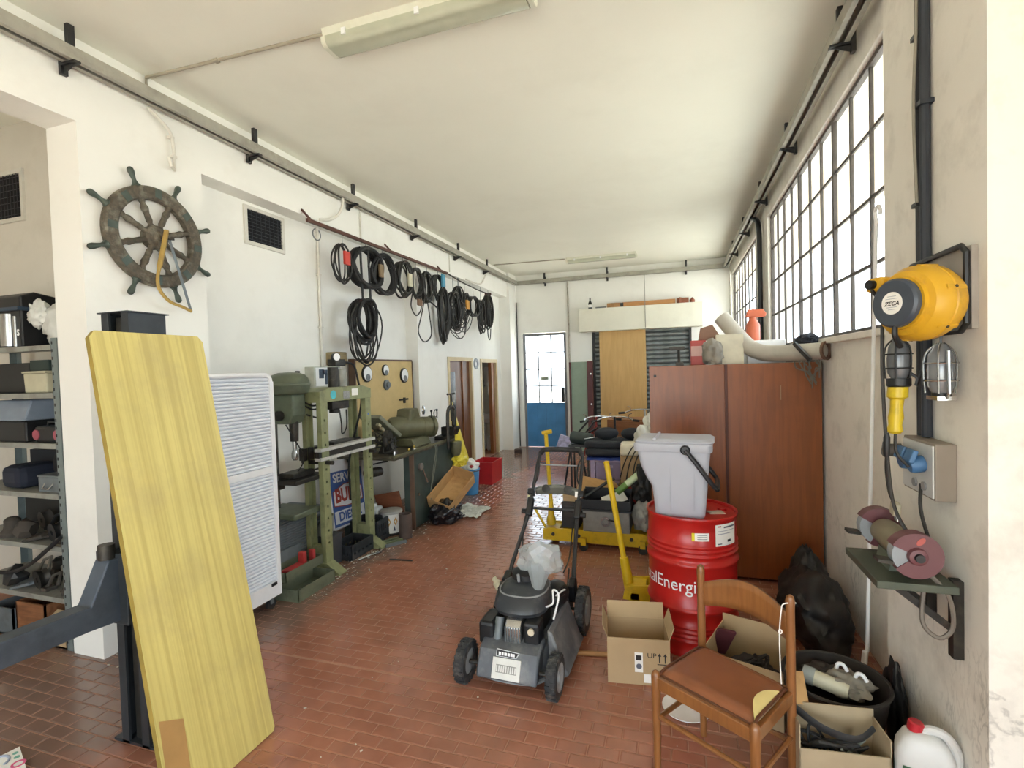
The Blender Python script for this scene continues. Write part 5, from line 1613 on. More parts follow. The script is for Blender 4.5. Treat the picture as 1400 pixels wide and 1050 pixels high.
def yb(u, v):
    w = 0.03 + 0.25 * v ** 0.8
    a = 2 * PI * u
    k = 1 + 0.22 * math.sin(a * 5 + 2 * v) * v
    return V(-2.93 + 0.06 * v * math.cos(a) * k + 0.02 * v, 6.24 + 0.27 * v + w * 0.62 * math.sin(a) * k, 1.50 - 0.92 * v)


MB().grid(yb, 28, 14, wrap=True).build('bag_body', M_yb, e)
MB().blob((-2.92, 6.46, 0.52), (0.17, 0.40, 0.20), 12, 0.3, 2.2).build('bag_bottom', M_yb, e)
# round wall plate and little things near the brown doors
e = thing('wall_dial', 'round grey dial on the wall between the brown doors', 'wall dial', (XREC, 9.47, 1.93))
MB().lathe([(0.05, 0.0), (0.11, 0), (0.11, 0.02), (0.095, 0.03), (0.05, 0.02), (0.05, 0.0)], (XREC, 9.47, 2.0), (1, 0, 0), 24).build('ring', mat('dial_grey', '9aa0a6', 0.5), e)
MB().lathe([(0, 0.008), (0.05, 0.008), (0.05, 0), (0, 0)], (XREC, 9.47, 2.0), (1, 0, 0), 18).build('face', M_white_p, e)
tag(MB().obox((-3.35, 10.55, 0.05), (0.16, 0.10, 0.10), (0, 0, 0.2)).build('brick', mat('dark_brick', '4a3c36', 0.8), smooth=0, bevel=0.008), 'small dark brick on the floor by the corner', 'brick')
# washroom seen through the open door
e = thing('wash_basin', 'white wash basin inside the open brown door', 'basin', (-4.35, 10.9, 0.4))
MB().prism([(11.095, 0.86), (10.78, 0.86), (10.80, 0.74), (10.90, 0.64), (11.095, 0.60)], 'x', -4.72, -4.02).build('bowl', M_white_p, e, smooth=0, bevel=0.02)
MB().box(-4.46, -4.28, 10.95, 11.09, 0.0, 0.60).build('pedestal', M_white_p, e, smooth=0, bevel=0.02)
MB().tube([(-4.35, 11.06, 0.86), (-4.35, 11.06, 0.98), (-4.35, 10.96, 1.0)], 0.012, 8).build('tap', M_chrome, e)
e = thing('water_heater', 'white water heater on the washroom wall', 'water heater', (-4.2, 11.0, 1.45))
MB().lathe([(0, 0), (0.07, 0.0), (0.09, 0.04), (0.09, 0.40), (0.07, 0.44), (0, 0.44)], (-4.18, 11.0, 1.50), (0, 0, 1), 24).build('tank', M_white_p, e)
MB().cyl((-4.18, 10.98, 1.3), (-4.18, 10.98, 1.5), 0.012, n=8).build('inlet', M_chrome, e)
e = thing('wall_mirror', 'small round mirror on the washroom wall', 'mirror', (-4.32, 11.09, 1.45))
MB().lathe([(0, 0), (0.09, 0), (0.09, 0.012), (0, 0.012)], (-4.36, 11.095, 1.55), (0, -1, 0), 22).build('mirror', M_chrome, e)
tag(MB().obox((-4.14, 10.90, 0.17), (0.12, 0.14, 0.34)).build('detergent_canister', M_white_p, smooth=0, bevel=0.03), 'white canister on the washroom floor', 'canister')

# ------------------------------------------------------------ rod with coiled hoses and cables
RX = -3.55
e = thing('hanging_rod', 'reddish iron rod along the wall carrying the coils', 'rod', (RX, 6.0, 3.45))
M_rust = mat('rust_red', '5a3a30', 0.6, 0.3, var=0.2)
MB().beam((RX, 4.28, 3.445), (RX, 7.60, 3.475), 0.03, 0.035).build('rod', M_rust, e, smooth=0)
MB().tube(smooth_path([(RX, 7.60, 3.475), (RX, 8.1, 3.43), (RX, 8.6, 3.405), (RX, 9.1, 3.39), (RX, 9.62, 3.40)], 5), 0.012, 6).build('slack_rope', M_cable, e)
for yy in (4.34, 5.9, 7.45):
    MB().beam((RX, yy, 3.46), (-3.66, yy, 3.58), 0.02, 0.02).build('rod_bracket', M_rust, e, smooth=0)
MB().box(-3.66, RX + 0.02, 9.58, 9.62, 3.38, 3.43).build('rod_bracket', M_rust, e, smooth=0)
MB().tube(arc((RX, 4.42, 3.33), 0.06, PI * 0.6, PI * 2.3, 14, 'yz'), 0.006, 6).build('ring_hook', M_grey_steel, e)

GC = 'coils hanging from the iron rod'


def coil(label, y0, y1, zt, zb, n, r, m=M_cable, drop=0.0, seed=0, tagc=None, zr=3.44, name='cable_coil', cat='cable', jit=0.10, extra=None, thick=0.09):
    """n loops of cable hung on a wire hook"""
    rnd = random.Random(seed)
    yc, zc_ = (y0 + y1) / 2, (zt + zb) / 2
    hy, hz = (y1 - y0) / 2 - r, (zt - zb) / 2 - r
    e = thing(name, label, cat, (RX, yc, zb), 0, GC)
    for k in range(n):
        ty = hy * (1 - jit * rnd.random() * 1.6)
        tz = hz * (1 - jit * rnd.random() * 1.2)
        oy = (rnd.random() - 0.5) * jit * hy * 1.2
        cz = zt - r - tz
        x = RX + (rnd.random() - 0.5) * thick
        ph = rnd.random() * 6
        pts = []
        for i in range(26):
            a = 2 * PI * i / 26
            w = 1 + 0.05 * math.sin(3 * a + ph)
            pts.append(V(x + 0.012 * math.sin(2 * a + ph), yc + oy + ty * math.cos(a) * w * (1 + 0.12 * -math.sin(a) * drop), cz + tz * math.sin(a) * (1 + 0.03 * math.sin(2 * a + ph))))
        MB().tube(pts, r * rnd.uniform(0.85, 1.1), 6, closed=True).build('loop', m, e)
    MB().tube([(RX, yc, zr + 0.03), (RX, yc, zt - r * 2), (RX + 0.02, yc + 0.02, zt - r * 3), (RX + 0.02, yc + 0.03, zt - r)], 0.004, 5).build('hook', M_grey_steel, e)
    if tagc:
        col, ty, tz, w, h = tagc
        MB().obox((RX + thick / 2 + 0.02, ty, tz), (0.03, w, h), (0, 0, 0)).build('plug', mat('plug_' + col, col, 0.5), e, smooth=0, bevel=0.006)
    if extra:
        for pts, rr in extra:
            MB().tube(smooth_path(pts, 7), rr, 6).build('tail', m, e)
    return e


coil('thin black cable coil with red plug on the iron rod', 4.70, 4.99, 3.335, 2.87, 5, 0.010, seed=1, tagc=('c03a2e', 4.83, 3.16, 0.10, 0.15))
coil('thick rubber hose ring at the near end of the iron rod', 4.97, 5.63, 3.39, 2.88, 8, 0.022, M_rubber, seed=2, jit=0.05, name='hose_coil', cat='hose')
e2 = coil('long rubber hose bundle hanging low on two straps', 4.98, 5.44, 2.76, 2.20, 9, 0.018, M_rubber, seed=3, jit=0.14, zr=2.85, name='hose_coil', cat='hose', thick=0.16)
for k in range(7):
    rr = random.Random(40 + k)
    hy, hz = 0.30 - 0.028 * k, 0.385 - 0.06 * rr.random()
    xx = RX + rr.uniform(-0.06, 0.06)
    pts = [V(xx + 0.02 * math.sin(2 * a + k), 5.21 + hy * math.cos(a) * (1 + 0.05 * math.sin(3 * a + k)), 2.72 - hz + hz * math.sin(a)) for a in [2 * PI * i / 28 for i in range(28)]]
    MB().tube(pts, 0.010, 6, closed=True).build('loop', M_cable, e2)
for yy in (5.14, 5.30):
    MB().beam((RX + 0.03, yy, 3.36), (RX + 0.03, yy + 0.02, 2.66), 0.03, 0.012, up=(1, 0, 0)).build('strap', M_rubber, e2, smooth=0)
coil('black cable ring with brown tag next to the thick hose', 5.37, 5.95, 3.385, 2.85, 7, 0.016, M_rubber, seed=4, jit=0.09, name='hose_coil', cat='hose', tagc=('7a6546', 5.52, 3.14, 0.08, 0.16))
coil('black cable coil with cream plug on the iron rod', 5.96, 6.38, 3.395, 2.86, 8, 0.014, seed=5, jit=0.15, tagc=('c8c2a8', 6.24, 3.14, 0.09, 0.18))
coil('black cable coil with brown connector hanging from its lower end', 6.34, 6.72, 3.37, 2.90, 9, 0.012, seed=6, jit=0.12, tagc=('6e4f35', 6.50, 2.86, 0.12, 0.09), extra=[([(RX, 6.42, 3.0), (RX, 6.36, 2.80), (RX, 6.50, 2.68), (RX, 6.66, 2.80), (RX, 6.62, 3.0)], 0.010)])
coil('flat black cable bundle with one long drooping loop', 6.72, 7.02, 3.38, 2.88, 9, 0.011, seed=7, jit=0.2, extra=[([(RX, 6.80, 3.0), (RX, 6.66, 2.7), (RX, 6.55, 2.45), (RX, 6.72, 2.31), (RX, 6.95, 2.42), (RX, 6.92, 2.7), (RX, 6.84, 3.0)], 0.010), ([(RX, 6.75, 2.98), (RX, 7.0, 2.92), (RX, 7.2, 2.86)], 0.012)])
coil('black cable coil tied with a blue strap', 7.06, 7.44, 3.40, 2.92, 6, 0.012, seed=8, jit=0.25, tagc=('4a8fae', 7.30, 3.30, 0.11, 0.2))
coil('long heavy bundle of black cable hanging lowest beyond the blue strap', 7.20, 7.58, 3.20, 2.28, 13, 0.014, seed=9, jit=0.35)
coil('big tangled black cable heap in the middle of the rope', 7.50, 8.10, 3.20, 2.52, 14, 0.012, seed=10, jit=0.35, thick=0.14)
coil('loose tangle of thin black flex with trailing loops', 7.62, 8.40, 3.06, 2.40, 13, 0.008, seed=11, jit=0.5, thick=0.16)
coil('peaked black cable bundle above the tangle', 7.86, 8.20, 3.33, 2.70, 8, 0.013, seed=12, jit=0.3)
coil('black cable bundle with orange plug', 8.12, 8.46, 3.25, 2.65, 8, 0.012, seed=13, jit=0.3, tagc=('c9923c', 8.26, 3.03, 0.12, 0.16))
coil('round black cable ring beyond the orange plug', 8.40, 8.98, 3.24, 2.84, 7, 0.013, seed=14, jit=0.12)
coil('narrow black cable bundle near the end of the rope', 8.92, 9.20, 3.22, 2.55, 7, 0.013, seed=15, jit=0.3)
coil('narrow black cable bundle hanging at the very end of the rope', 9.30, 9.66, 3.38, 2.62, 10, 0.016, seed=16, jit=0.3, extra=[([(RX, 9.40, 2.8), (RX, 9.42, 2.55), (RX, 9.52, 2.48), (RX, 9.58, 2.7)], 0.010)])

# ------------------------------------------------------------ end wall
M_ply2 = mat('plywood', 'd3ad70', 0.6, var=0.05, scale=2, wood=('bd9355', (14, 14, 1.6), 0.35))
tag(MB()._add([V(-1.63, 11.40, 0.0), V(-0.615, 11.40, 0.0), V(-0.615, 11.455, 2.66), V(-1.63, 11.455, 2.66), V(-1.63, 11.415, 0.0), V(-0.615, 11.415, 0.0), V(-0.615, 11.47, 2.66), V(-1.63, 11.47, 2.66)],
              [(3, 2, 1, 0), (4, 5, 6, 7), (0, 1, 5, 4), (1, 2, 6, 5), (2, 3, 7, 6), (3, 0, 4, 7)]).build('plywood_sheet', M_ply2, smooth=0), 'tall pale plywood sheet leaning on the roller shutter', 'plywood')
e = thing('green_panel', 'tall grey-green panel with dark red edges beside the plywood', 'panel', (-2.03, 11.1, 0))
MB().box(-2.22, -1.86, 11.06, 11.12, 0, 1.99).build('panel_face', mat('panel_green', '8fa391', 0.5, var=0.05), e, smooth=0)
MB().box(-2.26, -2.22, 11.03, 11.14, 0, 1.99).build('edge_strip', mat('maroon', '5c2f30', 0.5), e, smooth=0)
MB().box(-1.86, -1.74, 11.03, 11.14, 0, 2.0).build('edge_board', mat('maroon', '5c2f30', 0.5), e, smooth=0)
for z in (1.05, 1.72):
    MB().cyl((-1.77, 11.03, z), (-1.77, 10.99, z), 0.02, n=10).build('knob', M_chrome, e)
# on top of the shutter housing
zt = 3.166
GH = 'things on the shutter housing'
e = thing('bottle', 'dark bottle standing on the shutter housing', 'bottle', (-1.80, 11.33, zt), 0, GH)
MB().lathe([(0, 0), (0.042, 0), (0.045, 0.02), (0.045, 0.13), (0.016, 0.19), (0.016, 0.25), (0, 0.25)], (-1.80, 11.33, zt), (0, 0, 1), 18).build('glass', mat('bottle_dark', '1c1c18', 0.15), e)
MB().lathe([(0.0455, 0.04), (0.0462, 0.04), (0.0462, 0.10), (0.0455, 0.10), (0.0455, 0.04)], (-1.80, 11.33, zt), (0, 0, 1), 18).build('paper_label', M_paper, e)
tag(MB().box(-1.10, 0.02, 11.27, 11.41, zt, zt + 0.10).build('wood_plank', mat('plank_orange', 'b5814e', 0.6, wood=('98683a', (2, 30, 30), 0.4)), smooth=0), 'orange wooden plank lying on the shutter housing', 'plank', GH)
tag(MB().box(-1.42, -1.12, 11.28, 11.40, zt, zt + 0.10).box(-1.25, -1.20, 11.27, 11.28, zt, zt + 0.10).build('junk_box', mat('box_ochre', 'a87d52', 0.7, var=0.3, scale=12), smooth=0), 'small ochre box between bottle and plank on the housing', 'box', GH)
tag(MB().tube([(-1.68, 11.33, zt + 0.02), (-1.44, 11.35, zt + 0.025)], 0.02, 8).build('metal_rod', M_grey_steel), 'short grey metal rod beside the bottle on the housing', 'rod', GH)
tag(MB().obox((0.17, 11.34, zt + 0.055), (0.24, 0.12, 0.11)).obox((0.12, 11.30, zt + 0.06), (0.06, 0.06, 0.12), (0, 0.2, 0.3)).build('parts_carton', mat('carton_rust', '8a5238', 0.7, var=0.3, scale=14), smooth=0), 'rust-coloured carton at the end of the plank on the housing', 'box', GH)
tag(MB().lathe([(0, 0), (0.05, 0), (0.055, 0.06), (0, 0.12)], (0.36, 11.34, zt), (0, 0, 1), 14).build('rusty_can', mat('can_rust', '8c4b30', 0.6)), 'small rusty can at the far end of the housing', 'can', GH)
tag(MB().box(-1.13, -1.06, 11.262, 11.268, zt, zt + 0.09).build('striped_tag', M_oily, smooth=0), 'dark tag against the orange plank on the housing', 'tag', GH)

# ------------------------------------------------------------ heap in the middle of the room
GM = 'household heap in the middle of the room'
# brown chest behind with bicycles/handlebars
e = thing('wooden_chest', 'brown wooden chest of drawers behind the black cushions', 'chest', (-0.85, 9.25, 0), 0, GM)
MB().box(-1.18, -0.42, 9.0, 9.5, 0.03, 0.92).build('chest_body', mat('chest_brown', '8c5a34', 0.5, wood=('6d4122', (3, 30, 30), 0.4)), e, smooth=0, bevel=0.006)
for k in range(3):
    dr = MB().box(-1.15, -0.45, 8.98, 9.0, 0.08 + 0.28 * k, 0.33 + 0.28 * k).build('drawer', mat('chest_brown', '8c5a34', 0.5), e, smooth=0)
    MB().cyl((-0.8, 8.98, 0.2 + 0.28 * k), (-0.8, 8.95, 0.2 + 0.28 * k), 0.015, n=8).build('knob', M_chrome, dr)
M_bar = mat('bike_black', '202225', 0.4)


def bike_bars(label, cx, cy, z, rz, col):
    e = thing('bicycle', label, 'bicycle', (cx, cy, 0), rz, GM)
    MB().tube(smooth_path([(-0.28, -0.06, z), (-0.18, 0.02, z + 0.04), (0, 0.06, z + 0.05), (0.18, 0.02, z + 0.04), (0.28, -0.06, z)], 5), 0.012, 8).build('handlebar', M_chrome, e, world=False)
    for s in (-1, 1):
        MB().cyl((s * 0.28, -0.06, z), (s * 0.36, -0.12, z - 0.005), 0.018, n=10).build('grip', M_rubber, e, world=False)
        MB().tube([(s * 0.2, 0.01, z + 0.03), (s * 0.22, 0.0, z + 0.09), (s * 0.26, 0.0, z + 0.10)], 0.006, 6).build('brake_lever', M_chrome, e, world=False)
    MB().tube([(0, 0.06, z + 0.05), (0, 0.08, z - 0.10), (0, 0.02, 0.62), (0, -0.02, 0.30)], [0.016, 0.018, 0.02, 0.012], 8).build('fork', mat('bike_' + col, col, 0.4), e, world=False)
    MB().tube([(0.0, -0.02 + 0.29 * math.cos(2 * PI * i / 28), 0.30 + 0.28 * math.sin(2 * PI * i / 28)) for i in range(28)], 0.018, 8, closed=True).build('tyre', M_rubber, e, world=False)
    MB().tube([(0, 0.07, z - 0.1), (0.02, 0.5, 0.55), (0.02, 0.62, 0.32)], 0.017, 8).build('down_tube', mat('bike_' + col, col, 0.4), e, world=False)
    for k in range(4):
        a = k * PI / 4
        MB().tube([(0, -0.02 + 0.28 * math.cos(a), 0.30 + 0.28 * math.sin(a)), (0, -0.02 - 0.28 * math.cos(a), 0.30 - 0.28 * math.sin(a))], 0.003, 4).build('spoke_pair', M_chrome, e, world=False)
    return e


bike_bars('bicycle with chrome handlebar standing behind the black cushions', -0.92, 7.95, 1.02, 0.15, '2a2c30')
bike_bars('bicycle with red fork wedged between chest and black cushions', -1.22, 8.2, 1.0, 0.6, '8a2f2a')
bike_bars('bicycle with pale fork close to the brown wardrobe', -0.50, 8.1, 1.12, -0.35, 'b9b7ae')
# lilac drawer unit with blue lid
e = thing('drawer_unit', 'translucent lilac plastic drawer unit under the black cushions', 'drawers', (-0.9, 6.95, 0), 0, GM)
M_lil = mat('lilac_plastic', 'b3a2c2', 0.35, var=0.05)
M_lil2 = mat('lilac_drawer', '8f83a2', 0.3, var=0.05)
MB().box(-1.13, -1.07, 6.80, 7.15, 0, 0.60).box(-0.72, -0.66, 6.80, 7.15, 0, 0.60).box(-1.07, -0.72, 6.80, 7.15, 0.0, 0.03).box(-1.07, -0.72, 6.80, 7.15, 0.29, 0.32).box(-1.07, -0.72, 6.80, 7.15, 0.57, 0.60).box(-1.07, -0.72, 7.13, 7.15, 0.03, 0.57).build('unit_frame', M_lil, e, smooth=0)
for z0_ in (0.035, 0.325):
    dr = MB().box(-1.065, -0.725, 6.81, 7.12, z0_, z0_ + 0.24).build('drawer', M_lil2, e, smooth=0, bevel=0.01)
    MB().box(-0.96, -0.83, 6.79, 6.81, z0_ + 0.17, z0_ + 0.20).build('drawer_pull', M_lil, dr, smooth=0)
tag(MB().grid(lambda u, v: V(-1.18 + 0.62 * u, 6.76 + 0.42 * v, 0.607 + 0.018 * noise.noise(V(u * 5, v * 5, 1)) + 0.02 - 0.06 * (max(0, abs(v - 0.5) - 0.42) * 8) ** 2), 18, 10).build('blue_cloth', mat('cobalt_cloth', '2a3f86', 0.8), smooth=60), 'cobalt blue cloth on the lilac drawer unit', 'cloth', GM)
# black cushions
M_cush = mat('charcoal_fabric', '2b2e33', 0.85, var=0.15, bump=0.3, bscale=90)
e = thing('seat_cushion', 'black padded bench cushion lying on the lilac drawers', 'cushion', (-0.85, 6.98, 0.64), 0, GM)
MB().obox((-0.82, 6.98, 0.70), (0.76, 0.40, 0.10)).build('lower_pad', M_cush, e, smooth=30, bevel=0.035, seg=3)
MB().obox((-0.82, 7.0, 0.80), (0.78, 0.42, 0.10)).build('upper_pad', M_cush, e, smooth=30, bevel=0.035, seg=3)
for (x, y, rz, lab) in ((-0.93, 7.0, 0.3, 'rounded black headrest lying on the bench cushion near the red-edged panel'), (-0.57, 6.96, -0.35, 'rounded black headrest touching the white plastic sack')):
    e = thing('headrest', lab, 'headrest', (x, y, 0.85), rz, GM)
    MB().ball((0, 0, 0.085), (0.17, 0.10, 0.085), 18, 10).build('pad', M_cush, e, world=False)
    MB().tube([(-0.16, 0.02, 0.03), (-0.30, 0.04, 0.012)], 0.007, 6).build('prong', M_chrome, e, world=False)
tag(MB().lathe([(0, 0), (0.07, 0.0), (0.085, 0.02), (0.085, 0.30), (0.07, 0.32), (0, 0.32)], (-1.45, 7.10, 0.87), (1, -0.1, -0.12), 20).build('rolled_mat', mat('mat_green', '3f4844', 0.8)), 'dark green rolled mat lying left of the black cushions', 'rolled mat', GM)
e = thing('side_stand', 'low dark stand carrying the rolled mat', 'stand', (-1.3, 7.1, 0), 0, GM)
MB().box(-1.46, -1.16, 6.95, 7.25, 0.74, 0.775).build('stand_top', M_steel_d, e, smooth=0)
for x in (-1.43, -1.19):
    for y in (6.98, 7.22):
        MB().box(x - 0.012, x + 0.012, y - 0.012, y + 0.012, 0, 0.74).build('leg', M_steel_d, e, smooth=0)
# folded black rack with patterned pouch
e = thing('folding_rack', 'folded black tube rack with printed pouch beside the green panel', 'folding rack', (-1.5, 7.55, 0), 0, GM)
for (p, q) in (((-1.62, 7.55, 0.66), (-1.26, 7.55, 1.06)), ((-1.52, 7.50, 0.62), (-1.17, 7.50, 1.04)), ((-1.66, 7.52, 0.0), (-1.52, 7.52, 0.78)), ((-1.30, 7.58, 0.0), (-1.44, 7.58, 0.86)), ((-1.50, 7.53, 0.85), (-1.10, 7.53, 0.74)), ((-1.58, 7.54, 0.70), (-1.12, 7.54, 0.95))):
    MB().tube([p, q], 0.014, 8).build('rack_tube', M_bar, e)
MB().obox((-1.63, 7.47, 0.72), (0.20, 0.03, 0.22), (0, math.radians(20), 0)).build('pouch', mat('pouch_lilac', 'a7a6c4', 0.7, var=0.35, scale=25), e, smooth=0, bevel=0.012)
# white sack, wooden box, cables
e = thing('plastic_sack', 'white plastic sack slumped over the cushions beside the wardrobe', 'bag', (-0.42, 6.9, 0.6), 0, GM)
M_sack = mat('sack_white', 'd9d7cc', 0.45, var=0.06, bump=0.2, bscale=15)
MB().blob((-0.40, 6.72, 0.70), (0.28, 0.28, 0.36), 21, 0.35, 1.9).build('sack_body', M_sack, e, smooth=70)
MB().blob((-0.30, 6.80, 1.00), (0.22, 0.20, 0.24), 22, 0.4, 2.0).build('sack_top', M_sack, e, smooth=70)
e = thing('sack_support', 'red and black stacked boxes under the white sack', 'box', (-0.35, 6.8, 0), 0, GM)
MB().box(-0.52, -0.20, 6.62, 6.98, 0.003, 0.38).build('red_box', mat('box_red', '8e2f2a', 0.6), e, smooth=0, bevel=0.006)
MB().box(-0.50, -0.20, 6.62, 6.98, 0.382, 0.72).build('black_box', M_black, e, smooth=0, bevel=0.006)
e = thing('sewing_case', 'cream and tan hard case with black cables draped over it', 'case', (-0.42, 5.75, 0), 0, GM)
MB().obox((-0.43, 5.72, 0.73), (0.36, 0.34, 0.30), (0, 0, 0.1)).build('tan_base', mat('case_tan', 'a5855c', 0.6), e, smooth=0, bevel=0.02)
MB().obox((-0.43, 5.72, 0.94), (0.37, 0.35, 0.12), (0, 0, 0.1), taper=0.92).build('cream_lid', mat('case_cream', 'cfc6ae', 0.5), e, smooth=0, bevel=0.03)
for k in range(6):
    x = -0.56 + 0.055 * k
    MB().tube(smooth_path([(x + 0.16, 5.50, 1.01), (x + 0.10, 5.46, 0.98), (x + 0.02, 5.45, 0.82), (x - 0.03 + 0.01 * k, 5.46, 0.66 - 0.02 * k)], 6), 0.007, 6).build('cable', M_cable, e)
e = thing('box_stack', 'brown carton with red front under the cream case', 'box', (-0.4, 5.72, 0), 0, GM)
MB().box(-0.62, -0.22, 5.52, 5.92, 0.003, 0.57).build('carton', mat('carton_dark', '7c6240', 0.8), e, smooth=0)
MB().box(-0.58, -0.36, 5.508, 5.52, 0.35, 0.55).build('red_front', mat('front_red', '9c2d2a', 0.6), e, smooth=0)

# ------------------------------------------------------------ yellow trolley jacks
e = thing('trolley_jack', 'long yellow trolley jack with upright handle and loaded tray', 'trolley jack', (-0.85, 5.2, 0))
for y in (5.08, 5.34):
    MB().prism([(-1.36, 0.06), (-1.36, 0.16), (-1.30, 0.185), (-0.34, 0.185), (-0.25, 0.14), (-0.25, 0.05)], 'y', y - 0.012, y + 0.012).build('side_plate', M_yellow, e, smooth=0)
MB().box(-1.36, -1.20, 5.092, 5.328, 0.07, 0.17).build('front_bridge', M_yellow, e, smooth=0)
MB().box(-0.40, -0.27, 5.092, 5.328, 0.06, 0.15).build('rear_bridge', M_yellow, e, smooth=0)
MB().lathe([(0.0, 0.0), (0.05, 0.0), (0.05, 0.06), (0.035, 0.10), (0.022, 0.28), (0, 0.28)], (-1.30, 5.2, 0.185), (0, 0, 1), 14).build('handle_socket', M_yellow, e)
MB().tube([(-1.30, 5.2, 0.46), (-1.335, 5.2, 1.16)], 0.021, 10).build('handle', M_yellow, e)
MB().cyl((-1.375, 5.2, 1.165), (-1.27, 5.2, 1.185), 0.022, n=10).build('handle_grip', M_yellow, e)
MB().tube([(-1.33, 5.06, 0.20), (-1.44, 5.04, 0.40)], 0.013, 8).build('pedal', M_yellow, e)
for (x, y) in ((-0.92, 5.0), (-1.30, 5.38), (-0.34, 5.03), (-0.34, 5.39)):
    wl = MB().cyl((x, y - 0.018, 0.045), (x, y + 0.018, 0.045), 0.045, n=16).build('castor', M_oily, e)
    MB().box(x - 0.025, x + 0.025, y - 0.028, y + 0.028, 0.06, 0.13).build('castor_fork', M_yellow, wl, smooth=0)
for x in (-1.25, -0.98, -0.45):
    MB().cyl((x, 5.068, 0.125), (x, 5.055, 0.125), 0.018, n=10).build('bolt', M_oily, e)
GT = 'things piled on the long yellow jack'
e = thing('tool_chest', 'grey metal tool chest with handle on the long yellow jack', 'toolbox', (-0.68, 5.2, 0.186), 0, GT)
MB().box(-0.93, -0.46, 5.04, 5.36, 0.187, 0.40).build('chest_body', mat('chest_grey', '8d8c86', 0.5, 0.2, dirt='57544c', dscale=7, damt=0.5), e, smooth=0, bevel=0.008)
MB().box(-0.95, -0.44, 5.02, 5.38, 0.40, 0.42).build('chest_rim', M_black, e, smooth=0)
MB().lathe([(0.03, 0), (0.05, 0), (0.05, 0.012), (0.03, 0.012), (0.03, 0)], (-0.70, 5.04, 0.30), (0, -1, 0), 16).build('dial', M_chrome, e)
MB().tube([(-0.67, 5.03, 0.32), (-0.60, 5.02, 0.31), (-0.58, 5.02, 0.25)], 0.01, 6).build('handle', M_oily, e)
e = thing('black_tray', 'open black tray with papers on the grey tool chest', 'tray', (-0.70, 5.2, 0.421), 0, GT)
MB().box(-0.96, -0.45, 5.04, 5.40, 0.421, 0.43).box(-0.96, -0.45, 5.04, 5.05, 0.43, 0.51).box(-0.96, -0.45, 5.39, 5.40, 0.43, 0.56).box(-0.96, -0.95, 5.05, 5.39, 0.43, 0.55).box(-0.46, -0.45, 5.05, 5.39, 0.43, 0.55).build('tray_shell', M_black, e, smooth=0)
tag(MB().obox((-0.63, 5.22, 0.49), (0.24, 0.20, 0.008), (0.25, -0.3, 0.3)).obox((-0.66, 5.26, 0.47), (0.22, 0.2, 0.006), (0.1, -0.1, -0.2)).build('manual', M_paper, smooth=0), 'white papers lying in the black tray', 'papers', GT)
tag(MB().tube([(-0.93, 5.16, 0.50), (-0.70, 5.20, 0.66), (-0.62, 5.22, 0.70)], 0.016, 8).build('steel_bar', M_steel_d), 'dark steel bar sticking out of the black tray', 'bar', GT)
e = thing('spray_tube', 'green tube with pale label leaning out of the black tray', 'tube', (-0.52, 5.22, 0.56), 0, GT)
d = V(0.26, 0.06, 0.22).normalized()
p0 = V(-0.60, 5.20, 0.56)
MB().cyl(p0, p0 + d * 0.13, 0.034, n=16).build('green_part', mat('tube_green', '6c9440', 0.4), e)
MB().cyl(p0 + d * 0.13, p0 + d * 0.34, 0.035, n=16).build('label_part', mat('tube_pale', 'cfe0b4', 0.4), e)
MB().cyl(p0 + d * 0.34, p0 + d * 0.44, 0.026, 0.012, n=14).build('nozzle', M_white_p, e)
e = thing('open_box', 'flattened open cardboard box behind the long yellow jack', 'box', (-0.95, 5.75, 0), 0, GT)
MB().box(-1.10, -0.72, 5.62, 5.95, 0.003, 0.42).build('box_body', mat('box_olive', '8a8058', 0.8), e, smooth=0)
MB().obox((-0.90, 5.62, 0.50), (0.36, 0.26, 0.006), (math.radians(38), math.radians(10), 0)).build('flap', M_card_in, e, smooth=0)
MB().obox((-0.68, 5.78, 0.47), (0.16, 0.30, 0.006), (0, math.radians(50), 0)).build('flap', M_card_in, e, smooth=0)
tag(MB().blob((-0.345, 5.24, 0.187), (0.20, 0.26, 0.30), 31, 0.3, 2.0).build('plastic_bundle', mat('grey_film', 'a3a198', 0.4, var=0.15), smooth=70), 'crumpled grey plastic bundle on the jack behind the red drum', 'bag', GT)
tag(MB().box(-1.16, -0.98, 5.10, 5.32, 0.187, 0.46).box(-1.14, -1.0, 5.09, 5.10, 0.30, 0.42).build('car_battery', mat('battery_dark', '2c2a28', 0.5), smooth=0, bevel=0.01), 'dark car battery on the long yellow jack', 'battery', GT)
tag(MB().box(-1.15, -1.0, 5.12, 5.30, 0.462, 0.54).build('small_carton', M_card, smooth=0, bevel=0.004), 'small tan carton on the dark car battery', 'box', GT)
tag(MB().blob((-0.35, 5.30, 0.46), (0.20, 0.22, 0.38), 33, 0.35, 2.4).build('cable_heap', M_cable, smooth=70), 'heap of black flex on the grey plastic bundle', 'cable', GT)

e = thing('floor_jack', 'yellow floor jack with slanted handle beside the red drum', 'floor jack', (-0.2, 4.1, 0))
MB().tube([(-0.53, 3.95, 1.10), (-0.40, 3.96, 0.26)], 0.022, 10).build('handle', M_yellow, e)
MB().lathe([(0, 0), (0.022, 0), (0.026, 0.01), (0.0, 0.02)], (-0.53, 3.95, 1.10), (-0.15, 0, 1), 10).build('handle_cap', M_yellow, e)
MB().tube([(-0.415, 3.96, 0.36), (-0.375, 3.96, 0.12)], [0.034, 0.042], 12).build('handle_socket', M_yellow, e)
for y in (3.88, 4.06):
    MB().prism([(-0.42, 0.07), (-0.40, 0.17), (-0.20, 0.19), (0.28, 0.15), (0.30, 0.05), (-0.25, 0.05)], 'y', y - 0.01, y + 0.01).build('side_plate', M_yellow, e, smooth=0)
MB().box(-0.38, -0.25, 3.89, 4.05, 0.10, 0.17).build('bridge', M_yellow, e, smooth=0)
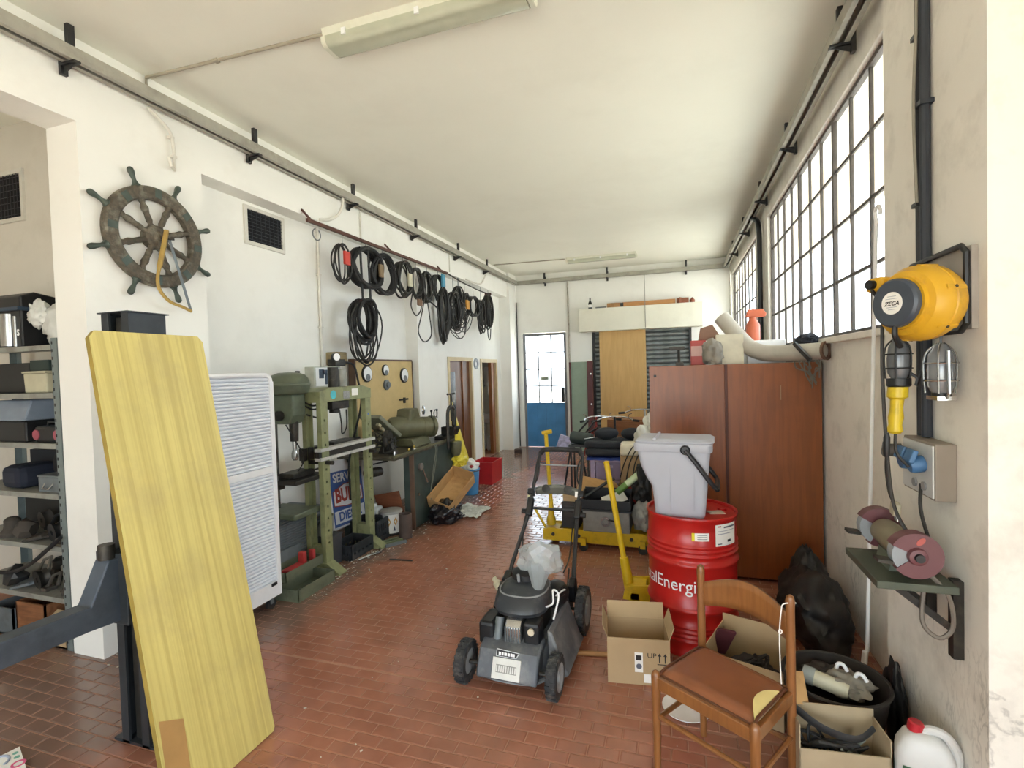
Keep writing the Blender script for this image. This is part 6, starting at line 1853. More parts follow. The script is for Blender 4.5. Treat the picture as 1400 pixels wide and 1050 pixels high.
for (x, y) in ((-0.33, 3.90), (-0.33, 4.12)):
    wl = MB().cyl((x, y - 0.02, 0.05), (x, y + 0.02, 0.05), 0.05, n=18).build('castor', M_oily, e)
    MB().box(x - 0.03, x + 0.03, y - 0.03, y + 0.03, 0.07, 0.12).build('castor_fork', M_yellow, wl, smooth=0)

# ------------------------------------------------------------ lawn mower
LM = thing('lawn_mower', 'black petrol lawn mower with tall folding handle on the tiles', 'lawn mower', (-0.945, 3.07, 0), math.radians(-1.5))
e = LM
M_deck = mat('mower_charcoal', '585c62', 0.42, var=0.15, dirt='9b9a94', dscale=7, damt=0.55)
M_cowl = mat('mower_cowl', '33373c', 0.35, var=0.15, dirt='85847e', dscale=6, damt=0.45)
M_tyre = mat('mower_tyre', '2b2c2e', 0.7, var=0.3, dirt='8f8c84', dscale=14, damt=0.6)
M_hub = mat('mower_hub', '8d9092', 0.5, var=0.1)
W = dict(world=False)


def ring(w, l, z, yo=0.0, n=40, p=3.2):
    out = []
    for i in range(n):
        a = 2 * PI * i / n
        c_, s_ = math.cos(a), math.sin(a)
        out.append(V(w / 2 * math.copysign(abs(c_) ** (2 / p), c_), yo + l / 2 * math.copysign(abs(s_) ** (2 / p), s_), z))
    return out


def loft(rings, cap=True):
    m = MB()
    n = len(rings[0])
    vs = [p for r in rings for p in r]
    fs = []
    for i in range(len(rings) - 1):
        for j in range(n):
            fs.append((i * n + j, i * n + (j + 1) % n, (i + 1) * n + (j + 1) % n, (i + 1) * n + j))
    if cap:
        fs.append(tuple(range(n))[::-1])
        fs.append(tuple((len(rings) - 1) * n + j for j in range(n)))
    m._add(vs, fs)
    return m


# deck shell
dk = loft([ring(0.47, 0.72, 0.055, -0.03), ring(0.475, 0.725, 0.075, -0.03), ring(0.46, 0.71, 0.10, -0.03), ring(0.44, 0.66, 0.19, -0.01), ring(0.38, 0.56, 0.235, 0.02), ring(0.30, 0.46, 0.245, 0.04)]).build('deck', M_deck, e, **W)
MB().tube(ring(0.485, 0.735, 0.062, -0.03), 0.012, 6, closed=True).build('deck_rim', M_hub, dk, **W)
# front nose with bumper plate and badge
MB().prism([(-0.425, 0.07), (-0.415, 0.12), (-0.36, 0.215), (-0.30, 0.24), (-0.20, 0.245), (-0.20, 0.10)], 'x', -0.185, 0.185).build('nose', M_deck, e, smooth=30, bevel=0.012, **W)
pl = MB()
P4 = [V(-0.085, -0.4235, 0.085), V(0.085, -0.4235, 0.085), V(0.085, -0.379, 0.185), V(-0.085, -0.379, 0.185)]
nn = V(0, -0.9, 0.42)
pl._add(P4 + [p + nn * 0.012 for p in P4], [(3, 2, 1, 0), (4, 5, 6, 7), (0, 1, 5, 4), (1, 2, 6, 5), (2, 3, 7, 6), (3, 0, 4, 7)])
plate = pl.build('white_plate', mat('plate_white', 'd3d3ce', 0.45), e, smooth=0, **W)


def npt(x, t, d):
    """point on the sloping nose: t = 0 at the bottom edge of the plate, 1 at its top"""
    return V(x, -0.4235 + 0.0445 * t, 0.085 + 0.10 * t) + nn * d


m = MB()
m._add([npt(-0.062, 0.30, 0.0125), npt(0.062, 0.30, 0.0125), npt(0.062, 0.68, 0.0125), npt(-0.062, 0.68, 0.0125)], [(0, 1, 2, 3)])
m.build('grille', mat('grille_grey', '8b8b86', 0.5), plate, smooth=0, **W)
m = MB()
for k in range(9):
    x = -0.056 + 0.014 * k
    m._add([npt(x - 0.004, 0.34, 0.014), npt(x + 0.004, 0.34, 0.014), npt(x + 0.004, 0.64, 0.014), npt(x - 0.004, 0.64, 0.014)], [(0, 1, 2, 3)])
m.build('grille_bars', mat('plate_white', 'd3d3ce', 0.45), plate, smooth=0, **W)
m = MB(); m._add([npt(-0.068, 1.05, 0.0125), npt(0.056, 1.05, 0.0125), npt(0.074, 1.34, 0.0125), npt(-0.068, 1.42, 0.0125)], [(0, 1, 2, 3)])
bad = m.build('badge', mat('badge_light', 'c9ced0', 0.5), e, smooth=0, **W)
m = MB(); m._add([npt(-0.064, 1.08, 0.0135), npt(0.053, 1.08, 0.0135), npt(0.068, 1.31, 0.0135), npt(-0.064, 1.38, 0.0135)], [(0, 1, 2, 3)])
m.build('badge_field', M_black, bad, smooth=0, **W)
m = MB()
for x0_, x1_ in ((-0.052, -0.038), (-0.034, -0.022), (-0.018, -0.002), (0.002, 0.016), (0.020, 0.034), (0.038, 0.046)):
    m._add([npt(x0_, 1.13, 0.0145), npt(x1_, 1.12, 0.0145), npt(x1_, 1.26, 0.0145), npt(x0_, 1.28, 0.0145)], [(0, 1, 2, 3)])
m.build('badge_print', M_white_p, bad, smooth=0, **W)


def wheel(x, y, r, w, name='wheel'):
    s = 1 if x > 0 else -1
    t = MB().lathe([(r * 0.62, -w / 2), (r * 0.92, -w / 2), (r, -w * 0.35), (r, w * 0.35), (r * 0.92, w / 2), (r * 0.62, w / 2), (r * 0.62, -w / 2)], (x, y, r), (1, 0, 0), 30).build(name, M_tyre, e, **W)
    m = MB()
    nb = 22
    for k in range(nb):
        a = 2 * PI * k / nb
        for sd in (-1, 1):
            m.obox((x + sd * w * 0.24, y + math.cos(a + sd * 0.07) * r * 0.995, r + math.sin(a + sd * 0.07) * r * 0.995), (w * 0.40, 0.014, 0.012), (a + PI / 2, 0, 0))
    m.build('tread', M_tyre, t, smooth=0, **W)
    MB().lathe([(0, s * w * 0.3), (r * 0.22, s * w * 0.52), (r * 0.26, s * w * 0.36), (r * 0.5, s * w * 0.34), (r * 0.64, s * w * 0.52), (r * 0.64, -s * w * 0.3), (0, -s * w * 0.3)], (x, y, r), (1, 0, 0), 26).build('hub', M_hub, t, **W)


wheel(-0.275, -0.36, 0.118, 0.062)
wheel(0.275, -0.36, 0.118, 0.062)
wheel(-0.285, 0.38, 0.155, 0.066)
wheel(0.285, 0.38, 0.155, 0.066)
MB().cyl((-0.25, -0.36, 0.118), (0.25, -0.36, 0.118), 0.012, n=8).build('axle', M_oily, e, **W)
MB().cyl((-0.26, 0.38, 0.155), (0.26, 0.38, 0.155), 0.012, n=8).build('axle', M_oily, e, **W)
# engine
en = loft([ring(0.30, 0.34, 0.24, -0.03), ring(0.30, 0.34, 0.30, -0.03), ring(0.27, 0.30, 0.335, -0.03)]).build('engine_block', M_oily, e, **W)
MB().prism([(-0.30, 0.20), (-0.18, 0.20), (-0.18, 0.36), (-0.27, 0.36), (-0.30, 0.33)], 'x', -0.045, 0.055).build('exhaust_guard', M_chrome, en, smooth=0, bevel=0.012, **W)
m = MB()
for k in range(6):
    m.box(-0.043 + 0.0165 * k, -0.036 + 0.0165 * k, -0.305, -0.298, 0.215, 0.33)
m.build('exhaust_slots', M_grey_steel, en, smooth=0, **W)
MB().cyl((-0.10, -0.29, 0.20), (-0.10, -0.22, 0.34), 0.028, n=12).build('intake_pipe', M_grey_steel, en, **W)
MB().obox((0.115, -0.23, 0.29), (0.10, 0.12, 0.14)).build('air_filter', M_black, en, smooth=0, bevel=0.02, **W)
MB().cyl((0.12, -0.292, 0.315), (0.12, -0.305, 0.315), 0.02, n=14).build('cap_button', mat('cream_button', 'd6ccb4', 0.5), en, **W)
MB().obox((-0.17, -0.19, 0.26), (0.10, 0.20, 0.14)).build('belt_guard', M_black, en, smooth=0, bevel=0.02, **W)
cw = loft([ring(0.33, 0.36, 0.36, -0.06, p=2.6), ring(0.35, 0.39, 0.385, -0.06, p=2.6), ring(0.34, 0.38, 0.425, -0.05, p=2.6), ring(0.29, 0.32, 0.47, -0.02, p=2.6), ring(0.18, 0.20, 0.495, 0.0, p=2.6)]).build('engine_cowl', M_cowl, e, **W)
MB().tube(ring(0.30, 0.335, 0.462, -0.022, p=2.6), 0.006, 5, closed=True).build('cowl_trim', M_hub, cw, **W)
MB().lathe([(0, 0.0), (0.10, 0.0), (0.10, 0.045), (0.07, 0.06), (0, 0.06)], (-0.01, 0.05, 0.485), (0, 0, 1), 24).build('recoil_cover', M_black, cw, **W)
MB().tube([(-0.03, -0.06, 0.50), (-0.03, -0.07, 0.55)], 0.01, 6).build('starter_grip', M_hub, cw, **W)
MB().ball((0.16, 0.12, 0.37), (0.09, 0.12, 0.08), 14, 8).build('fuel_tank', M_black, e, **W)
# side chute and grass flap
MB().prism([(0.215, 0.06), (0.30, 0.05), (0.335, 0.07), (0.31, 0.10), (0.235, 0.30), (0.205, 0.32)], 'y', -0.26, 0.18).build('side_chute', M_deck, e, smooth=30, bevel=0.012, **W)
MB().prism([(0.30, 0.16), (0.46, 0.12), (0.46, 0.24), (0.34, 0.34)], 'x', -0.20, 0.20).build('rear_flap', M_black, e, smooth=0, bevel=0.01, **W)
MB().obox((-0.24, 0.10, 0.27), (0.03, 0.10, 0.05), (0.5, 0, 0)).build('height_lever', M_black, e, smooth=0, **W)
for k in range(3):
    MB().tube(smooth_path([(0.20, -0.05 + 0.03 * k, 0.42), (0.23, 0.05, 0.40 + 0.03 * k), (0.22, 0.2, 0.38), (0.20, 0.35, 0.45)], 5), 0.006, 5).build('bowden_cable', [M_cable, M_white_p, M_cable][k], e, **W)
MB().tube(smooth_path([(0.17, -0.14, 0.40), (0.22, -0.16, 0.44), (0.21, -0.12, 0.50), (0.24, -0.10, 0.46), (0.22, -0.16, 0.34)], 5), 0.006, 5).build('white_ribbon', M_white_p, e, **W)
# handle: lower legs, knobs, upper loop
M_tube = mat('handle_black', '2a2b2d', 0.4, dirt='5f5e5a', dscale=12, damt=0.4)
low = []
for s in (-1, 1):
    MB().tube([(s * 0.24 - 0.02, 0.36, 0.26), (s * 0.235 - 0.02, 0.43, 0.40), (s * 0.19, 0.70, 0.74)], [0.022, 0.016, 0.015], 8).build('lower_tube', M_tube, e, **W)
    MB().obox((s * 0.24 - 0.02, 0.36, 0.30), (0.05, 0.10, 0.14), (0.3, 0, 0)).build('handle_bracket', M_black, e, smooth=0, bevel=0.01, **W)
    MB().obox((s * 0.192, 0.715, 0.765), (0.05, 0.055, 0.15), (-0.6, 0, 0)).build('fold_joint', M_black, e, smooth=0, bevel=0.012, **W)
    MB().cyl((s * 0.21, 0.70, 0.73), (s * 0.255, 0.70, 0.73), 0.02, n=10).build('wing_knob', M_black, e, **W)
up = smooth_path([(-0.19, 0.70, 0.75), (-0.19, 0.84, 0.93), (-0.185, 0.97, 1.10), (-0.165, 1.00, 1.155), (-0.12, 1.01, 1.175), (0.12, 1.01, 1.175), (0.165, 1.00, 1.155), (0.185, 0.97, 1.10), (0.19, 0.84, 0.93), (0.19, 0.70, 0.75)], 6)
MB().tube(up, 0.0145, 8).build('upper_loop', M_tube, e, **W)
g0 = [p for p in up if p.z > 1.13]
MB().tube(g0, 0.021, 10).build('foam_grip', M_rubber, e, **W)
MB().tube([(-0.175, 0.98, 1.06), (-0.16, 0.93, 1.06), (0.16, 0.93, 1.06), (0.175, 0.98, 1.06)], 0.006, 6).build('bail_bar', M_hub, e, **W)
MB().cyl((-0.19, 0.72, 0.755), (0.19, 0.72, 0.755), 0.011, n=8).build('cross_bar', M_tube, e, **W)
cp = MB().grid(lambda u, v: V(-0.185 + 0.37 * u, 0.855 + 0.02 * math.cos(PI * (u - 0.5)) - 0.03 * (v - 0.5) * 2 * 0.4, 0.875 + 0.07 * (v - 0.5) * (1 - 0.35 * abs(u - 0.5) * 2) + 0.0 - 0.02 * (abs(u - 0.5) * 2) ** 2), 20, 4)
o = cp.build('control_panel', mat('panel_olive', '6a6b62', 0.5, var=0.08), e, **W)
md = o.modifiers.new('thick', 'SOLIDIFY'); md.thickness = 0.03; md.offset = 0
for s in (-1, 1):
    MB().lathe([(0.0, 0), (0.03, 0.0), (0.034, 0.006), (0.0, 0.012)], (s * 0.09, 0.835, 0.885), (0, -1, 0.2), 16).build('cup_recess', M_oily, o, **W)
    MB().obox((s * 0.205, 0.80, 0.86), (0.05, 0.07, 0.05), (-0.6, 0, 0)).build('throttle_box', M_black, e, smooth=0, bevel=0.01, **W)
MB().obox((-0.205, 0.775, 0.83), (0.045, 0.012, 0.022), (-0.3, 0, 0)).build('yellow_tag', mat('tag_cream', 'e0d6a8', 0.5), e, smooth=0, **W)
MB().obox((0.185, 0.78, 0.865), (0.05, 0.012, 0.045), (-0.3, 0, 0)).build('warning_label', M_paper, e, smooth=0, **W)
MB().tube(smooth_path([(-0.20, 0.78, 0.82), (-0.225, 0.66, 0.66), (-0.205, 0.55, 0.52), (-0.14, 0.40, 0.47), (-0.05, 0.2, 0.46)], 6), 0.005, 5).build('throttle_cable', M_cable, e, **W)
MB().tube(smooth_path([(0.20, 0.78, 0.82), (0.165, 0.66, 0.66), (0.17, 0.5, 0.48), (0.16, 0.35, 0.42)], 6), 0.005, 5).build('brake_cable', M_cable, e, **W)
lw = MB().tube(smooth_path([(0.175, 0.97, 1.11), (0.16, 0.90, 1.06), (0.162, 0.86, 0.98), (0.18, 0.84, 0.93)], 5), 0.006, 6).build('bail_lever', M_black, e, **W)
lw = MB().tube(smooth_path([(-0.175, 0.97, 1.11), (-0.16, 0.90, 1.06), (-0.162, 0.86, 0.98), (-0.18, 0.84, 0.93)], 5), 0.006, 6).build('bail_lever', M_black, e, **W)
# clear plastic bag lying on the engine
e = thing('clear_bag', 'crumpled clear plastic bag lying on the mower engine', 'bag', (-0.85, 3.2, 0.55))
M_clear = mat('clear_film', 'c3cace', 0.12, var=0.05, trans=0.55, bump=0.2, bscale=14)
MB().blob((-0.87, 3.14, 0.535), (0.30, 0.24, 0.19), 44, 0.5, 1.2, top=0.85, sub=3, crease=0.8).build('bag_body', M_clear, e, smooth=0)
tl = MB()
tl.lathe([(0.0, 0.0), (0.02, 0.01), (0.05, 0.08), (0.085, 0.17), (0.07, 0.23), (0, 0.26)], (-0.84, 2.96, 0.44), (-0.1, 0.55, 0.6), 9, sy=0.7)
tl.build('bag_tail', M_clear, e, smooth=0)
# tin behind the left wheel
tag(MB().lathe([(0, 0), (0.035, 0), (0.035, 0.15), (0.02, 0.17), (0.02, 0.20), (0, 0.20)], (-1.30, 3.70, 0.036), (-0.6, 0.2, 0.7), 14).build('oil_tin', mat('tin_cream', 'd6cfae', 0.4)), 'small cream oil tin lying behind the lawn mower', 'tin')

# ------------------------------------------------------------ brown wardrobe
e = thing('wardrobe', 'large dark brown wooden wardrobe turned against the window wall', 'wardrobe', (0.45, 4.9, 0))
wx0, wx1, wy0, wy1, wh = -0.225, 1.115, 4.62, 5.18, 1.84
MB().box(wx0 + 0.01, wx1, wy0 + 0.022, wy1, 0.02, wh).build('carcass', mat('carcass_brown', '54291a', 0.5), e, smooth=0)
MB().box(wx0, 0.395, wy0, wy0 + 0.02, 0.03, wh + 0.006).build('door', M_woodbrown, e, smooth=0, bevel=0.003)
MB().box(0.415, wx1 + 0.004, wy0, wy0 + 0.02, 0.03, wh + 0.006).build('door', M_woodbrown, e, smooth=0, bevel=0.003)
MB().box(0.395, 0.415, wy0 - 0.006, wy0 + 0.02, 0.03, wh + 0.006).build('centre_strip', mat('carcass_brown', '54291a', 0.5), e, smooth=0)
MB().cyl((wx0 + 0.05, wy0, 1.76), (wx0 + 0.05, wy0 - 0.008, 1.76), 0.012, n=10).build('screw_cap', M_oily, e)
MB().obox((0.82, wy0 - 0.001, 1.60), (0.008, 0.002, 0.12)).build('paint_drip', mat('drip', '9a7858', 0.7), e, smooth=0)
zt = wh + 0.0065
GW = 'things on top of the wardrobe'
# bent exhaust duct
e = thing('bent_duct', 'pale grey bent duct pipe lying on the wardrobe', 'duct pipe', (0.7, 4.7, 1.85), 0, GW)
M_duct = mat('duct_grey', 'b5b0a4', 0.4, 0.15, var=0.06, dirt='7f796c', dscale=5, damt=0.4)
pts = smooth_path([(0.40, 4.90, 2.27), (0.50, 4.85, 2.13), (0.60, 4.79, 2.00), (0.68, 4.74, 1.945), (0.78, 4.68, 1.925), (0.95, 4.54, 1.925), (1.09, 4.42, 1.93)], 6)
MB().tube(pts, 0.068, 20).build('duct', M_duct, e)
d = (pts[-1] - pts[-2]).normalized()
MB().lathe([(0.055, 0.0), (0.072, 0.0), (0.075, 0.02), (0.055, 0.02), (0.05, -0.1), (0.0, -0.1)], pts[-1], d, 20).build('open_end', mat('rust_end', '6b5040', 0.7), e)
MB().beam((0.90, 4.50, 2.0), (0.98, 4.36, 1.86), 0.02, 0.03).build('strap', M_steel_d, e, smooth=0)
# things beside it
tag(MB().box(0.60, 0.90, 4.82, 5.10, zt, zt + 0.20).build('white_carton', M_white_p, smooth=0, bevel=0.004), 'white carton behind the bend of the duct pipe', 'box', GW)
e = thing('orange_bottle', 'orange spray bottle standing on the white carton', 'bottle', (0.63, 4.95, zt + 0.2), 0, GW)
M_or = mat('orange_plastic', 'c96a4a', 0.4)
MB().lathe([(0, 0), (0.055, 0), (0.058, 0.02), (0.058, 0.14), (0.03, 0.19), (0.03, 0.21), (0, 0.21)], (0.66, 4.92, zt + 0.201), (0, 0, 1), 18).build('body', M_or, e)
MB().prism([(0.60, zt + 0.41), (0.76, zt + 0.41), (0.77, zt + 0.44), (0.74, zt + 0.48), (0.62, zt + 0.48)], 'y', 4.90, 4.94).build('trigger_head', M_or, e, smooth=0, bevel=0.008)
tag(MB().box(0.34, 0.56, 4.74, 4.98, zt, zt + 0.26).build('cream_box', mat('box_cream', 'c9c2ac', 0.7), smooth=0), 'cream box under the raised end of the duct pipe', 'box', GW)
e = thing('red_can', 'red and white oil can at the left end of the wardrobe top', 'can', (0.2, 4.85, zt), 0, GW)
MB().box(0.13, 0.26, 4.78, 4.90, zt, zt + 0.22).build('can_body', mat('can_red', 'b04038', 0.45), e, smooth=0, bevel=0.008)
MB().box(0.135, 0.255, 4.777, 4.78, zt + 0.08, zt + 0.17).build('can_label', mat('label_pink', 'd8b0a8', 0.6), e, smooth=0)
tag(MB().prism([(0.20, zt + 0.221), (0.38, zt + 0.221), (0.38, zt + 0.26), (0.32, zt + 0.36), (0.22, zt + 0.33)], 'y', 4.86, 4.92).build('torn_flap', mat('torn_card', '8a6a58', 0.8), smooth=0), 'torn brown card standing behind the red can', 'card', GW)
tag(MB().blob((0.31, 4.72, zt), (0.18, 0.16, 0.22), 51, 0.3, 2.0).build('grey_rag', mat('rag_grey', '8b857a', 0.9), smooth=70), 'grey rag bundle beside the red can on the wardrobe', 'rag', GW)
e = thing('wire_brush', 'dark clamp tool standing at the wardrobe corner', 'tool', (0.0, 4.75, zt), 0, GW)
MB().cyl((0.03, 4.75, zt), (0.03, 4.75, zt + 0.14), 0.012, n=8).build('shaft', M_oily, e)
MB().box(-0.05, 0.08, 4.74, 4.76, zt + 0.14, zt + 0.17).build('bar', M_oily, e, smooth=0)
MB().box(0.0, 0.07, 4.72, 4.78, zt, zt + 0.03).build('foot', M_oily, e, smooth=0)
tag(MB().blob((0.98, 4.94, zt), (0.24, 0.42, 0.16), 53, 0.3, 2.2).build('folded_tarp', mat('tarp_grey', '9b958c', 0.8), smooth=70), 'crumpled grey tarpaulin on the wardrobe by the sill', 'tarpaulin', GW)
tag(MB().blob((1.02, 4.64, zt + 0.15), (0.16, 0.20, 0.08), 55, 0.3, 2.2).build('baseball_cap', mat('cap_dark', '2c2f36', 0.8), smooth=70), 'dark cap lying on the grey tarpaulin', 'cap', GW)
e = thing('net_bundle', 'grey net bundle hanging over the wardrobe corner', 'net', (1.04, 4.54, 1.6), 0, GW)
random.seed(21)
for k in range(9):
    y = 4.585 - 0.008 * k
    a, b, c2 = random.uniform(-0.04, 0.04), random.uniform(-0.04, 0.04), random.uniform(-0.05, 0.05)
    MB().tube(smooth_path([(0.92 + 0.02 * k, y, 1.87), (0.95 + 0.016 * k + a, y - 0.03, 1.80), (1.0 + 0.01 * k + b, y - 0.02, 1.75 + c2), (1.05 + a * 0.8, y, 1.68 + c2)], 4), 0.0055, 5).build('strand', mat('net_grey', '6f6a60', 0.8), e)

# ------------------------------------------------------------ red oil drum
DC = V(0.08, 3.575, 0)
RD, HD = 0.288, 0.885
e = thing('oil_drum', 'red steel oil drum with white lettering and labels', 'oil drum', DC)
M_red = mat('drum_red', 'b3201c', 0.3, var=0.06, dirt='8c1c18', dscale=4, damt=0.3)
prof = [(0.0, 0.008), (RD - 0.02, 0.008), (RD - 0.02, 0.0), (RD, 0.0), (RD, 0.02), (RD - 0.006, 0.03)]


def bead(z, h=0.012, k=0.008):
    return [(RD - 0.006, z - h), (RD - 0.006 + k * 0.7, z - h * 0.5), (RD - 0.006 + k, z), (RD - 0.006 + k * 0.7, z + h * 0.5), (RD - 0.006, z + h)]


for z in (0.10, 0.13, 0.16, 0.19):
    prof += bead(z)
prof += bead(0.295, 0.022, 0.014)
prof += bead(0.585, 0.022, 0.014)
for z in (0.645, 0.675, 0.705):
    prof += bead(z)
prof += [(RD - 0.006, HD - 0.03), (RD, HD - 0.02), (RD + 0.004, HD - 0.01), (RD + 0.002, HD), (RD - 0.012, HD), (RD - 0.014, HD - 0.018), (0.0, HD - 0.018)]
dr = MB().lathe(prof, DC, (0, 0, 1), 64).build('drum_shell', M_red, e, smooth=50)


def on_drum(a, z, off=0.0):
    """a: angle measured from the side facing the room entrance (-y), positive to the right"""
    r = RD - 0.006 + off
    return DC + V(r * math.sin(a), -r * math.cos(a), z)


def wrap_text(s_, size, a0, z, off, bold=0.0, sx=1.0, mirror=False):
    vs, fs = text_mesh(s_, size, bold=bold)
    bm = bmesh.new()
    bv = [bm.verts.new(p) for p in vs]
    for f in fs:
        try:
            bm.faces.new([bv[i] for i in f])
        except ValueError:
            pass
    bmesh.ops.triangulate(bm, faces=bm.faces)
    bmesh.ops.subdivide_edges(bm, edges=[ed for ed in bm.edges if ed.calc_length() > 0.025], cuts=2, use_grid_fill=False)
    bm.verts.index_update()
    m = MB()
    m._add([on_drum(a0 + p.co.x * sx / RD, z + p.co.y, off) for p in bm.verts], [tuple(v.index for v in f.verts) for f in bm.faces])
    bm.free()
    return m


wrap_text('TotalEnergies', 0.115, math.radians(-37), 0.455, 0.004, bold=0.0, sx=0.95).build('lettering', M_white_p, dr, smooth=0)


def patch(name, a0, a1, z0, z1, m_, par, off=0.004):
    return MB().grid(lambda u, v: on_drum(a0 + (a1 - a0) * u, z0 + (z1 - z0) * v, off), 12, 1).build(name, m_, par, smooth=30)


rd = math.radians
l1 = patch('paper_label', rd(28), rd(62), 0.715, 0.85, M_paper, dr, 0.0075)
patch('label_print', rd(31), rd(36), 0.834, 0.842, mat('ink_red', 'b03030', 0.7), l1, 0.0085)
patch('label_print', rd(40), rd(60), 0.825, 0.835, mat('ink_grey', '5f6470', 0.7), l1, 0.0085)
patch('label_print', rd(31), rd(59), 0.806, 0.810, mat('ink_pale', 'a7abb5', 0.7), l1, 0.0085)
patch('label_print', rd(31), rd(52), 0.788, 0.793, mat('ink_pale', 'a7abb5', 0.7), l1, 0.0085)
patch('label_print', rd(46), rd(52), 0.735, 0.75, mat('ink_black', '22252a', 0.7), l1, 0.0085)
patch('label_print', rd(31), rd(37), 0.725, 0.732, mat('ink_grey', '5f6470', 0.7), l1, 0.0085)
l2 = patch('paper_label', rd(2.5), rd(20), 0.752, 0.802, M_paper, dr, 0.0065)
patch('yellow_band', rd(-1.0), rd(2.5), 0.752, 0.802, mat('label_yellow', 'd9c81e', 0.6), dr, 0.0065)
for z in (0.788, 0.775, 0.762):
    patch('label_print', rd(5.5), rd(17.5), z, z + 0.004, mat('ink_grey', '5f6470', 0.7), l2, 0.0075)
MB().lathe([(0, 0), (0.03, 0.0), (0.03, 0.012), (0, 0.012)], DC + V(0.20, 0.06, HD - 0.018), (0, 0, 1), 16).build('bung', M_red, e)
tag(MB().obox(DC + V(0.155, -0.03, HD - 0.0145), (0.10, 0.07, 0.005), (0, 0, 0.3)).build('paper_slip', mat('slip_paper', 'c9b8a4', 0.8), smooth=0), 'paper slip lying on the red drum beside the bin', 'paper')

# ------------------------------------------------------------ grey kitchen waste bin with black handle
BZ = HD - 0.017
e = thing('waste_bin', 'light grey plastic waste bin with black handle on the red drum', 'bin', (0.0, 3.52, BZ), math.radians(-4))
M_bin = mat('bin_grey', 'aeb1bb', 0.38, var=0.02)
# body: narrow foot, front bulges out above
zs_ = [0.0, 0.015, 0.10, 0.19, 0.26, 0.33, 0.40, 0.43]
fx = [-0.135, -0.14, -0.145, -0.155, -0.195, -0.225, -0.24, -0.245]
rx = [0.165, 0.17, 0.18, 0.187, 0.192, 0.198, 0.205, 0.208]
hw = [0.125, 0.13, 0.138, 0.143, 0.148, 0.152, 0.156, 0.158]


def bin_ring(x0_, x1_, w, z, r=0.035, n=5):
    out = []
    for cx, cy, a0 in ((x1_ - r, w - r, 0), (x0_ + r, w - r, PI / 2), (x0_ + r, -w + r, PI), (x1_ - r, -w + r, 1.5 * PI)):
        for i in range(n + 1):
            a = a0 + PI / 2 * i / n
            out.append(V(cx + r * math.cos(a), cy + r * math.sin(a), z))
    return out


bd = loft([bin_ring(fx[i], rx[i], hw[i], zs_[i]) for i in range(len(zs_))]).build('bin_body', M_bin, e, world=False, smooth=40)
loft([bin_ring(-0.262, 0.218, 0.168, 0.425), bin_ring(-0.265, 0.222, 0.172, 0.435), bin_ring(-0.265, 0.222, 0.172, 0.475), bin_ring(-0.258, 0.216, 0.165, 0.482)]).build('rim', M_bin, e, world=False, smooth=40)
ld = loft([bin_ring(-0.255, 0.228, 0.166, 0.483), bin_ring(-0.255, 0.232, 0.168, 0.492), bin_ring(-0.235, 0.21, 0.15, 0.506), bin_ring(-0.20, 0.17, 0.12, 0.508)]).build('lid', M_bin, e, world=False, smooth=40)
MB().cyl((-0.13, -0.165, 0.508), (-0.13, 0.165, 0.508), 0.01, n=10).build('hinge_rib', M_bin, ld, world=False)
for yy in (-0.172, 0.172):
    s = 1 if yy > 0 else -1
    MB().lathe([(0, 0), (0.03, 0), (0.03, 0.02), (0.022, 0.026), (0, 0.026)], (0.06, yy * 0.99, 0.445), (0, s, 0), 20).build('handle_pivot', M_black, e, world=False)
hp = [(0.06, -0.188, 0.445), (0.12, -0.19, 0.37), (0.19, -0.188, 0.27), (0.235, -0.17, 0.21), (0.245, -0.12, 0.195), (0.245, 0.12, 0.195), (0.235, 0.17, 0.21), (0.19, 0.188, 0.27), (0.06, 0.188, 0.445)]
MB().tube(smooth_path(hp, 4), 0.015, 10).build('bail_handle', M_black, e, world=False)
for xx in (-0.04, 0.11):
    MB().box(xx, xx + 0.004, -0.1535, -0.14, 0.05, 0.40).build('moulded_rib', M_bin, e, world=False, smooth=0)
MB().obox((-0.2085, -0.02, 0.31), (0.004, 0.16, 0.02), (0, 0.45, 0)).build('moulded_mark', mat('mark_grey', '8c8f98', 0.5), e, world=False, smooth=0)

# ------------------------------------------------------------ cardboard box with UP arrows, stick
M_ink = mat('print_black', '2a2724', 0.8)


def carton(name, label, c, w, d, h, rz, flaps, t=0.005):
    e = thing(name, label, 'box', c, rz)
    MB().box(-w / 2, w / 2, -d / 2, d / 2, 0, t).build('bottom', M_card, e, world=False, smooth=0)
    MB().box(-w / 2, w / 2, -d / 2, -d / 2 + t, t, h * flaps[0]).build('front_side', M_card, e, world=False, smooth=0)
    MB().box(-w / 2, w / 2, d / 2 - t, d / 2, t, h * flaps[1]).build('back_side', M_card, e, world=False, smooth=0)
    MB().box(-w / 2, -w / 2 + t, -d / 2 + t, d / 2 - t, t, h * flaps[2]).build('left_side', M_card, e, world=False, smooth=0)
    MB().box(w / 2 - t, w / 2, -d / 2 + t, d / 2 - t, t, h * flaps[3]).build('right_side', M_card, e, world=False, smooth=0)
    return e


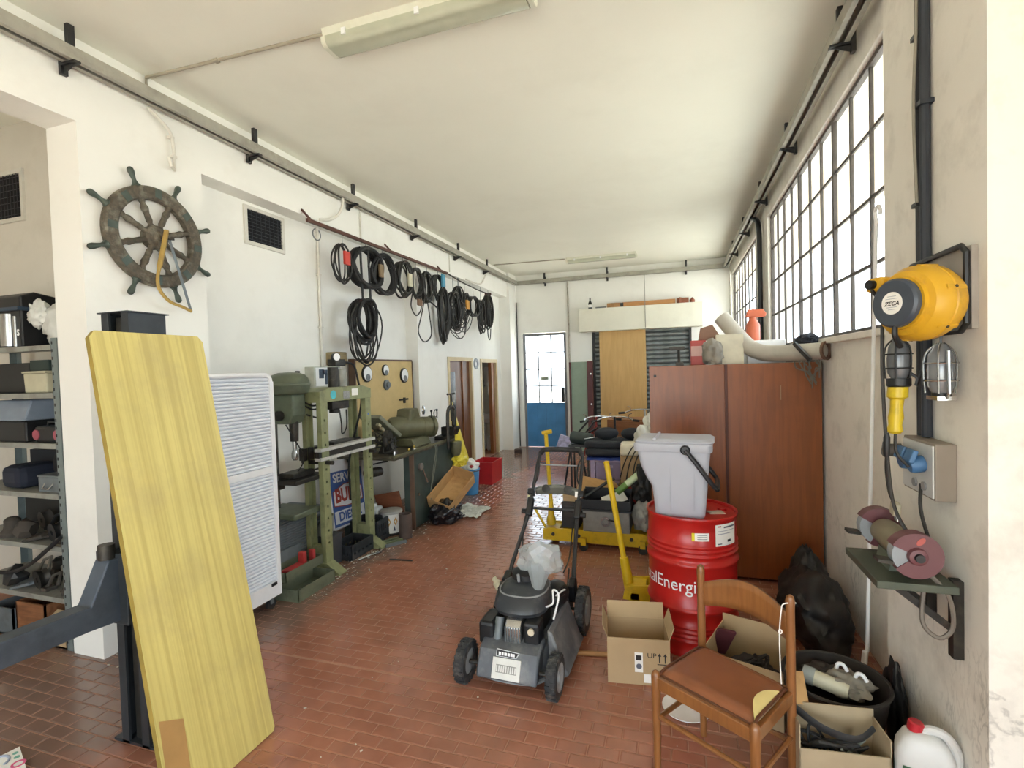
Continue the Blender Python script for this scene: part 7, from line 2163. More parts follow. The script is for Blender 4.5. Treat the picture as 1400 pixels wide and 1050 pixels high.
bxw, bxd, bxh = 0.355, 0.26, 0.27
e = carton('cardboard_box', 'open cardboard box printed UP with two arrows', (-0.255, 3.07, 0), bxw, bxd, bxh, math.radians(8), (1, 1.0, 1, 1))
MB().obox((-bxw / 2 - 0.012, 0.0, bxh + 0.035), (0.004, bxd - 0.01, 0.075), (0, math.radians(-20), 0)).build('flap', M_card, e, world=False, smooth=0)
MB().obox((bxw / 2 + 0.012, 0.0, bxh + 0.035), (0.004, bxd - 0.01, 0.075), (0, math.radians(20), 0)).build('flap', M_card, e, world=False, smooth=0)
MB().obox((0, bxd / 2 + 0.012, bxh + 0.045), (bxw - 0.01, 0.004, 0.095), (math.radians(-16), 0, 0)).build('flap', M_card, e, world=False, smooth=0)
m = MB(); put_text(m, 'UP', 0.04, (0.075, -bxd / 2 - 0.0006, 0.175), (1, 0, 0), (0, 0, 1), sx=1.1)
for k in (0, 1):
    x = 0.118 + 0.032 * k
    m.box(x - 0.0035, x + 0.0035, -bxd / 2 - 0.001, -bxd / 2 - 0.0003, 0.135, 0.175)
    m._add([V(x - 0.011, -bxd / 2 - 0.001, 0.175), V(x + 0.011, -bxd / 2 - 0.001, 0.175), V(x, -bxd / 2 - 0.001, 0.192)], [(0, 1, 2)])
m.box(0.105, 0.165, -bxd / 2 - 0.001, -bxd / 2 - 0.0003, 0.124, 0.129)
m.build('print', M_ink, e, world=False, smooth=0)
st = MB().box(-0.022, 0.024, -bxd / 2 - 0.002, -bxd / 2 - 0.0005, 0.075, 0.19).build('sticker', M_paper, e, world=False, smooth=0)
MB().box(-0.015, 0.017, -bxd / 2 - 0.003, -bxd / 2 - 0.002, 0.145, 0.175).build('sticker_print', M_ink, st, world=False, smooth=0)
MB().lathe([(0, 0), (0.016, 0), (0.016, 0.001), (0, 0.001)], (0.002, -bxd / 2 - 0.002, 0.11), (0, -1, 0), 18).build('sticker_print', mat('ink_grey', '5f6470', 0.7), st, world=False)
MB().box(0.028, 0.068, -bxd / 2 - 0.002, -bxd / 2 - 0.0005, 0.015, 0.065).build('sticker', M_paper, e, world=False, smooth=0)
tag(MB().cyl((-0.665, 3.14, 0.016), (-0.45, 3.18, 0.016), 0.015, n=12).build('wooden_stick', mat('stick_wood', 'a87845', 0.6)), 'short round wooden stick between mower and cardboard box', 'stick')

# second carton behind the chair, with dark clutter
e = carton('cardboard_box', 'cardboard box of dark scraps behind the wooden chair', (0.36, 2.96, 0), 0.38, 0.34, 0.33, math.radians(-20), (0.9, 1.12, 1, 0.95))
e2 = thing('rag_heap', 'dark rags and straps heaped inside the box behind the chair', 'rags', (0.36, 2.96, 0.006))
MB().blob((0.36, 2.96, 0.007), (0.32, 0.28, 0.22), 61, 0.25, 2.2).build('rags', mat('rag_dark', '2c2624', 0.85, var=0.3), e2, smooth=70)
random.seed(4)
for k in range(5):
    p = [V(0.36 + random.uniform(-.1, .1), 2.96 + random.uniform(-.08, .08), 0.21 + random.uniform(-0.02, 0.04)) for _ in range(4)]
    MB().tube(smooth_path(p, 5), 0.009, 6).build('strap', M_rubber, e2)
tag(MB().obox((0.22, 3.06, 0.26), (0.12, 0.02, 0.16), (0.3, 0.3, 0.5)).build('maroon_pouch', mat('maroon_cloth', '5a2830', 0.8), smooth=0, bevel=0.006), 'maroon printed pouch in the box behind the chair', 'pouch')

# ------------------------------------------------------------ wooden chair
bl, br = V(0.098, 2.617, 0), V(0.443, 2.358, 0)
fl_, fr_ = V(-0.112, 2.312, 0), V(0.262, 2.062, 0)
cc = (bl + br + fl_ + fr_) / 4
e = thing('wooden_chair', 'wooden chair with torn brown vinyl seat and string on its back', 'chair', cc)
M_chw = mat('chair_beech', '8a5a30', 0.35, var=0.1, wood=('6e4120', (50, 50, 5), 0.4), coat=0.3)
up = V(0, 0, 1)
back_t = (bl - fl_).normalized() * 0.0
for p, lab in ((bl, 0), (br, 1)):
    MB().tube([p + up * 0.0, p + up * 0.45, p + up * 0.80, p + up * 0.835, p + up * 0.855, p + up * 0.863], [0.015, 0.019, 0.018, 0.019, 0.015, 0.004], 12).build('leg', M_chw, e)
for p in (fl_, fr_):
    MB().tube([p, p + up * 0.40, p + up * 0.455, p + up * 0.47, p + up * 0.477], [0.015, 0.020, 0.020, 0.014, 0.004], 12).build('leg', M_chw, e)
# seat rails
for a, b in ((fl_, fr_), (fr_, br), (br, bl), (bl, fl_)):
    MB().beam(a + up * 0.425, b + up * 0.425, 0.022, 0.055).build('seat_rail', M_chw, e, smooth=0, bevel=0.004)
# lower stretchers
MB().tube([fl_ + up * 0.27, fr_ + up * 0.27], 0.011, 8).build('stretcher', M_chw, e)
MB().tube([fl_ + up * 0.25, bl + up * 0.25], 0.011, 8).build('stretcher', M_chw, e)
MB().tube([fr_ + up * 0.25, br + up * 0.25], 0.011, 8).build('stretcher', M_chw, e)
MB().tube([bl + up * 0.22, br + up * 0.22], 0.011, 8).build('stretcher', M_chw, e)
# curved back splat
bd_ = (br - bl).normalized()
bn = V(-bd_.y, bd_.x, 0)
if bn.y < 0:
    bn = -bn


def splat(u, v):
    bow = math.sin(PI * u)
    lo = 0.66 + 0.035 * bow
    hi = 0.775 + 0.06 * bow ** 1.2
    return bl + (br - bl) * u + bn * (0.035 * bow) + up * (lo + (hi - lo) * v)


o = MB().grid(splat, 18, 4).build('back_rail', M_chw, e)
md = o.modifiers.new('thick', 'SOLIDIFY'); md.thickness = 0.016; md.offset = 0
# padded seat
M_vinyl = mat('brown_vinyl', '87502f', 0.38, var=0.1, scale=5, dirt='5f3822', dscale=6, damt=0.4)


def seat(u, v):
    a = fl_ * (1 - u) + fr_ * u
    b = bl * (1 - u) + br * u
    m_ = 0.06
    p = a + (b - a) * (m_ * 0.6 + (1 - m_ * 1.2) * v)
    q = fl_.lerp(fr_, u)
    k = min(1, min(u, 1 - u) * 9) ** 0.5 * min(1, min(v, 1 - v) * 9) ** 0.5
    return p + up * (0.448 + 0.034 * k)


st = MB().grid(lambda u, v: seat(0.025 + 0.95 * u, v), 24, 24).build('seat_pad', M_vinyl, e, smooth=60)
pip = [seat(0.025 + 0.95 * t, 0.0) for t in [i / 10 for i in range(11)]] + [seat(0.975, i / 10) for i in range(1, 11)] + [seat(0.975 - 0.95 * t, 1.0) for t in [i / 10 for i in range(1, 11)]] + [seat(0.025, 1 - i / 10) for i in range(1, 10)]
MB().tube([p + up * 0.004 for p in pip], 0.007, 6, closed=True).build('piping', mat('piping_dark', '5a3420', 0.4), st)
# torn strip with yellow foam along the right-hand rail
fo = MB().grid(lambda u, v: seat(0.965 - 0.10 * math.sin(PI * u) * v, 0.05 + 0.72 * u) + up * (0.004 + 0.006 * v), 16, 4).build('exposed_foam', mat('foam_yellow', 'd9c582', 0.9, var=0.08), st, smooth=60)
# string tied to the post
e = thing('string', 'white string tied to the chair back and hanging down', 'string', br + V(-0.03, -0.02, 0.45))
sp = br + V(-0.028, -0.022, 0)
MB().tube(smooth_path([br + V(0.022, 0.0, 0.83), sp + up * 0.83, sp + V(-0.012, -0.008, 0.80), sp + V(-0.02, -0.01, 0.70), sp + V(-0.018, -0.012, 0.55), sp + V(-0.015, -0.01, 0.49)], 6), 0.0026, 6).build('cord', M_paper, e)
MB().tube([sp + V(-0.017 + 0.006 * math.cos(a), -0.012, 0.715 + 0.008 * math.sin(a)) for a in [2 * PI * i / 12 for i in range(12)]], 0.003, 5, closed=True).build('knot', M_paper, e)
# white plate on the floor
tag(MB().lathe([(0, 0.0), (0.11, 0.0), (0.125, 0.008), (0.125, 0.012), (0.10, 0.006), (0, 0.006)], (0.02, 2.80, 0), (0, 0, 1), 36).build('plastic_plate', M_white_p), 'white round plate lying on the floor under the chair', 'plate')

# ------------------------------------------------------------ black sack, basket, canister in the corner
e = thing('black_sack', 'large black refuse sack slumped against wardrobe and wall', 'bag', (0.9, 3.9, 0))
M_sackk = mat('sack_black', '1a1918', 0.5, var=0.25, dirt='4a443e', dscale=5, damt=0.35)
MB().blob((0.85, 3.78, 0), (0.42, 0.80, 0.42), 71, 0.28, 1.8).build('sack_body', M_sackk, e, smooth=70)
MB().blob((0.88, 4.05, 0.10), (0.34, 0.60, 0.42), 73, 0.28, 1.8, top=0.45).build('sack_neck', M_sackk, e, smooth=70)
e = thing('wire_basket', 'round dark basket full of odds and ends by the wall', 'basket', (0.74, 2.68, 0))
bc = V(0.70, 2.73, 0)
M_bsk = mat('basket_dark', '2d2824', 0.7, var=0.3)
MB().lathe([(0.0, 0.0), (0.17, 0.0), (0.22, 0.31), (0.226, 0.315), (0.226, 0.325), (0.214, 0.325), (0.162, 0.012), (0, 0.012)], bc, (0, 0, 1), 36).build('basket_wall', M_bsk, e)
MB().tube([bc + V(0.222 * math.cos(a), 0.222 * math.sin(a), 0.325) for a in [2 * PI * i / 36 for i in range(36)]], 0.009, 8, closed=True).build('basket_rim', M_bsk, e)
GB = 'odds and ends in the dark basket'
e = thing('glass_jar', 'clear glass jar with pale contents lying in the basket', 'jar', bc + V(-0.08, -0.02, 0.3), 0, GB)
p0, p1 = bc + V(-0.13, 0.02, 0.315), bc + V(0.05, -0.06, 0.295)
ax_ = (p1 - p0).normalized()
MB().lathe([(0, 0), (0.04, 0), (0.042, 0.01), (0.042, 0.05), (0.0, 0.05)], p0, ax_, 18).build('glass', mat('jar_glass', 'b9c0bb', 0.1, trans=0.3), e)
MB().lathe([(0, 0.05), (0.036, 0.05), (0.036, 0.17), (0.028, 0.19), (0, 0.19)], p0, ax_, 18).build('contents', mat('jar_cream', 'cfcab0', 0.5), e)
tag(MB().blob(bc + V(0.06, 0.02, 0.25), (0.2, 0.18, 0.09), 81, 0.5, 2.4).build('paper_scrap', mat('scrap_grey', '8d877a', 0.8), smooth=70), 'crumpled greyish packing in the basket', 'packing', GB)
tag(MB().blob(bc + V(0.0, 0.10, 0.22), (0.26, 0.16, 0.10), 83, 0.4, 2.4).build('dark_rag', M_bsk, smooth=70), 'dark rag at the back of the basket', 'rag', GB)
for k, (dx, dy, lab) in enumerate(((0.02, 0.06, 'white plastic hook standing in the basket'), (0.08, -0.01, 'bent white fitting lying in the basket'))):
    p = bc + V(dx, dy, 0.325)
    tag(MB().tube(smooth_path([p, p + V(0.01, 0.0, 0.035), p + V(0.03, -0.01, 0.04), p + V(0.045, -0.02, 0.015)], 5), 0.009, 7).build('plastic_hook', M_white_p), lab, 'hook', GB)
tag(MB().blob((0.968, 2.80, 0.0), (0.075, 0.2, 0.40), 85, 0.3, 2.0).build('black_pouch', M_sackk, smooth=70), 'small black bag squeezed between basket and wall', 'bag')
# front carton with a strap
e = thing('cardboard_crate', 'pale cardboard crate with a leather strap before the basket', 'box', (0.60, 2.42, 0))
M_cb2 = mat('carton_pale', 'a8977a', 0.85, var=0.08)
R = Matrix.Rotation(math.radians(6), 3, 'Z')
c = V(0.62, 2.395, 0)


def cpt(m):
    m.v = [c + R @ p for p in m.v]
    return m


cw_, cd_, chh = 0.34, 0.155, 0.345
cpt(MB().box(-cw_ / 2, cw_ / 2, -cd_ / 2, -cd_ / 2 + 0.005, 0, chh - 0.1)).build('front_side', M_cb2, e, smooth=0)
cpt(MB().box(-cw_ / 2, cw_ / 2, cd_ / 2 - 0.005, cd_ / 2, 0, chh)).build('back_side', M_cb2, e, smooth=0)
cpt(MB().box(-cw_ / 2, -cw_ / 2 + 0.005, -cd_ / 2, cd_ / 2, 0, chh)).build('left_side', M_cb2, e, smooth=0)
cpt(MB().box(cw_ / 2 - 0.005, cw_ / 2, -cd_ / 2, cd_ / 2, 0, chh - 0.03)).build('right_side', M_cb2, e, smooth=0)
cpt(MB().box(-cw_ / 2, cw_ / 2, -cd_ / 2, cd_ / 2, 0.0, 0.005)).build('bottom', M_cb2, e, smooth=0)
cpt(MB().obox((-0.12, 0.10, chh + 0.05), (0.10, 0.004, 0.13), (-0.5, 0.3, 0.5))).build('flap', M_card_in, e, smooth=0)
tag(cpt(MB().tube(smooth_path([(-cw_ / 2 + 0.02, 0.04, chh - 0.005), (-0.06, -0.01, chh - 0.05), (0.06, -0.03, chh - 0.07), (cw_ / 2 - 0.03, 0.0, chh - 0.035)], 6), 0.018, 8, flat=0.3)).build('leather_strap', M_rubber), 'dark leather strap lying across the pale cardboard crate', 'strap')
e = thing('cable_tangle', 'tangle of dark cables and clips inside the pale crate', 'cable', c + V(0, 0, 0.01))
random.seed(9)
for k in range(12):
    p = [c + R @ V(random.uniform(-.14, .14), random.uniform(-.06, .05), random.uniform(0.10, 0.26)) for _ in range(5)]
    MB().tube(smooth_path(p, 6), random.choice((0.006, 0.009)), 6).build('cable', random.choice((M_cable, M_rubber, mat('cord_grey', '6f7468', 0.6))), e)
cpt(MB().blob((0, 0, 0.006), (0.32, 0.13, 0.17), 88, 0.2, 2.0, sub=3)).build('core', M_bsk, e)
# white canister with red cap
e = thing('plastic_canister', 'white plastic canister with red cap and green label', 'canister', (0.955, 2.33, 0))
M_can = mat('canister_white', 'cfd0ce', 0.4, var=0.03)
R = Matrix.Rotation(math.radians(-18), 3, 'Z')
c = V(0.905, 2.335, 0)


def rr_(w, d_, z, p=4.0, yo=0.0):
    return [c + R @ q for q in ring(w, d_, z, yo, 32, p)]


loft([rr_(0.19, 0.135, 0.0), rr_(0.195, 0.14, 0.02), rr_(0.195, 0.14, 0.27), rr_(0.185, 0.13, 0.31), rr_(0.14, 0.105, 0.355), rr_(0.085, 0.08, 0.375), rr_(0.05, 0.05, 0.38)]).build('can_body', M_can, e, smooth=50)
MB().tube(smooth_path([c + R @ V(-0.02, 0.0, 0.36), c + R @ V(0.02, 0.0, 0.392), c + R @ V(0.07, 0.0, 0.38), c + R @ V(0.098, 0.0, 0.32), c + R @ V(0.09, 0, 0.25)], 5), 0.018, 10).build('grip', M_can, e)
MB().lathe([(0, 0), (0.027, 0), (0.027, 0.03), (0.022, 0.036), (0, 0.036)], c + R @ V(-0.03, 0, 0.374), (0.15, 0, 1), 18).build('red_cap', mat('cap_red', 'b0202c', 0.4), e)
cl = MB()
cl._add([c + R @ V(-0.0985, -0.05, 0.05), c + R @ V(-0.0985, 0.05, 0.05), c + R @ V(-0.0985, 0.05, 0.26), c + R @ V(-0.0985, -0.05, 0.26)], [(0, 1, 2, 3)])
cl._add([c + R @ V(-0.07, -0.0712, 0.05), c + R @ V(-0.01, -0.0712, 0.05), c + R @ V(-0.01, -0.0712, 0.26), c + R @ V(-0.07, -0.0712, 0.26)], [(0, 1, 2, 3)])
cl.build('green_label', mat('label_green', '41684a', 0.5, var=0.4, scale=22), e, smooth=0)

# ------------------------------------------------------------ pilaster fittings
# vertical black conduits
pipe('conduit', 'thick black conduit running down the pilaster past the reel', [(0.998, 2.585, ZC - 0.02), (0.998, 2.585, 1.52)], 0.016, M_cond_b, clips=[(1.0, 2.585, 3.2), (1.0, 2.585, 2.5)])
pipe('conduit', 'wide black trunking beside the thick conduit on the pilaster', [(0.998, 2.535, ZC - 0.02), (0.998, 2.535, 1.52)], 0.019, mat('trunking_dark', '2d323a', 0.4), clips=[(1.0, 2.535, 2.9)])
pipe('conduit', 'thin grey lead twisting along the black conduits', smooth_path([(0.97, 2.55, ZC - 0.02), (0.97, 2.535, 3.3), (0.968, 2.56, 2.9), (0.97, 2.54, 2.5)], 6), 0.006, mat('lead_grey', '8a8478', 0.5))

# spring cable reel
axis = V(-0.88, -0.475, 0).normalized()
FC = V(0.79, 2.215, 2.055)
BC = FC - axis * 0.15
e = thing('cable_reel', 'yellow spring cable reel with dark round cover on its wall bracket', 'cable reel', BC)
M_reel = mat('reel_yellow', 'cf9f22', 0.4, var=0.08, dirt='86683a', dscale=6, damt=0.8)
bz = MB().lathe([(0, -0.02), (0.09, -0.02), (0.125, 0.0), (0.138, 0.03), (0.140, 0.06), (0.136, 0.063), (0.136, 0.067), (0.140, 0.07), (0.136, 0.10), (0.118, 0.128), (0.098, 0.135), (0.096, 0.15), (0, 0.15)], BC, axis, 48).build('reel_body', M_reel, e)
MB().lathe([(0, 0.15), (0.086, 0.15), (0.09, 0.155), (0.09, 0.172), (0.082, 0.18), (0, 0.182)], BC, axis, 40).build('dark_cover', mat('cover_dark', '3e4550', 0.4, var=0.1, dirt='59606a', dscale=5, damt=0.4), e)
side = V(0, 0, 1).cross(axis).normalized()
fb = MB().lathe([(0, 0.0), (0.041, 0.0), (0.041, 0.0015), (0, 0.0015)], BC + axis * 0.182, axis, 32).build('round_label', M_paper, e)
# lettering reads left to right seen from the front of the cover
right = V(0, 0, 1).cross(axis).normalized()
m = MB(); put_text(m, 'ZECA', 0.021, BC + axis * 0.1845 + V(0, 0, -0.002), right, (0, 0, 1), shear=0.3, sx=1.1, bold=0.0006)
m.build('label_lettering', M_ink, fb, smooth=0)
m = MB()
for k, (w_, z_) in enumerate(((0.035, 0.024), (0.05, 0.015), (0.04, -0.016), (0.03, -0.024))):
    q = BC + axis * 0.1838 + V(0, 0, z_)
    m._add([q - right * w_ / 2, q + right * w_ / 2, q + right * w_ / 2 + V(0, 0, 0.002), q - right * w_ / 2 + V(0, 0, 0.002)], [(0, 1, 2, 3)])
m.build('label_print', mat('ink_pale', 'a7abb5', 0.7), fb, smooth=0)
for k in range(6):
    a = 2 * PI * k / 6 + 0.3
    u_ = right * math.cos(a) + V(0, 0, 1) * math.sin(a)
    MB().beam(BC + axis * 0.02 + u_ * 0.137, BC + axis * 0.10 + u_ * 0.136, 0.018, 0.010, up=u_).build('case_rib', M_reel, bz, smooth=0, bevel=0.003)
    MB().cyl(BC + axis * 0.065 + u_ * 0.134, BC + axis * 0.065 + u_ * 0.144, 0.006, n=8).build('case_screw', M_oily, bz)
# cable outlet lug
q = FC + V(0, 0, 0) - axis * 0.04 - right * 0.105 + V(0, 0, 0.085)
MB().obox(q, (0.09, 0.07, 0.055), (0, 0, math.atan2(axis.y, axis.x))).build('outlet_guide', M_reel, e, smooth=0, bevel=0.012)
MB().cyl(q + axis * 0.03, q + axis * 0.065, 0.018, n=14).build('outlet_roller', M_black, e)
MB().tube(smooth_path([FC - V(0, 0, 0.085) + axis * 0.02, FC - V(0, 0, 0.12) + axis * 0.02, FC - V(-0.01, -0.02, 0.16)], 4), 0.010, 8).build('outlet_boot', M_black, e)
MB().tube(smooth_path([q + axis * 0.05 - V(0, 0, 0.02), q + V(-0.005, 0.0, -0.10), q + V(0.0, 0.01, -0.35), q + V(0.012, 0.012, -0.62), q + V(0.03, 0.0, -0.86), q + V(0.075, -0.03, -0.98)], 8), 0.0065, 6).build('cable', M_cable, e)
MB().lathe([(0.006, -0.05), (0.012, -0.035), (0.012, 0.03), (0.006, 0.05)], q + V(0.013, 0.012, -0.63), (0.02, 0, 1), 10).build('cable_stop', M_black, e)
# wall bracket: grey backing with black strap edge
bk = MB().box(1.0, XP - 0.001, 2.20, 2.62, 1.95, 2.245).build('back_plate', mat('plate_grey', 'a39c92', 0.6), e, smooth=0)
MB().tube([(0.985, 2.63, 2.25), (0.985, 2.235, 2.25), (0.985, 2.20, 2.22), (0.985, 2.20, 1.97), (0.985, 2.235, 1.945), (0.985, 2.63, 1.945)], 0.011, 8).build('bracket_strap', M_black, e, smooth=40)
MB().cyl(BC, V(1.0, 2.36, BC.z), 0.03, n=14).build('swivel', M_black, e)


# hand lamps
def cage_lamp(label, top, down, r, h, glassm, cagem, handle):
    e = thing('inspection_lamp', label, 'hand lamp', top - V(0, 0, h), 0, 'inspection lamps on the pilaster')
    c = top
    MB().lathe([(0, 0.0), (0.018, -0.004), (r * 0.8, -h * 0.22), (r * 0.92, -h * 0.5), (r * 0.9, -h * 0.85), (r * 0.6, -h), (0, -h)], c, (0, 0, 1), 20).build('reflector', glassm, e)
    for k in range(5):
        a = 2 * PI * k / 5 + 0.4
        u_ = V(math.cos(a), math.sin(a), 0)
        MB().tube(smooth_path([c + u_ * 0.01, c + u_ * r * 0.95 - V(0, 0, h * 0.2), c + u_ * r * 1.12 - V(0, 0, h * 0.55), c + u_ * r * 1.0 - V(0, 0, h)], 4), 0.0035, 5).build('cage_wire', cagem, e)
    for f in (0.4, 0.75):
        MB().tube([c + V(r * 1.1 * math.cos(a), r * 1.1 * math.sin(a), -h * f) for a in [2 * PI * i / 20 for i in range(20)]], 0.003, 5, closed=True).build('cage_ring', cagem, e)
    if handle:
        MB().lathe([(0, 0), (0.042, 0.0), (0.042, -0.028), (0.036, -0.034), (0, -0.034)], c - V(0, 0, h), (0, 0, 1), 20).build('collar', M_black, e)
        MB().lathe([(0, -0.034), (0.035, -0.034), (0.036, -0.075), (0.024, -0.085), (0.022, -0.12), (0.027, -0.16), (0.023, -0.19), (0.028, -0.215), (0.02, -0.225), (0, -0.225)], c - V(0, 0, h), (0.06, -0.02, 1), 20).build('handle', mat('lamp_yellow', 'cdb222', 0.4, dirt='6e6020', dscale=12, damt=0.5), e)
        MB().tube(smooth_path([c - V(0.012, 0, h + 0.22), c - V(0.01, 0, h + 0.30), c + V(0.03, -0.005, -h - 0.36)], 5), 0.006, 6).build('cord', M_cable, e)
        MB().tube(smooth_path([c + V(0.04, 0, -h + 0.02), c + V(0.06, -0.01, -h - 0.0), c + V(0.055, -0.01, -h - 0.03), c + V(0.075, -0.01, -h + 0.03)], 4), 0.006, 6).build('hang_hook', M_black, e)
    else:
        MB().tube([c - V(0, 0, h * 0.99), c - V(0, 0, h * 1.12)], 0.03, 14).build('end_cap', M_black, e)
        MB().box(c.x - 0.03, c.x + 0.03, c.y - 0.045, c.y + 0.045, c.z - h * 1.14, c.z - h * 1.06).build('chrome_foot', M_chrome, e, smooth=0)
        MB().tube([c + V(0.0, -0.055, -0.03), c + V(0, -0.06, -h), c + V(0, -0.04, -h * 1.1)], 0.006, 6).build('guard_rod', M_chrome, e)
        MB().tube([c, c + V(0.005, 0.01, 0.05)], 0.004, 5).build('hang_wire', M_grey_steel, e)
    return e


M_lg = mat('lamp_grey', '6e7174', 0.3, 0.3)
cage_lamp('inspection lamp with yellow handle hanging under the cable reel', V(0.862, 2.43, 1.935), 1, 0.042, 0.165, M_lg, M_steel_d, True)
cage_lamp('caged grey inspection lamp without handle hanging on the pilaster', V(0.965, 2.335, 1.905), 1, 0.048, 0.19, mat('lamp_glass', '8a8d90', 0.25, 0.3), M_chrome, False)

# socket box with blue industrial socket
e = thing('socket_box', 'grey socket box with blue industrial sockets on the pilaster', 'socket box', (0.985, 2.485, 1.29))
MB().box(0.95, XP - 0.001, 2.345, 2.63, 1.29, 1.515).build('box_body', mat('box_taupe', '8a8074', 0.6, var=0.08), e, smooth=0, bevel=0.004)
fp = MB().box(0.944, 0.95, 2.355, 2.62, 1.30, 1.505).build('front_plate', mat('plate_white2', 'c6c8c6', 0.5), e, smooth=0)
M_sock = mat('socket_blue', '3f6a94', 0.45, var=0.1)
for yy in (2.43, 2.52):
    sk = MB().lathe([(0, 0), (0.034, 0), (0.034, 0.035), (0.028, 0.05), (0, 0.05)], (0.944, yy, 1.425), (-1, 0, -0.2), 20).build('socket', M_sock, e)
    MB().obox((0.90, yy, 1.455), (0.02, 0.07, 0.055), (0, 0.35, 0)).build('socket_flap', M_sock, sk, smooth=0, bevel=0.006)
MB().lathe([(0, 0), (0.03, 0), (0.026, 0.06), (0, 0.07)], (0.93, 2.60, 1.45), (-1, 0.2, 0), 18).build('grey_plug', mat('plug_grey', '5d5952', 0.6), e)
for yy in (2.42, 2.50):
    MB().cyl((0.944, yy, 1.335), (0.936, yy, 1.335), 0.018, n=14).build('fuse_cap', mat('fuse_grey', '8a8c8c', 0.5), fp)
# lead with plug
e = thing('mains_lead', 'black lead with a cream three-pin plug hanging below the socket box', 'lead', (0.90, 2.55, 1.2))
MB().tube(smooth_path([(0.88, 2.61, 1.44), (0.875, 2.60, 1.36), (0.88, 2.585, 1.27), (0.885, 2.56, 1.235)], 5), 0.007, 6).build('cord', M_cable, e)
MB().obox((0.888, 2.545, 1.205), (0.03, 0.045, 0.055), (0.2, 0, 0)).build('plug', mat('plug_cream', 'b9b29a', 0.5), e, smooth=0, bevel=0.006)
for k in (-1, 0, 1):
    MB().cyl((0.888, 2.54 + 0.012 * k, 1.178), (0.888, 2.538 + 0.012 * k, 1.155), 0.003, n=6).build('pin', M_chrome, e)

# bench grinder on its wall bracket
e = thing('bench_grinder', 'bench grinder with maroon wheel guards on a wall bracket', 'grinder', (0.85, 2.43, 0.95))
M_mar = mat('guard_maroon', '653c40', 0.45, var=0.08, dirt='5a3a3a', dscale=6, damt=0.4)
M_gg = mat('grinder_olive', '7f7863', 0.5, var=0.1)
gx, gz = 0.85, 1.105
MB().lathe([(0, 0.0), (0.042, 0.0), (0.054, 0.02), (0.058, 0.12), (0.054, 0.24), (0.042, 0.26), (0, 0.26)], (gx, 2.31, gz), (0, 1, 0), 26).build('motor', M_gg, e)
MB().prism([(gx - 0.05, 1.0), (gx + 0.05, 1.0), (gx + 0.04, 1.06), (gx - 0.04, 1.06)], 'y', 2.36, 2.50).build('motor_foot', mat('foot_green', '586052', 0.5), e, smooth=0)


def guard(yc_, s, full):
    # drum-shaped guard open towards the operator (-x)
    R_ = 0.086
    a0, a1 = (math.radians(-142), math.radians(155)) if full else (math.radians(-120), math.radians(150))
    n = 30
    m = MB()
    pts_ = [(gx + R_ * math.cos(a0 + (a1 - a0) * i / n), gz + R_ * math.sin(a0 + (a1 - a0) * i / n)) for i in range(n + 1)]
    m.prism(pts_ + [(gx, gz)], 'y', yc_ - 0.028, yc_ + 0.028)
    g = m.build('wheel_guard', M_mar, e, smooth=40)
    MB().lathe([(0, -0.024), (0.076, -0.024), (0.076, 0.024), (0, 0.024)], (gx - 0.003, yc_, gz), (0, 1, 0), 30).build('grinding_wheel', mat('stone_grey', '8f9498', 0.8, var=0.1), e)
    MB().lathe([(0, 0.0), (0.034, 0.0), (0.030, 0.016), (0.02, 0.02), (0, 0.02)], (gx, yc_ + s * 0.028, gz), (0, s, 0), 22).build('guard_boss', M_mar, g)
    MB().lathe([(0, 0.018), (0.017, 0.018), (0.015, 0.03), (0, 0.03)], (gx, yc_ + s * 0.028, gz), (0, s, 0), 16).build('arbor_nut', M_black, g)
    MB().obox((gx - 0.10, yc_, gz - 0.03), (0.05, 0.055, 0.012), (0, 0.1, 0)).build('tool_rest', M_oily, e, smooth=0)
    return g


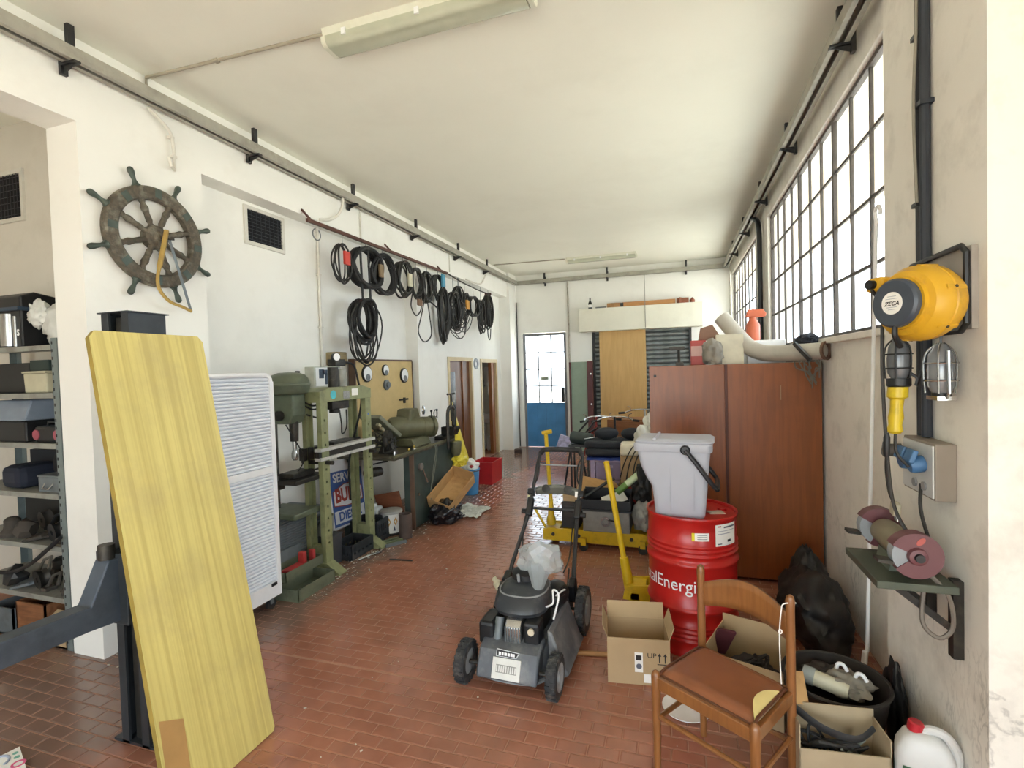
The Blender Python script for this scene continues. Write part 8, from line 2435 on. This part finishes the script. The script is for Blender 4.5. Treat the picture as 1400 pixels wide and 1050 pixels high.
g = guard(2.27, -1, True)
o = MB().lathe([(0, 0), (0.014, 0), (0.014, 0.0012), (0, 0.0012)], (gx + 0.012, 2.2415, gz + 0.056), (0, -1, 0), 24, sx=1.3, sy=0.7).build('maker_label', mat('label_red', 'a85048', 0.5), g)
guard(2.62, 1, False)
MB().box(gx - 0.13, gx + 0.13, 2.24, 2.62, 0.97, 1.0).build('platform', mat('platform_green', '4d5346', 0.5, 0.2), e, smooth=0, bevel=0.004)
for yy in (2.32, 2.53):
    MB().box(XP - 0.035, XP - 0.001, yy - 0.02, yy + 0.02, 0.70 if yy < 2.4 else 0.78, 1.0).build('bracket_leg', M_oily, e, smooth=0)
    MB().beam((XP - 0.02, yy, 0.80), (gx - 0.05, yy, 0.96), 0.025, 0.025).build('bracket_brace', M_oily, e, smooth=0)
MB().tube(smooth_path([(gx + 0.06, 2.28, 1.02), (gx + 0.10, 2.25, 0.96), (gx + 0.11, 2.245, 0.85), (gx + 0.07, 2.25, 0.80), (gx + 0.03, 2.28, 0.84), (gx + 0.05, 2.32, 0.96)], 6), 0.008, 6).build('cord', mat('cord_taupe', '6e665c', 0.6), e)
MB().tube(smooth_path([(0.94, 2.44, 1.34), (0.93, 2.42, 1.24), (0.95, 2.40, 1.12), (0.97, 2.38, 1.02)], 5), 0.007, 6).build('supply_cord', M_cable, e)

# white pull rod with hook leaning in the corner
e = thing('pull_rod', 'long white pull rod with hooked end leaning against the window wall', 'rod', (1.0, 3.3, 0))
MB().tube([(0.985, 3.30, 0.0), (1.0, 3.30, 0.18), (1.01, 3.30, 0.19), (1.075, 3.31, 2.62)], [0.016, 0.016, 0.010, 0.010], 10).build('rod', M_white_p, e)
MB().tube(smooth_path([(1.075, 3.31, 2.62), (1.075, 3.32, 2.67), (1.075, 3.285, 2.695), (1.075, 3.25, 2.67), (1.075, 3.25, 2.64)], 5), 0.010, 8).build('hook', M_white_p, e)
# small leaf-shaped wall mark tag beside the grinder
tag(MB().obox((XR - 0.004, 3.42, 1.33), (0.006, 0.04, 0.08), (0.4, 0, 0)).build('wall_hook', M_grey_steel, smooth=0, bevel=0.003), 'small grey metal hook on the wall above the grinder', 'hook')
